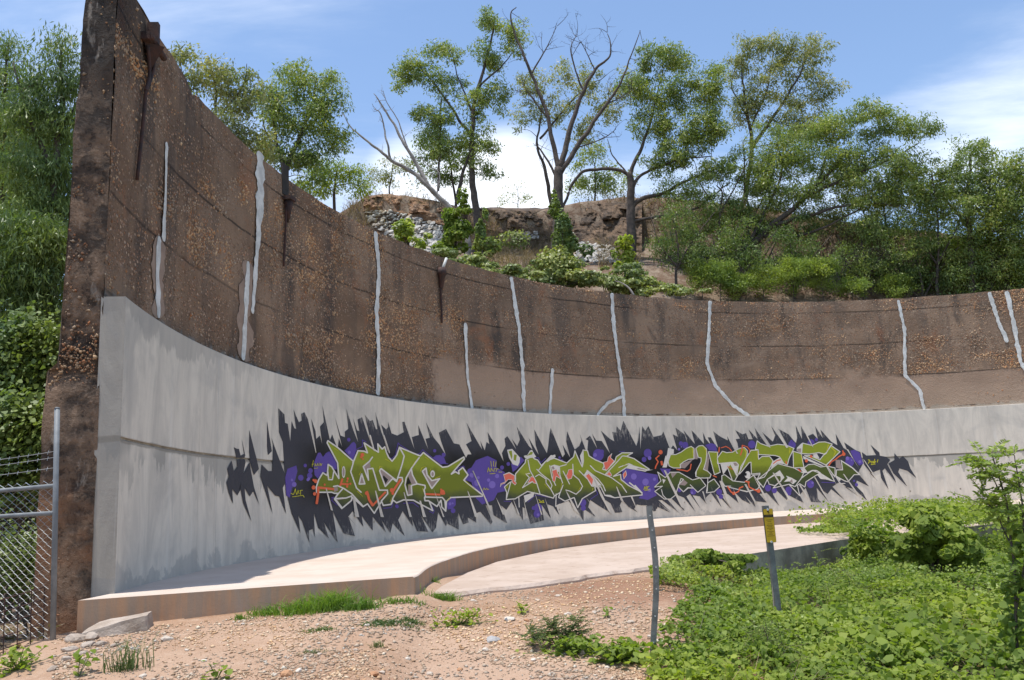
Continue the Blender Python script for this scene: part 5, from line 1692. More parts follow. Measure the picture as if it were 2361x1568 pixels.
def in_poly(u, v_, poly):
    ins_ = np.zeros(len(u), bool)
    for i in range(len(poly)):
        (x1, y1), (x2, y2) = poly[i], poly[i - 1]
        c = ((y1 > v_) != (y2 > v_)) & (u < (x2 - x1) * (v_ - y1) / (y2 - y1 + 1e-9) + x1)
        ins_ ^= c
    return ins_


def norm(a):
    return a / (np.linalg.norm(a, axis=-1, keepdims=True) + 1e-9)


def leaf_quads(P, D, Ln, Wd, rg, fold=0.0):
    """kite-shaped leaves: base P, direction D, length Ln, width Wd -> (n*4,3)"""
    n = len(P)
    side = norm(np.cross(D, rg.normal(size=(n, 3))))
    nrm = np.cross(side, D)
    mid = P + D * (Ln * 0.45)[:, None] + nrm * (Ln * 0.06)[:, None]
    tip = P + D * Ln[:, None] - nrm * (Ln * 0.10)[:, None]
    return np.stack([P, mid + side * (Wd * 0.5)[:, None], tip, mid - side * (Wd * 0.5)[:, None]], 1).reshape(-1, 3)


def leaf_hex(P, Nn, Sz, rg):
    """broad heart-like leaves facing along Nn -> (n*6,3)"""
    n = len(P)
    d = norm(np.cross(Nn, rg.normal(size=(n, 3))))
    s_ = np.cross(Nn, d)
    out = []
    for x, y, h in ((0, -0.45, 0.0), (0.52, -0.28, 0.10), (0.42, 0.22, 0.06), (0, 0.62, -0.12), (-0.42, 0.22, 0.06), (-0.52, -0.28, 0.10)):
        out.append(P + d * (Sz * y)[:, None] + s_ * (Sz * x)[:, None] + Nn * (Sz * h)[:, None])
    return np.stack(out, 1).reshape(-1, 3)


def canopy_points(crowns, dist, rg, dens, depth=0.8, shrink=0.86):
    """cluster centres in ellipsoids given in photo pixels (u, v, ru, rv[, dist shift])"""
    C, R = [], []
    for cr in crowns:
        u, v_, ru, rv = cr[:4]
        dd_ = dist + (cr[4] if len(cr) > 4 else 0)
        k = dd_ / FOC
        ru, rv = ru * shrink, rv * shrink
        c = at_d(u, v_, dd_)
        az_ = math.atan2(c[0], c[1])
        rt, fw = np.array([math.cos(az_), -math.sin(az_), 0]), np.array([math.sin(az_), math.cos(az_), 0])
        n = max(6, int(dens * ru * rv / 900))
        q = rg.normal(size=(n, 3))
        q = q / np.linalg.norm(q, axis=1)[:, None] * (rg.random(n) ** 0.42)[:, None]
        C.append(c + rt * (q[:, :1] * ru * k) + fw * (q[:, 1:2] * ru * k * depth) + np.array([0, 0, 1]) * (q[:, 2:] * rv * k * 1.05))
        R.append(np.full(n, 1.0))
    return np.concatenate(C)


def wall_out(u):
    d = ray(u, 690)
    d = d / math.hypot(d[0], d[1])
    b_ = d[0] * CX + d[1] * CY
    return b_ + math.sqrt(max(b_ * b_ - (CX * CX + CY * CY - 17.3 ** 2), 0))


def tree(name, label, dist, limbs, crowns, leaf='lf_tree', bark='bark', dens=9, per=85, lsize=0.13, lw=0.34, spread=0.33, droop=0.75, seed=0,
         twigs=True, group=None, cat='tree', twig_r=0.012, ground=True, base=None, extra_twigs=0, depth=0.8):
    """limbs: [(pixel polyline, r0, r1[, depth shift at the end])]; crowns: pixel ellipsoids"""
    rg = np.random.default_rng(seed)
    lsize, per = lsize * 0.88, int(per * 1.22)
    sk, mb = [], MB()
    first = None
    if dist > 22:
        far_ = max(wall_out(u) for lb in limbs for u, _ in lb[0])
        if crowns:
            far_ = max(far_, max(wall_out(c[0] + c[2]) for c in crowns if c[1] + c[3] > 560) if any(c[1] + c[3] > 560 for c in crowns) else 0)
        k_ = max(dist, far_ + 2.0) / dist
        dist *= k_
        limbs = [(lb[0], lb[1] * k_, lb[2] * k_, *lb[3:]) for lb in limbs]
    for li, lb in enumerate(limbs):
        pts, r0, r1 = lb[:3]
        sh = lb[3] if len(lb) > 3 else 0
        W = [at_d(u, v_, dist + sh * i / max(1, len(pts) - 1)) for i, (u, v_) in enumerate(pts)]
        if li == 0 and ground:
            g_ = W[0].copy()
            g_[2] = min(gz(g_[0], g_[1]), g_[2]) - 0.15
            W = [g_] + (W if W[0][2] - g_[2] > 0.4 else W[1:])
        if first is None:
            first = W[0]
        P = spline(W, max(10, len(W) * 6))
        wob = np.stack([fbm(P * 1.4 + 3 * k + seed, 1.0, 3, 60 + k) - 0.5 for k in range(3)], -1) * min(0.22, 3 * r0 + 0.05)
        wob[0] = 0
        P = P + wob
        rr_ = np.linspace(r0, r1, len(P))
        if li == 0:
            rr_[:3] *= np.array([1.5, 1.2, 1.05])
        mb.tube(P, rr_, 8 if r0 > 0.06 else 5)
        sk.append(np.column_stack([P, rr_]))
    sk = np.concatenate(sk)
    root = empty(name, (first[0], first[1], first[2] + 0.15), label, cat, group)
    C = canopy_points(crowns, dist, rg, dens, depth) if crowns else np.zeros((0, 3))
    tg_ = list(C[rg.permutation(len(C))[:int(len(C) * 0.55)]]) if twigs and len(C) else []
    for c in tg_:
        dv = sk[:, :3] - c
        cost = np.linalg.norm(dv, axis=1) + 0.7 * np.maximum(dv[:, 2], 0)
        j = int(np.argmin(cost))
        a = sk[j, :3]
        ln = np.linalg.norm(c - a)
        if ln > 4.5:
            continue
        m_ = (a + c) / 2 + np.array([0, 0, 0.12 * ln]) + rg.normal(size=3) * 0.08 * ln
        P = spline([a, m_, c], 6)
        r0 = min(sk[j, 3] * 0.7, twig_r * (1 + ln * 0.6))
        mb.tube(P, np.linspace(r0, 0.004, len(P)), 4, False)
        if len(sk) < 4000:
            sk = np.vstack([sk, np.column_stack([P[2:5], np.full(3, r0 * 0.5)])])
    mb.build('trunk', M[bark], root, smooth_=True)
    if len(C):
        n = len(C) * per
        ci = rg.integers(0, len(C), n)
        cs = spread * (0.6 + 0.7 * rg.random(len(C)))
        off = norm(rg.normal(size=(n, 3))) * (rg.random(n) ** 0.5)[:, None] * (1.3 * cs)[ci][:, None] * np.array([1, 1, 0.7])
        P = C[ci] + off
        D = norm(rg.normal(size=(n, 3)) * 0.75 + off * 0.8 + np.array([0, 0, -droop]))
        Ln = lsize * (0.6 + 0.8 * rg.random(n))
        V = leaf_quads(P, D, Ln, Ln * lw, rg)
        obj_np('crown', V, 4, M[leaf], root)
    return root


def dead_twigs(mb, P0, rg, n, ln, r, up=0.6, fork=2):
    """bare forking twigs from a polyline"""
    for _ in range(n):
        j = rg.integers(len(P0) // 3, len(P0))
        a = P0[j]
        d = norm(rg.normal(size=3) + np.array([0, 0, up]) + 0.6 * norm(P0[-1] - P0[0]))
        l_ = ln * (0.5 + rg.random())
        P = spline([a, a + d * l_ * 0.5 + rg.normal(size=3) * 0.06 * l_, a + d * l_ + rg.normal(size=3) * 0.1 * l_], 7)
        mb.tube(P, np.linspace(r, r * 0.3, 7), 4, False)
        if fork:
            dead_twigs(mb, P, rg, 2, ln * 0.5, r * 0.55, up, fork - 1)


# --- trees behind the wall, from the free end to the right
GT = 'trees on the hill behind the wall'
tree('leafy_tree', 'thin pale leafy tree rising close behind the tall end of the wall', 24, [([(470, 420), (490, 330), (500, 240), (480, 130)], 0.10, 0.02), ([(490, 320), (430, 200), (415, 130)], 0.04, 0.01), ([(495, 280), (560, 200), (570, 150)], 0.04, 0.01)],
     [(430, 130, 40, 40), (490, 190, 70, 70), (560, 210, 60, 75), (520, 290, 90, 70), (590, 330, 60, 60)], 'lf_pale', dens=6.5, per=70, lsize=0.13, seed=1, group=GT)
tree('leafy_tree', 'rounded bright green tree with forked trunk above the sloping wall top', 27, [([(655, 440), (655, 400), (640, 330), (620, 250)], 0.14, 0.03), ([(657, 400), (690, 320), (720, 230), (730, 180)], 0.09, 0.02), ([(700, 300), (760, 240), (790, 220)], 0.04, 0.01), ([(645, 345), (610, 300), (600, 260)], 0.04, 0.01)],
     [(690, 190, 75, 50), (760, 220, 55, 60), (630, 240, 50, 60), (700, 270, 110, 70), (650, 340, 70, 60), (770, 320, 45, 55), (720, 380, 60, 50)], 'lf_tree', dens=7.5, per=85, seed=2, group=GT)
tree('leafy_tree', 'low spreading shrub tree between the round tree and the rocky crest', 29, [([(770, 470), (775, 420), (780, 380)], 0.07, 0.02)],
     [(760, 400, 60, 45), (820, 420, 40, 40), (720, 440, 50, 30)], 'lf_yel', dens=9, per=80, seed=3, group=GT)
tree('leafy_tree', 'small pale shrub tree on the crest left of the leaning dead trunk', 38, [([(900, 440), (905, 400), (910, 360)], 0.05, 0.015)], [(900, 395, 55, 40), (960, 400, 40, 40), (860, 410, 40, 35)], 'lf_pale', dens=7, per=60, seed=4, group=GT)
# tall slim tree
tree('leafy_tree', 'tallest slim tree with two dark trunks standing on the rocky ledge', 34, [([(1100, 510), (1092, 420), (1088, 330), (1095, 240), (1120, 140), (1140, 40)], 0.19, 0.03), ([(1052, 470), (1065, 410), (1088, 340)], 0.09, 0.06),
     ([(1090, 320), (1040, 250), (990, 180), (950, 130)], 0.07, 0.015), ([(1093, 260), (1060, 190), (1040, 120)], 0.05, 0.012), ([(1105, 200), (1160, 150), (1190, 110)], 0.05, 0.012), ([(1010, 440), (1015, 330), (1018, 230)], 0.06, 0.02)],
     [(1140, 50, 50, 45), (1190, 90, 40, 60), (1130, 130, 55, 50), (1020, 120, 60, 35), (960, 160, 60, 50), (1030, 190, 60, 45), (930, 190, 35, 40), (1090, 240, 60, 50), (1000, 270, 70, 55), (1010, 350, 60, 50), (1100, 330, 60, 60), (1150, 230, 40, 50), (1120, 390, 40, 30)],
     'lf_tree', dens=8, per=80, lsize=0.15, seed=5, group=GT)
tree('leafy_tree', 'darker dense tree behind the tall slim tree', 36, [([(1050, 460), (1040, 380), (1030, 320)], 0.08, 0.02)], [(1000, 330, 60, 45), (1060, 360, 60, 40), (1030, 400, 70, 30)], 'lf_dark', dens=9, per=80, lsize=0.15, seed=6, group=GT)
# pale trees behind the bare one
tree('leafy_tree', 'pale leafy tree with a leaning trunk behind the bare tree', 38, [([(1272, 470), (1255, 390), (1240, 330), (1250, 230)], 0.13, 0.03), ([(1245, 320), (1330, 220), (1400, 170)], 0.06, 0.015), ([(1248, 260), (1210, 200), (1200, 170)], 0.04, 0.01)],
     [(1240, 190, 60, 55), (1310, 170, 60, 40), (1370, 190, 55, 45), (1290, 250, 80, 50), (1400, 250, 55, 60), (1210, 270, 40, 50), (1350, 300, 60, 40), (1440, 190, 40, 50)], 'lf_pale', dens=7, per=65, lsize=0.15, seed=7, group=GT)
tree('leafy_tree', 'rounded light green tree low on the crest beside the bare trunk', 40, [([(1370, 480), (1372, 420), (1368, 370)], 0.07, 0.02)], [(1370, 360, 55, 35), (1340, 410, 55, 40), (1420, 410, 55, 45), (1380, 440, 60, 30)], 'lf_tree', dens=8, per=75, lsize=0.15, seed=8, group=GT)
tree('sapling', 'wispy grey shrub alone against the cloud on the crest', 44, [([(1195, 475), (1195, 440), (1190, 425)], 0.03, 0.01)], [(1190, 440, 45, 20), (1220, 460, 40, 14), (1160, 462, 30, 12)], 'lf_pale', dens=10, per=22, lsize=0.14, seed=9, cat='shrub')
# right-hand masses
tree('leafy_tree', 'dark trunked tree with long low limbs reaching right from the cliff', 33, [([(1455, 600), (1455, 520), (1452, 440), (1450, 400)], 0.21, 0.13), ([(1450, 410), (1480, 340), (1500, 280), (1520, 200)], 0.09, 0.02), ([(1453, 480), (1475, 462), (1540, 440), (1600, 410), (1660, 385)], 0.11, 0.03),
     ([(1452, 440), (1480, 400), (1560, 372), (1640, 360)], 0.08, 0.02), ([(1450, 405), (1400, 390), (1340, 400), (1310, 450), (1290, 500)], 0.075, 0.05, -0.6), ([(1448, 405), (1415, 360), (1400, 320)], 0.04, 0.012), ([(1457, 510), (1540, 498), (1620, 470), (1680, 420)], 0.07, 0.02)],
     [(1500, 130, 50, 40), (1560, 140, 60, 45), (1480, 200, 60, 50), (1560, 220, 80, 60), (1640, 200, 50, 70), (1500, 290, 60, 50), (1580, 310, 80, 60), (1640, 300, 60, 60), (1540, 370, 70, 45), (1660, 390, 60, 40)], 'lf_tree', dens=10, per=90, lsize=0.14, seed=10, group=GT)
tree('leafy_tree', 'tall airy tree with the highest crown on the right of the hill', 36, [([(1690, 610), (1705, 520), (1720, 440), (1735, 340), (1720, 240), (1710, 150)], 0.18, 0.03), ([(1735, 340), (1790, 260), (1840, 180), (1860, 120)], 0.09, 0.015), ([(1730, 300), (1770, 200), (1780, 130)], 0.05, 0.012), ([(1725, 270), (1690, 200), (1700, 140)], 0.04, 0.01)],
     [(1740, 100, 60, 35), (1800, 120, 60, 45), (1870, 120, 60, 50), (1700, 150, 40, 50), (1780, 190, 80, 55), (1890, 200, 55, 60), (1720, 240, 60, 60), (1820, 270, 70, 50), (1860, 290, 60, 50)], 'lf_pale', dens=9, per=80, lsize=0.14, seed=11, group=GT)
tree('leafy_tree', 'leaning tree with dark limbs sweeping up to the right', 32, [([(1640, 660), (1690, 600), (1760, 540), (1830, 480), (1900, 410), (1950, 350)], 0.17, 0.04), ([(1790, 520), (1880, 490), (1990, 470), (2080, 480)], 0.08, 0.015), ([(1850, 460), (1950, 410), (2050, 370), (2120, 330)], 0.07, 0.015),
     ([(1880, 430), (1910, 350), (1930, 290)], 0.06, 0.015), ([(1760, 545), (1850, 540), (1960, 490), (2040, 430)], 0.06, 0.015), ([(1700, 600), (1760, 500), (1800, 400), (1790, 330)], 0.08, 0.02)],
     [(1900, 300, 70, 60), (1980, 280, 60, 45), (2040, 290, 55, 50), (2120, 300, 45, 45), (1830, 350, 70, 60), (1940, 370, 80, 55), (2060, 370, 80, 50), (1760, 400, 60, 60), (1860, 440, 70, 50), (1980, 450, 80, 45), (2080, 430, 60, 50)], 'lf_tree', dens=10, per=95, lsize=0.13, seed=12, group=GT)
tree('leafy_tree', 'dense green tree at the far right with a peaked crown', 34, [([(2240, 700), (2235, 560), (2230, 450), (2240, 360)], 0.14, 0.03), ([(2233, 500), (2290, 430), (2330, 380)], 0.06, 0.015), ([(2233, 520), (2180, 460), (2150, 420)], 0.06, 0.015)],
     [(2240, 350, 50, 35), (2210, 410, 70, 50), (2290, 420, 70, 55), (2340, 390, 40, 45), (2150, 440, 60, 40), (2250, 490, 100, 60), (2340, 500, 60, 60), (2420, 430, 60, 80)], 'lf_tree', dens=11, per=95, lsize=0.13, seed=13, group=GT)
tree('leafy_tree', 'yellowish tangled tree low on the right behind the wall top', 29, [([(2330, 720), (2320, 640), (2310, 580)], 0.09, 0.03), ([(2310, 600), (2250, 560), (2200, 530)], 0.05, 0.012)], [(2300, 560, 70, 50), (2220, 570, 70, 45), (2350, 610, 50, 50), (2150, 560, 60, 45), (2420, 560, 60, 70)], 'lf_yel', dens=8, per=70, lsize=0.12, seed=14, group=GT)
# understory, dark
for k, (cr, lab, lf) in enumerate([
        ([(1560, 500, 60, 45), (1530, 560, 50, 50), (1600, 570, 50, 50)], 'dark shrub under the long low limbs', 'lf_dark'),
        ([(1700, 540, 60, 50), (1660, 600, 60, 50), (1740, 610, 60, 45)], 'dark thicket at the foot of the airy tree', 'lf_dark'),
        ([(1830, 560, 70, 50), (1900, 600, 70, 50), (1800, 620, 50, 35)], 'dark thicket below the leaning limbs', 'lf_dark'),
        ([(1990, 540, 70, 50), (2060, 580, 70, 55), (1980, 610, 70, 45)], 'twiggy dull green thicket right of the leaning limbs', 'lf_tree'),
        ([(2120, 500, 60, 50), (2130, 620, 70, 50), (2200, 650, 70, 40)], 'dark thicket below the peaked tree', 'lf_dark'),
        ([(2300, 660, 80, 45), (2380, 640, 60, 60)], 'dull green thicket beside the yellowish tree', 'lf_tree')]):
    u0, v0 = cr[0][0], cr[-1][1] + 70
    tree('thicket', lab, 28.5 + (k % 3), [([(u0, v0), (u0 + 5, v0 - 60), (u0 - 8, v0 - 130)], 0.06, 0.02), ([(u0 + 3, v0 - 20), (u0 + 40, v0 - 90), (u0 + 90, v0 - 150)], 0.04, 0.01), ([(u0 + 3, v0 - 20), (u0 - 40, v0 - 80), (u0 - 60, v0 - 140)], 0.04, 0.01)],
         cr, lf, 'bark', dens=8, per=75, lsize=0.11, seed=30 + k, cat='shrub', twig_r=0.014)
# fuller growth behind the right half of the wall
for k, (cr, lab, lf) in enumerate([
        ([(1600, 430, 60, 45), (1660, 470, 60, 45), (1620, 520, 60, 45), (1540, 440, 50, 35)], 'mid green tree filling in behind the long low limbs', 'lf_tree'),
        ([(1780, 330, 70, 60), (1720, 390, 60, 55), (1790, 440, 60, 50), (1740, 480, 60, 50)], 'leafy tree between the airy tree and the leaning limbs', 'lf_tree'),
        ([(1950, 410, 80, 50), (2040, 460, 80, 50), (1900, 500, 70, 50), (1990, 520, 80, 45)], 'leafy tree spreading behind the leaning limbs', 'lf_pale'),
        ([(2110, 400, 70, 45), (2160, 480, 70, 55), (2080, 520, 70, 45), (2150, 560, 60, 50)], 'leafy tree before the peaked tree on the right', 'lf_tree'),
        ([(2330, 450, 60, 50), (2280, 540, 70, 50), (2350, 580, 70, 60), (2240, 610, 70, 45)], 'bushy tree below the peaked crown at the wall top', 'lf_tree'),
        ([(1650, 640, 60, 40), (1730, 650, 60, 36), (1810, 600, 60, 45)], 'dark scrub close behind the wall top under the leaning tree', 'lf_dark'),
        ([(1560, 580, 50, 50), (1600, 640, 50, 40), (1540, 640, 40, 36), (1640, 590, 50, 50)], 'dark scrub at the foot of the dark trunked tree', 'lf_dark'),
        ([(1690, 490, 50, 45), (1750, 530, 60, 50), (1840, 520, 60, 45), (1700, 580, 60, 50)], 'shaded scrub tree below the airy tree', 'lf_dark'),
        ([(1920, 640, 70, 40), (2000, 640, 70, 45), (2090, 650, 70, 40)], 'dark scrub along the wall top among feathery bushes', 'lf_dark'),
        ([(2180, 640, 70, 50), (2270, 640, 70, 50), (2350, 640, 60, 50)], 'dull scrub along the wall top at its rising end', 'lf_tree')]):
    u0, v0 = cr[1][0], cr[-1][1] + 90
    tree('scrub_tree', lab, 33 + (k % 3), [([(u0, v0), (u0 + 5, v0 - 80), (u0 - 8, cr[0][1])], 0.07, 0.02), ([(u0 + 3, v0 - 40), (u0 + 40, v0 - 110), (u0 + 70, v0 - 170)], 0.04, 0.01), ([(u0 + 3, v0 - 40), (u0 - 40, v0 - 100), (u0 - 60, v0 - 160)], 0.04, 0.01)],
         cr, lf, 'bark', dens=8, per=95, lsize=0.12, seed=130 + k, cat='tree', twig_r=0.014)
# light feathery bushes along the wall top
for k, (u, v_, ru, rv) in enumerate([(1700, 660, 46, 28), (1760, 648, 44, 36), (1830, 636, 50, 46), (1895, 636, 46, 46), (1620, 640, 44, 40), (1965, 668, 44, 24), (2060, 664, 54, 26), (1660, 640, 36, 34)]):
    tree('feathery_bush', 'light green feathery bush showing just above the wall top', 29, [([(u, v_ + 50), (u, v_ + 10), (u + 6, v_ - 20)], 0.02, 0.006)], [(u, v_, ru, rv), (u - 15, v_ - rv * 0.5, ru * 0.4, rv * 0.5), (u + 18, v_ - rv * 0.6, ru * 0.35, rv * 0.5)], 'lf_feath', dens=18, per=110,
         lsize=0.085, lw=0.35, spread=0.24, droop=0.2, seed=50 + k, cat='bush', group='feathery bushes along the wall top')

# --- bare tree and leaning dead tree
rg = np.random.default_rng(77)
limbs = [([(1283, 640), (1286, 560), (1288, 470), (1290, 390)], 0.25, 0.18), ([(1290, 400), (1275, 330), (1262, 260), (1225, 170), (1195, 100), (1178, 40), (1190, 20)], 0.11, 0.015), ([(1262, 270), (1230, 230), (1200, 190)], 0.04, 0.01),
         ([(1290, 390), (1315, 300), (1335, 230), (1370, 160), (1405, 130), (1400, 75)], 0.12, 0.015), ([(1292, 400), (1350, 310), (1400, 240), (1440, 170), (1475, 70)], 0.11, 0.012), ([(1345, 215), (1325, 160), (1318, 110), (1330, 80)], 0.045, 0.01), ([(1225, 170), (1250, 130), (1268, 95), (1285, 60)], 0.04, 0.008),
         ([(1400, 240), (1430, 225), (1470, 200)], 0.035, 0.008), ([(1370, 160), (1352, 120), (1340, 95)], 0.03, 0.008), ([(1290, 420), (1255, 360), (1235, 330)], 0.06, 0.02), ([(1330, 340), (1390, 320), (1420, 300)], 0.03, 0.01)]
root = tree('bare_tree', 'bare grey brown tree with wide forking leafless branches', 32, limbs, [], seed=70)
mb = MB()
for pts, r0, r1 in limbs[1:]:
    P = spline([at_d(u, v_, 32) for u, v_ in pts], 20)
    dead_twigs(mb, P, rg, 6, 0.75, 0.014, 0.5, 2)
mb.build('twigs', M['bark'], root, kind='stuff')
limbs = [([(1075, 540), (1045, 490), (1000, 440), (950, 395), (905, 370), (860, 335), (815, 300), (790, 265)], 0.15, 0.012), ([(1000, 445), (955, 370), (915, 300), (880, 240), (862, 215)], 0.09, 0.012), ([(905, 372), (890, 320), (875, 260), (862, 250)], 0.05, 0.01), ([(940, 340), (918, 280), (893, 235), (888, 225)], 0.03, 0.008),
         ([(1010, 450), (1012, 400), (985, 380), (960, 350)], 0.03, 0.008)]
root = tree('dead_leaning_tree', 'bleached dead tree leaning left over the rubble slope', 31, limbs, [], bark='bark_pale', seed=71)
mb = MB()
for pts, r0, r1 in limbs:
    P = spline([at_d(u, v_, 31) for u, v_ in pts], 20)
    dead_twigs(mb, P, rg, 4, 0.5, 0.012, 0.4, 1)
mb.build('twigs', M['bark_pale'], root, kind='stuff')

# --- left: trees beyond the fence
GL = 'drooping trees beyond the fence'
tree('drooping_tree', 'tall drooping narrow-leaved tree rising above the fence', 17.5, [([(120, 900), (125, 650), (130, 400), (135, 200), (140, 110)], 0.13, 0.02), ([(130, 420), (60, 260), (30, 140)], 0.06, 0.01), ([(132, 300), (180, 220), (190, 160)], 0.04, 0.01)],
     [(140, 120, 45, 45), (100, 200, 60, 60), (170, 200, 40, 50), (60, 260, 60, 60), (140, 300, 60, 70), (60, 380, 70, 70), (150, 420, 50, 80), (90, 500, 80, 70)], 'lf_dark', dens=8, per=75, lsize=0.13, lw=0.20, droop=1.5, spread=0.26, seed=80, group=GL)
tree('drooping_tree', 'pale topped drooping tree at the far side of the fence', 20, [([(-10, 900), (0, 600), (10, 300), (15, 110)], 0.13, 0.02)], [(15, 110, 40, 40), (-20, 180, 60, 60), (40, 200, 40, 50), (0, 300, 80, 80), (20, 420, 80, 80), (-30, 520, 70, 80)], 'lf_tree', dens=8, per=75, lsize=0.13, lw=0.20, droop=1.5, spread=0.26, seed=81, group=GL)
tree('drooping_tree', 'shady drooping tree low behind the fence and wall end', 16, [([(60, 1000), (70, 800), (80, 600)], 0.10, 0.03), ([(75, 700), (130, 620), (150, 560)], 0.05, 0.012)], [(60, 560, 80, 70), (130, 560, 50, 80), (20, 660, 80, 70), (100, 680, 70, 60), (30, 760, 70, 50)], 'lf_dark', dens=9, per=85, lsize=0.13, lw=0.2, droop=1.5, spread=0.26, seed=82, group=GL)
tree('drooping_tree', 'dark full tree closing the view behind the drooping trees', 22, [([(70, 1000), (75, 700), (80, 400)], 0.14, 0.03)], [(0, 330, 90, 80), (110, 330, 80, 80), (40, 450, 100, 80), (130, 500, 60, 80), (-20, 560, 80, 80), (90, 620, 90, 70), (20, 720, 90, 70), (110, 760, 60, 60)], 'lf_dark', dens=9, per=80, lsize=0.14, lw=0.24, droop=1.3, spread=0.34, seed=83, group=GL)
tree('low_thicket', 'dark low thicket filling the gap behind the chain link', 15, [([(30, 1260), (35, 1200), (40, 1150)], 0.03, 0.01)], [(-30, 1120, 70, 60), (50, 1140, 60, 50), (0, 1190, 80, 50), (80, 1210, 40, 50), (-60, 1200, 60, 60), (40, 1060, 70, 50)], 'lf_dark', dens=14, per=80, lsize=0.11, lw=0.4, droop=0.4, spread=0.24, seed=84, cat='thicket')
for k, (cr, lab) in enumerate([([(60, 800, 70, 50), (100, 860, 50, 60), (30, 900, 60, 60)], 'bright broad-leaved bush behind the fence beside the wall'), ([(40, 1000, 70, 60), (90, 1050, 40, 60), (10, 1080, 50, 50)], 'leafy green bush low behind the chain link'),
                               ([(60, 1290, 45, 30), (20, 1300, 40, 35)], 'pale green weed growing just inside the fence')]):
    rg2 = np.random.default_rng(90 + k)
    dist_ = (13.5, 12.6, 10.6)[k]
    C = canopy_points(cr, dist_, rg2, 16)
    per = 85
    n = len(C) * per
    ci = rg2.integers(0, len(C), n)
    P = C[ci] + rg2.normal(size=(n, 3)) * 0.16
    Nn = norm(rg2.normal(size=(n, 3)) * 0.7 + np.array([-0.2, -0.5, 0.8]))
    b0 = C.mean(0)
    g0 = gz(b0[0], b0[1])
    root = empty('leafy_bush', (b0[0], b0[1], g0), lab, 'bush')
    obj_np('foliage', leaf_hex(P, Nn, 0.034 + 0.042 * rg2.random(n) if k < 2 else 0.02 + 0.03 * rg2.random(n), rg2), 6, M['lf_dark' if k < 2 else 'lf_weed'], root)
    mb = MB()
    for q in C[::9]:
        mb.tube(spline([(b0[0] + 0.2 * rg2.normal(), b0[1] + 0.2 * rg2.normal(), g0 - 0.05), (b0 + q) / 2 + [0, 0, -0.2], q], 6), np.linspace(0.012, 0.004, 6), 4, False)
    mb.build('stem', M['bark'], root)

# --- rocky ledge on the crest
M['ledge'] = mat_noise('layered_rock', (0.16, 0.105, 0.066), (0.065, 0.048, 0.036), 1.5, 0.95, 0.10, 6, c3=(0.29, 0.17, 0.09))
M['ledge_o'] = mat_noise('orange_layered_rock', (0.36, 0.195, 0.10), (0.15, 0.09, 0.055), 2.2, 0.95, 0.08, 8, c3=(0.46, 0.33, 0.22))


def ledge(name, label, u0, u1, vtop, vbot, dist, mat, seed, cat='rock ledge', fwd_=0.0):
    nu, nv = max(12, int((u1 - u0) / 3)), 26
    rg2 = np.random.default_rng(seed)
    V = []
    UU = np.linspace(u0, u1, nu + 1)
    GB = on_ground_many(UU, np.interp(UU, *zip(*vbot)) + 2, start_behind=True, dmax=44)
    DB = np.minimum(np.hypot(GB[:, 0], GB[:, 1]), dist) - 0.05
    for i in range(nu + 1):
        u = u0 + (u1 - u0) * i / nu
        vt = np.interp(u, *zip(*vtop))
        vb = np.interp(u, *zip(*vbot))
        dbot = DB[i]
        for j in range(nv + 1):
            q = j / nv
            v_ = vt + (vb - vt) * q
            p = at_d(u, v_, dist)
            lay = math.floor((p[2] * 2.6 + 0.9 * fbm(np.array([u * 0.012, 0.0, seed]), 1, 2, 3)))
            o_ = 0.8 * (vnoise(np.array([u * 0.045, lay * 3.7, seed])) - 0.5) + 0.8 * (fbm(np.array([u * 0.09, p[2] * 4.2, seed + 2.0]), 1.0, 3, 5) - 0.5)
            taper = 1.2 * max(0, 0.08 - q) / 0.08
            dq = dist + (dbot - dist) * q ** 0.8
            o_ *= 0.8 * math.sin(math.pi * min(1, q * 0.9 + 0.12))
            V.append(at_d(u, v_ + 3 * (vnoise(np.array([u * 0.06, q * 9, seed])) - 0.5), dq + o_ + taper))
    F = []
    for i in range(nu):
        for j in range(nv):
            a_ = i * (nv + 1) + j
            F.append((a_, a_ + nv + 1, a_ + nv + 2, a_ + 1))
    return obj(name, V, F, mat, label=label, cat=cat)


ledge('rock_ledge', 'orange crumbling rock bank at the crest left of the dead trunk', 838, 1035, [(838, 450), (900, 448), (960, 455), (1035, 478)], [(838, 486), (900, 492), (960, 505), (1035, 520)], 35.8, M['ledge_o'], 3)
ledge('rock_ledge', 'long dark layered rock ledge running under the trees', 1030, 1480, [(1030, 482), (1100, 478), (1250, 480), (1330, 474), (1400, 458), (1480, 462)], [(1030, 520), (1100, 525), (1250, 552), (1330, 560), (1400, 568), (1480, 580)], 35.8, M['ledge'], 9)
# rubble pitching: pale flat stones on the slope
M['pitch'] = mat_leaf('pale_pitching_stone', [(0.44, 0.42, 0.39), (0.55, 0.52, 0.47), (0.36, 0.34, 0.32), (0.50, 0.43, 0.34)], 0.0, 0.9, 0.1)


STONE_ME = []
for k in range(8):
    rg_ = np.random.default_rng(900 + k)
    bm = bmesh.new()
    pts_ = norm(rg_.normal(size=(14, 3))) * (0.85 + 0.3 * rg_.random((14, 1))) * np.array([1.0, 0.75, 0.42])
    for q in pts_:
        bm.verts.new(q)
    hull = bmesh.ops.convex_hull(bm, input=bm.verts[:])
    bmesh.ops.delete(bm, geom=[v_ for v_ in bm.verts if not v_.link_faces], context='VERTS')
    me_ = bpy.data.meshes.new('stone')
    bm.to_mesh(me_)
    bm.free()
    me_.materials.append(mat_noise('pitching_stone', [(0.46, 0.435, 0.40), (0.56, 0.53, 0.48), (0.38, 0.36, 0.335), (0.52, 0.45, 0.36)][k % 4], [(0.36, 0.34, 0.31), (0.46, 0.43, 0.39), (0.30, 0.28, 0.26), (0.42, 0.36, 0.29)][k % 4], 5, 0.92, 0.01, 30))
    STONE_ME.append(me_)


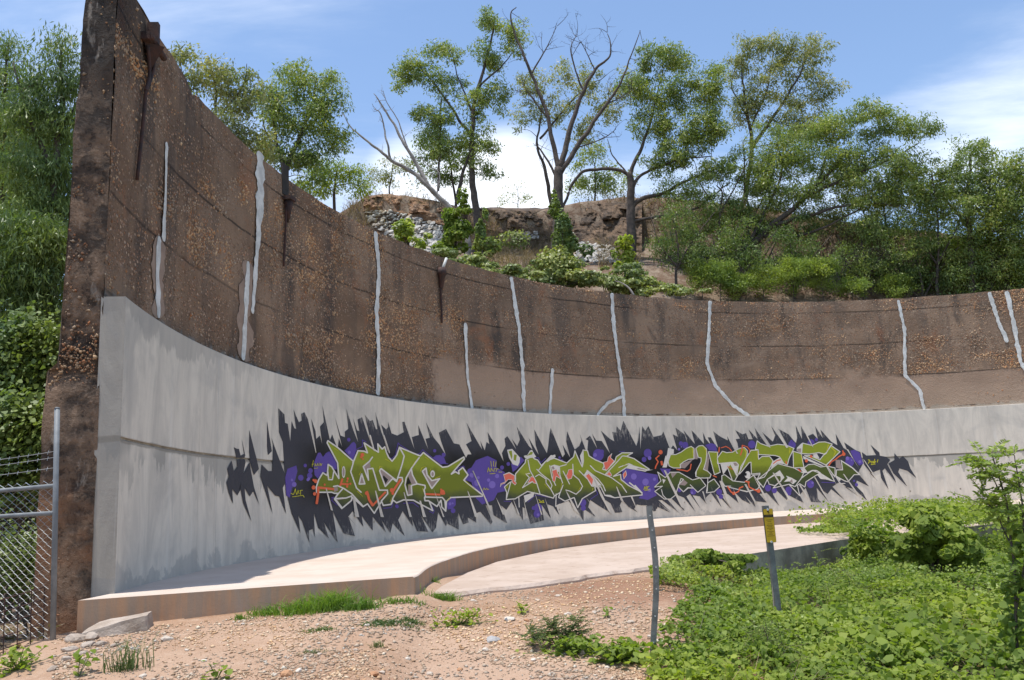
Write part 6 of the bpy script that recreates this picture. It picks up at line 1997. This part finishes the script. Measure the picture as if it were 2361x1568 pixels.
def pitch(name, label, poly, n, seed, size):
    rg2 = np.random.default_rng(seed)
    us_, vs_ = np.array([p[0] for p in poly]), np.array([p[1] for p in poly])
    u, v_ = rg2.uniform(us_.min(), us_.max(), n * 6), rg2.uniform(vs_.min(), vs_.max(), n * 6)
    k = in_poly(u, v_, poly)
    Q = on_ground_many(u[k], v_[k], start_behind=True, dmax=40)
    P = []
    for q in Q:
        if len(P) < n and (not P or np.min(np.sum((np.array(P) - q) ** 2, 1)) > (size * 0.62) ** 2):
            P.append(q)
    P = np.array(P)
    P = P[np.argsort(np.hypot(P[:, 0], P[:, 1]))]
    nn = norm(np.array([[-0.25, -0.65, 0.8]]) + 0.25 * rg2.normal(size=(len(P), 3)))
    root = empty(name, P.mean(0), label, 'stones')
    for i in range(min(300, len(P))):
        o = bpy.data.objects.new('stone', STONE_ME[i % len(STONE_ME)])
        COL.objects.link(o)
        o.parent = root
        o.matrix_parent_inverse = Matrix.Translation(-root.location)
        q = Vector(nn[i]).to_track_quat('Z', 'Y') @ Matrix.Rotation(rg2.random() * 6.28, 3, 'Z').to_quaternion()
        k = size * (0.6 + 0.6 * rg2.random())
        o.matrix_basis = Matrix.LocRotScale(Vector(P[i] + nn[i] * 0.06), q, Vector((k, k, k)))
    if len(P) > 300:
        stones_obj('stones', P[300:] + nn[300:] * 0.06, nn[300:], size * (0.6 + 0.6 * rg2.random(len(P) - 300)), M['pitch'], root, seed, 0.42, kind='stuff')
    return root


pitch('rubble_pitching', 'pale broken stones paving the slope below the orange bank', [(838, 490), (900, 488), (975, 508), (1030, 530), (1030, 590), (980, 585), (920, 555), (862, 525)], 430, 4, 0.17)
pitch('rubble_pitching', 'pale stone pitching patch on the slope right of the ivy covered trunk', [(1318, 540), (1380, 552), (1425, 585), (1425, 612), (1330, 600)], 170, 5, 0.16)
pitch('rubble_pitching', 'thin strip of pale stones on the dry slope below the ledge', [(1180, 540), (1240, 535), (1240, 552), (1190, 556)], 40, 6, 0.14)


# --- creepers on the hill side and over trunks
def creeper(name, label, blobs, dist, n, leaf, size, seed, cat='creeper', slope=True, per_area=None):
    rg2 = np.random.default_rng(seed)
    P, Nn = [], []
    sub_ = [blobs[0][:2] + (blobs[0][2] * 0.7, blobs[0][3] * 0.7)]
    for bl in blobs:
        for _ in range(9):
            q = rg2.normal(size=2) * 0.5
            f_ = 0.28 + 0.25 * rg2.random()
            sub_.append((bl[0] + bl[2] * q[0], min(bl[1] + bl[3] * q[1], bl[1] + bl[3] * 0.7), bl[2] * f_ * 1.25, bl[3] * f_, rg2.normal() * 0.35))
    blobs = sub_
    tot = sum(b[2] * b[3] for b in blobs)
    c0 = None
    for bl in blobs:
        u, v_, ru, rv = bl[:4]
        dd_ = dist + (bl[4] if len(bl) > 4 else 0)
        k = dd_ / FOC
        c = at_d(u, v_, dd_)
        if c0 is None:
            c0 = at_d(u, v_ + rv, dd_)
        m_ = int(n * ru * rv / tot)
        q = norm(rg2.normal(size=(m_, 3)))
        q[:, 1] = -np.abs(q[:, 1])
        lump = 0.45 + 1.0 * fbm(q * 2.1 + seed + u * 0.1, 1.0, 3, 7)
        az_ = math.atan2(c[0], c[1])
        rt, fw = np.array([math.cos(az_), -math.sin(az_), 0]), np.array([math.sin(az_), math.cos(az_), 0])
        rr_ = lump * (0.62 + 0.45 * rg2.random(m_))
        w_ = rt * (q[:, :1] * ru * k * rr_[:, None]) + fw * (q[:, 1:2] * ru * 0.8 * k * rr_[:, None]) + np.array([0, 0, 1]) * (q[:, 2:] * rv * k * rr_[:, None])
        P.append(c + w_)
        nn = norm(rt * q[:, :1] + fw * q[:, 1:2] + np.array([0, 0, 1]) * (q[:, 2:] + 0.5) + 0.55 * rg2.normal(size=(m_, 3)))
        Nn.append(nn)
    P, Nn = np.concatenate(P), np.concatenate(Nn)
    g0 = gz(c0[0], c0[1])
    root = empty(name, (c0[0], c0[1], g0), label, cat)
    obj_np('foliage', leaf_hex(P, Nn, size * (0.6 + 0.8 * rg2.random(len(P))), rg2), 6, M[leaf], root)
    mb = MB()
    for q in P[:: max(1, len(P) // 14)]:
        mb.tube(spline([(c0[0], c0[1], g0 - 0.1), (c0 + q) / 2 + [0, 0.2, 0], q], 6), np.linspace(0.02, 0.006, 6), 4, False)
    mb.build('stem', M['bark'], root)
    return root


creeper('creeper_mound', 'rounded mound of pale green creeper in front of the bare tree', [(1280, 610, 68, 60), (1250, 640, 50, 40), (1330, 640, 50, 40)], 28.5, 6500, 'lf_hvine', 0.085, 1)
creeper('creeper_mound', 'dark ivy climbing the trunk of the bare tree', [(1296, 530, 26, 60), (1310, 570, 34, 50), (1283, 480, 10, 40)], 30.8, 4200, 'lf_dark', 0.09, 2)
creeper('creeper_mound', 'green creeper on the stump of the leaning dead tree', [(1040, 520, 26, 50), (1050, 570, 40, 34), (1060, 485, 30, 16)], 29.5, 4200, 'lf_vine', 0.09, 3)
creeper('creeper_mound', 'green creeper climbing the tall slim trunk', [(1112, 530, 12, 38), (1115, 575, 26, 34)], 31.5, 1800, 'lf_tree', 0.09, 4)
creeper('creeper_mound', 'loose bank of creepers along the wall top below the rubble', [(1100, 612, 50, 22), (1160, 630, 50, 22), (1040, 592, 40, 16), (1200, 645, 40, 18)], 27.0, 4600, 'lf_hvine', 0.08, 5)
creeper('creeper_mound', 'yellowish bank of creepers along the wall top right of the mound', [(1400, 650, 55, 22), (1460, 655, 55, 24), (1510, 655, 45, 28), (1440, 625, 36, 14), (1560, 668, 45, 18)], 28.0, 6500, 'lf_hvine', 0.08, 6)
creeper('creeper_mound', 'sprig of yellow green creeper growing on the rubble stones', [(940, 530, 26, 34), (970, 560, 26, 20), (925, 545, 16, 20)], 30.0, 1500, 'lf_yel', 0.09, 7)
creeper('creeper_mound', 'yellow tipped vine round the foot of the dark trunked tree', [(1448, 590, 24, 36), (1440, 560, 16, 20)], 30.0, 1300, 'lf_yel', 0.09, 8)
# pale bare branch poking out over the wall
BR = empty('fallen_branch', on_cyl(1450, 668, 17.4), 'short bleached branch sticking out over the wall top', 'branch')
mb = MB()
mb.tube(spline([at_d(u, v_, 26.2) for u, v_ in [(1462, 682), (1450, 664), (1432, 652), (1418, 648)]], 14), np.linspace(0.035, 0.012, 14), 6)
mb.build('limb', M['bark_pale'], BR, smooth_=True)

# --- dry grass on the slope and crest
rg = np.random.default_rng(5)


def blades(P, rg, ln, wd, lean=0.35, curl=0.3):
    n = len(P)
    d = norm(np.column_stack([rg.normal(size=(n, 2)) * lean, np.ones(n)]))
    side = norm(np.cross(d, rg.normal(size=(n, 3)))) * (wd * 0.5)[:, None]
    bend = np.column_stack([rg.normal(size=(n, 2)) * curl, -0.15 * np.ones(n)])
    mid = P + d * (ln * 0.55)[:, None]
    tip = P + d * ln[:, None] + bend * ln[:, None]
    return np.stack([P - side, P + side, mid + side * 0.8, mid - side * 0.8, mid - side * 0.8, mid + side * 0.8, tip + side * 0.12, tip - side * 0.12], 1).reshape(-1, 3)


P = []
for poly, n in (((840, 1480, 430, 470), 2600), ((1130, 1290, 545, 625), 2200), ((800, 860, 470, 520), 500), ((1380, 1470, 560, 620), 700), ((1480, 1900, 440, 560), 2600), ((1060, 1140, 520, 560), 500)):
    pg = on_ground_many(rg.uniform(poly[0], poly[1], n // 4), rg.uniform(poly[2], poly[3], n // 4), start_behind=True, dmax=46)
    for p in pg[(pg[:, 1] < 44) & (pg[:, 2] > 3)]:
        P.append(p + rg.normal(size=(4, 3)) * np.array([0.15, 0.15, 0.0]))
P = np.concatenate(P)
P[:, 2] = ground_z(P[:, 0], P[:, 1]) - 0.03
n = len(P)
obj_np('dry_grass', blades(P, rg, 0.25 + 0.5 * rg.random(n), 0.012 + 0.014 * rg.random(n), 0.5), 4, M['lf_dry'], kind='stuff', label='dry brown grass and dead stalks over the slope and crest', cat='dry grass')

# --- creeping vine carpet over the yard on the right
LOW = [(1500, 1600), (1475, 1555), (1515, 1510), (1560, 1450), (1580, 1410), (1660, 1385), (1610, 1372), (1515, 1362), (1498, 1345), (1560, 1320), (1630, 1302), (1690, 1300), (1725, 1322), (1830, 1336), (1940, 1330), (1990, 1275), (2100, 1240), (2361, 1205), (2500, 1205), (2500, 1650), (1480, 1650)]
UPP = [(1815, 1222), (1850, 1212), (1930, 1208), (2000, 1196), (2060, 1186), (2120, 1180), (2361, 1168), (2500, 1168), (2500, 1300), (1990, 1275), (1940, 1246), (1860, 1234)]


def project(P):
    X = P - np.array([0, 0, EYE])
    z = CP * X[:, 1] + SP * X[:, 2]
    y = (-SP * X[:, 1] + CP * X[:, 2]) / z
    x = X[:, 0] / z
    c, s_ = math.cos(-ROLL), math.sin(-ROLL)
    return (c * x - s_ * y) * FOC + PW / 2, -(s_ * x + c * y) * FOC + PH / 2


def carpet(name, label, poly, zfun, area, n, size, leaf, seed, hmax, edge_fade=0.5):
    rg2 = np.random.default_rng(seed)
    x = rg2.uniform(area[0], area[1], n)
    y = rg2.uniform(area[2], area[3], n)
    keepd = rg2.random(n) < np.clip((8.0 / np.hypot(x, y)) ** 1.3, 0.12, 1.0)
    x, y = x[keepd], y[keepd]
    zb_ = zfun(x, y)
    u, v_ = project(np.column_stack([x, y, zb_]))
    k = in_poly(u, v_, poly)
    x, y, zb_ = x[k], y[k], zb_[k]
    p3 = np.column_stack([x, y, np.zeros_like(x)])
    fine = fbm(p3, 2.4, 2, seed + 3)
    thin = rg2.random(len(x)) < 0.12 + 1.0 * sstep(fbm(p3, 1.3, 3, seed + 9) + 0.35 * (fine - 0.5), 0.34, 0.58)
    x, y, zb_, p3, fine = x[thin], y[thin], zb_[thin], p3[thin], fine[thin]
    hm = hmax * (0.8 + 0.30 * np.clip(x - 2.2, 0, 4))
    mound = 0.04 + hm * sstep(fbm(p3, 0.75, 3, seed), 0.30, 0.72) + 0.20 * (fine - 0.30)
    h = np.maximum(0.02, mound) * (0.35 + 0.75 * rg2.random(len(x)) ** 0.5) + 0.10 * (rg2.random(len(x)) < 0.05) * rg2.random(len(x))
    P = np.column_stack([x, y, zb_ + h])
    e = 0.12
    gx = (fbm(p3 + [e, 0, 0], 0.75, 3, seed) - fbm(p3 - [e, 0, 0], 0.75, 3, seed)) / (2 * e) * hmax
    gy = (fbm(p3 + [0, e, 0], 0.75, 3, seed) - fbm(p3 - [0, e, 0], 0.75, 3, seed)) / (2 * e) * hmax
    Nn = norm(np.column_stack([-gx, -gy - 0.15, np.ones(len(x))]) + 0.62 * rg2.normal(size=(len(x), 3)))
    sz = size * (0.55 + 0.9 * rg2.random(len(x)))
    return obj_np(name, leaf_hex(P, Nn, sz, rg2), 6, M[leaf], kind='stuff', label=label, cat='creeper')


carpet('ground_creeper', 'dense bright green creeping vine covering the low ground', LOW, ground_z, (0.5, 15, 4.2, 21), 930000, 0.035, 'lf_vine', 61, 0.13)
carpet('slab_creeper', 'green creeping vine spreading over the far end of the slab', UPP, lambda x, y: np.full_like(x, -0.215), (4, 16, 13, 24), 190000, 0.050, 'lf_vine', 62, 0.20)


# other plants mixed into the carpet
def patch_mask(x, y, seed, lo, hi):
    return sstep(fbm(np.column_stack([x, y, 0 * x]), 0.8, 3, seed), lo, hi)


for nm, lab, n, sz, lf, sd, hh in (('broad_weed', 'patches of broader leaved weed among the creeping vine', 52000, 0.058, 'lf_vine', 63, 0.24), ('fine_weed', 'patches of fine pale feathery weed among the creeping vine', 150000, 0.024, 'lf_feath', 64, 0.24)):
    rg2 = np.random.default_rng(sd)
    x, y = rg2.uniform(1.0, 12, n), rg2.uniform(4.5, 18, n)
    k = rg2.random(n) < np.clip((8.0 / np.hypot(x, y)) ** 1.3, 0.12, 1.0) * patch_mask(x, y, sd, 0.50, 0.66)
    x, y = x[k], y[k]
    zb_ = ground_z(x, y)
    u, v_ = project(np.column_stack([x, y, zb_]))
    k = in_poly(u, v_, LOW)
    x, y, zb_ = x[k], y[k], zb_[k]
    P = np.column_stack([x, y, zb_ + 0.05 + hh * patch_mask(x, y, sd, 0.48, 0.72) * (0.4 + 0.7 * rg2.random(len(x)))])
    Nn = norm(np.column_stack([0 * x, 0 * x - 0.25, 0 * x + 1]) + 0.65 * rg2.normal(size=(len(x), 3)))
    obj_np(nm, leaf_hex(P, Nn, sz * (0.5 + 0.9 * rg2.random(len(x))), rg2), 6, M[lf], kind='stuff', label=lab, cat='weeds')
rg2 = np.random.default_rng(66)
x, y = rg2.uniform(1.2, 9, 3200), rg2.uniform(5.5, 14, 3200)
P = np.column_stack([x, y, ground_z(x, y) + 0.05])
u, v_ = project(P)
P = P[in_poly(u, v_, LOW)]
obj_np('dry_stalks', blades(P, rg2, 0.15 + 0.30 * rg2.random(len(P)), np.full(len(P), 0.004), 0.8, 0.3), 4, M['lf_dry'], kind='stuff', label='thin dry stalks poking through the creeping vine', cat='stalks')
creeper('vine_drape', 'vine spilling over the slab edge at the end of the dark kerb face', [(1985, 1258, 34, 26), (2035, 1252, 46, 30), (2010, 1285, 50, 26), (2080, 1275, 50, 30)], 15.6, 3200, 'lf_vine', 0.075, 35)
creeper('vine_drape', 'low vine heap hiding the start of the dark kerb face', [(1640, 1285, 50, 18), (1690, 1292, 40, 16), (1590, 1300, 40, 14)], 12.4, 2200, 'lf_vine', 0.06, 36)


# --- individual plants
def plant(name, label, P, V, nper, leaf, cat, stems=None, group=None):
    c = P.mean(0)
    root = empty(name, (c[0], c[1], gz(c[0], c[1])), label, cat, group)
    obj_np('leaves', V, nper, M[leaf], root)
    if stems:
        mb = MB()
        for s_ in stems:
            mb.tube(s_, 0.003, 4, False)
        mb.build('stems', M['lf_weed'], root)
    return root


def tuft(u, v_, ru, n, ln, leaf, label, name='grass_tuft', cat='grass', lean=0.35, wd=0.008, seed=0):
    rg2 = np.random.default_rng(seed + int(u))
    p0 = on_ground(u, v_, 5.0)
    k = math.hypot(p0[0], p0[1]) / FOC
    q = np.column_stack([p0[0] + rg2.normal(size=n) * ru * k * 0.5, p0[1] + rg2.normal(size=n) * ru * k * 0.22])
    P = np.column_stack([q, ground_z(q[:, 0], q[:, 1]) - 0.01])
    L_ = ln * (0.25 + 1.1 * rg2.random(n) ** 1.4) * (0.55 + 0.9 * fbm(P * 6.0, 1.0, 2, 31))
    plant(name, label, P, blades(P, rg2, L_, np.full(n, wd), lean, 0.3), 4, leaf, cat)


tuft(612, 1418, 34, 260, 0.11, 'lf_grass', 'small tuft of bright grass at the platform foot')
tuft(700, 1412, 60, 700, 0.15, 'lf_grass', 'long clump of bright green grass against the platform')
tuft(775, 1404, 44, 600, 0.20, 'lf_grass', 'tallest bright grass clump with broad leaves against the platform')
tuft(830, 1405, 40, 420, 0.14, 'lf_grass', 'bright grass thinning out along the platform foot')
tuft(930, 1388, 50, 300, 0.08, 'lf_grass', 'short dull grass below the platform corner')
tuft(1025, 1384, 36, 300, 0.10, 'lf_grass', 'low grass patch where slab meets dirt')
tuft(1003, 1342, 12, 60, 0.08, 'lf_grass', 'tiny sprout in the angle of platform and slab')
tuft(560, 1428, 24, 120, 0.07, 'lf_grass', 'sparse short grass near the platform foot')
tuft(890, 1438, 60, 900, 0.05, 'lf_weed', 'low dark green matted weed on the dirt', 'mat_weed', 'weed', 0.9, 0.010)
tuft(950, 1434, 24, 260, 0.05, 'lf_weed', 'small matted weed beside the larger mat', 'mat_weed', 'weed', 0.9, 0.010)
tuft(735, 1455, 28, 240, 0.05, 'lf_weed', 'small olive matted weed alone on bare dirt', 'mat_weed', 'weed', 0.9, 0.010)
tuft(725, 1505, 26, 160, 0.05, 'lf_weed', 'faint grassy weed low on the dirt', 'mat_weed', 'weed', 0.8, 0.006)
tuft(872, 1492, 18, 90, 0.08, 'lf_weed', 'tiny upright grassy weed among pebbles', 'grass_tuft', 'grass', 0.3, 0.005)
tuft(290, 1546, 40, 130, 0.28, 'lf_weed', 'tall thin stalky weeds on the dirt near the rubble', 'stalky_weed', 'weed', 0.22, 0.007)
tuft(1460, 1240, 16, 60, 0.22, 'lf_weed', 'thin grass sprig growing at the platform face', 'grass_tuft', 'grass', 0.4, 0.006)


def leafy(u, v_, ru, rv, n, size, leaf, label, name='leafy_weed', h=0.12, seed=0):
    rg2 = np.random.default_rng(seed + int(u * 3))
    p0 = on_ground(u, v_, 5.0)
    k = math.hypot(p0[0], p0[1]) / FOC
    q = np.column_stack([p0[0] + rg2.normal(size=n) * ru * k * 0.5, p0[1] + rg2.normal(size=n) * rv * k * 1.6])
    P = np.column_stack([q, ground_z(q[:, 0], q[:, 1]) + 0.01 + h * rg2.random(n) ** 1.3])
    Nn = norm(np.column_stack([rg2.normal(size=(n, 2)) * 0.6, np.ones(n)]))
    stems = [spline([(p0[0], p0[1], p0[2] - 0.01), (p + p0) / 2, p], 5) for p in P[::6]]
    plant(name, label, P, leaf_hex(P, Nn, size * (0.6 + 0.8 * rg2.random(n)), rg2), 6, leaf, 'weed', stems)


leafy(1060, 1440, 60, 10, 130, 0.035, 'lf_vine', 'sparse creeping runner with small leaves on the dirt')
leafy(1205, 1415, 12, 8, 30, 0.03, 'lf_vine', 'tiny leafy seedling beside the pale rock', h=0.10)
leafy(1330, 1505, 70, 16, 300, 0.038, 'lf_vine', 'leafy runner reaching from the weed bush towards the creepers', h=0.10)
leafy(1440, 1525, 60, 14, 320, 0.045, 'lf_vine', 'leafy edge of the vine beside the bent post', h=0.12)
leafy(1400, 1422, 9, 6, 16, 0.03, 'lf_vine', 'solitary seedling on the dirt before the post', h=0.08)
leafy(180, 1560, 20, 10, 14, 0.055, 'lf_vine', 'small broad-leaved seedling on the stony ground near the fence', h=0.16)
leafy(500, 1566, 26, 10, 16, 0.055, 'lf_vine', 'broad-leaved seedling among pebbles', h=0.14)
leafy(40, 1545, 40, 14, 110, 0.04, 'lf_vine', 'low green weed in the leaf litter below the mesh panel', h=0.16)


def pinnate(P0, D, ln, rg, pairs=9, lf=0.028, wd=0.4):
    """feathery compound leaf: list of leaflet quads along a drooping rachis"""
    t = np.linspace(0.12, 1, pairs)
    ax_ = P0 + D * (ln * t)[:, None] + np.array([0, 0, -0.18 * ln]) * (t ** 2)[:, None]
    side = norm(np.cross(D, [0, 0, 1.0]) + 0.2 * rg.normal(size=3))
    out = []
    for sg in (-1, 1):
        d = norm(side * sg + D * 0.45 + 0.12 * rg.normal(size=(pairs, 3)))
        l_ = lf * (1.1 - 0.5 * np.abs(t - 0.45)) * (0.85 + 0.3 * rg.random(pairs))
        out.append(leaf_quads(ax_, d, l_, l_ * wd, rg))
    return np.concatenate(out), ax_


def fern_bush(name, label, dist, stems_px, n_leaf, ln, pairs, lf, leaf, seed, cat='shrub', extra=None, wd=0.4):
    rg2 = np.random.default_rng(seed)
    mb = MB()
    tips, all_p = [], []
    for pts, r0 in stems_px:
        W = [at_d(u, v_, dist) for u, v_ in pts]
        P = spline(W, 16)
        P = P + np.stack([fbm(P * 3 + k, 1.0, 2, seed + k) - 0.5 for k in range(3)], -1) * 0.06
        mb.tube(P, np.linspace(r0, r0 * 0.35, 16), 6)
        all_p.append(P)
    A = np.concatenate([p[5:] for p in all_p])
    V = []
    for _ in range(n_leaf):
        a = A[rg2.integers(len(A))] + rg2.normal(size=3) * 0.02
        d = norm(rg2.normal(size=3) * np.array([1, 1, 0.5]) + np.array([0, 0, 0.35]))
        v_, ax_ = pinnate(a, d, ln * (0.6 + 0.7 * rg2.random()), rg2, pairs, lf, wd)
        V.append(v_)
        mb.tube(np.vstack([a, ax_[::max(1, pairs // 3)]]), 0.0022, 3, False)
    b0 = all_p[0][0]
    root = empty(name, (b0[0], b0[1], min(b0[2], gz(b0[0], b0[1]) + 0.05)), label, cat)
    mb.build('stem', M['bark'], root, smooth_=True)
    obj_np('leaves', np.concatenate(V), 4, M[leaf], root)
    if extra:
        C = canopy_points(extra[0], dist, rg2, extra[1], 0.7)
        per = extra[2]
        n = len(C) * per
        P = C[rg2.integers(0, len(C), n)] + rg2.normal(size=(n, 3)) * extra[3]
        Nn = norm(rg2.normal(size=(n, 3)) * 0.7 + np.array([0, -0.4, 0.7]))
        obj_np('vine_leaves', leaf_hex(P, Nn, extra[4] * (0.5 + 0.9 * rg2.random(n)), rg2), 6, M['lf_vine'], root)
    return root


# ferny weed bush on the dirt
p0 = on_ground(1285, 1492, 5.0)
dw_ = math.hypot(p0[0], p0[1])
fern_bush('ferny_weed', 'grey green ferny weed bush spreading on the bare dirt', dw_, [([(1285, 1492), (1265, 1465), (1225, 1462)], 0.006), ([(1285, 1492), (1280, 1455), (1270, 1440)], 0.006), ([(1285, 1492), (1310, 1450), (1345, 1438)], 0.006), ([(1285, 1492), (1240, 1478), (1212, 1470)], 0.005), ([(1285, 1492), (1320, 1470), (1340, 1462)], 0.005)],
          150, 0.13, 8, 0.026, 'lf_weed', 3, 'weed')
# big shrub at the right edge, half smothered in vine
fern_bush('right_shrub', 'slender feathery shrub with a few broad vine leaves rising from the creepers', 7.4, [([(2350, 1590), (2345, 1400), (2330, 1220), (2312, 1120), (2285, 1045)], 0.012), ([(2345, 1420), (2365, 1250), (2352, 1120), (2340, 1050)], 0.009), ([(2335, 1260), (2300, 1190), (2262, 1150)], 0.006), ([(2322, 1170), (2290, 1100), (2255, 1060)], 0.006)],
          105, 0.20, 10, 0.045, 'lf_feath', 5, 'shrub', ([(2350, 1340, 26, 50), (2345, 1450, 36, 50), (2352, 1240, 12, 30), (2410, 1320, 36, 100)], 12, 10, 0.05, 0.048), wd=0.42)
for k, (u, v_, wh) in enumerate([(1760, 1530, 'in front of the yellow sign post'), (1950, 1400, 'in the middle of the creeper carpet'), (2070, 1330, 'below the rounded bush'), (1880, 1360, 'beside the dark kerb face')]):
    p0 = on_ground(u, v_, 5.0)
    d0 = math.hypot(p0[0], p0[1])
    fern_bush('feathery_sapling', 'feathery leaved sapling poking out of the creepers ' + wh, d0, [([(u, v_ + 10), (u + 6, v_ - 50), (u - 4, v_ - 85)], 0.006), ([(u, v_), (u - 30, v_ - 55)], 0.005), ([(u, v_), (u + 40, v_ - 50)], 0.005)], 46, 0.20, 10, 0.028, 'lf_feath', 20 + k, 'sapling')
# rounded bush at the back of the carpet
p0 = on_ground(2160, 1262, 6.0)
creeper('vine_bush', 'rounded dark-hearted bush standing above the creeper carpet near the platform', [(2150, 1215, 52, 40), (2120, 1200, 30, 30), (2190, 1230, 40, 34), (2150, 1265, 60, 34), (2100, 1262, 40, 28), (2205, 1270, 40, 28)], 13.6, 5200, 'lf_vine', 0.085, 31, 'bush')
# thin dry grass and reddish seed heads at the back
for k, (u, v_) in enumerate([(1995, 1200), (2250, 1172), (2310, 1170)]):
    rg2 = np.random.default_rng(400 + k)
    p0 = on_z(u, v_ + 10, -0.2)
    n = 70
    P = np.column_stack([p0[0] + rg2.uniform(-0.9, 0.9, n), p0[1] + rg2.normal(size=n) * 0.2, np.full(n, -0.22)])
    root = empty('dry_grass_clump', (p0[0], p0[1], -0.22), 'thin dry reddish grass clump at the platform edge behind the creepers', 'grass', 'dry grass clumps at the platform edge')
    obj_np('leaves', blades(P, rg2, 0.2 + 0.35 * rg2.random(n), np.full(n, 0.006), 0.3), 4, M['lf_dry'], root)
# fallen yellow leaves in the creepers
rg2 = np.random.default_rng(8)
x, y = rg2.uniform(1.4, 8, 150), rg2.uniform(6.3, 13, 150)
P = np.column_stack([x, y, ground_z(x, y) + 0.13])
u, v_ = project(P)
k = in_poly(u, v_, LOW)
obj_np('yellow_leaves', leaf_hex(P[k], norm(rg2.normal(size=(k.sum(), 3)) * 0.5 + [0, 0, 1]), 0.03 + 0.02 * rg2.random(k.sum()), rg2), 6, M['lf_dead'], kind='stuff', label='scattered yellow dying leaves among the creepers', cat='leaves')
# leaf litter beyond the fence
x, y = rg2.uniform(-8, -4.4, 2600), rg2.uniform(6.2, 11, 2600)
P = np.column_stack([x, y, ground_z(x, y) + 0.012])
obj_np('leaf_litter', leaf_hex(P, norm(rg2.normal(size=(2600, 3)) * 0.35 + [0, 0, 1]), 0.03 + 0.04 * rg2.random(2600), rg2), 6, M['lf_dry'], kind='stuff', label='brown dead leaves covering the ground beyond the fence', cat='leaf litter')
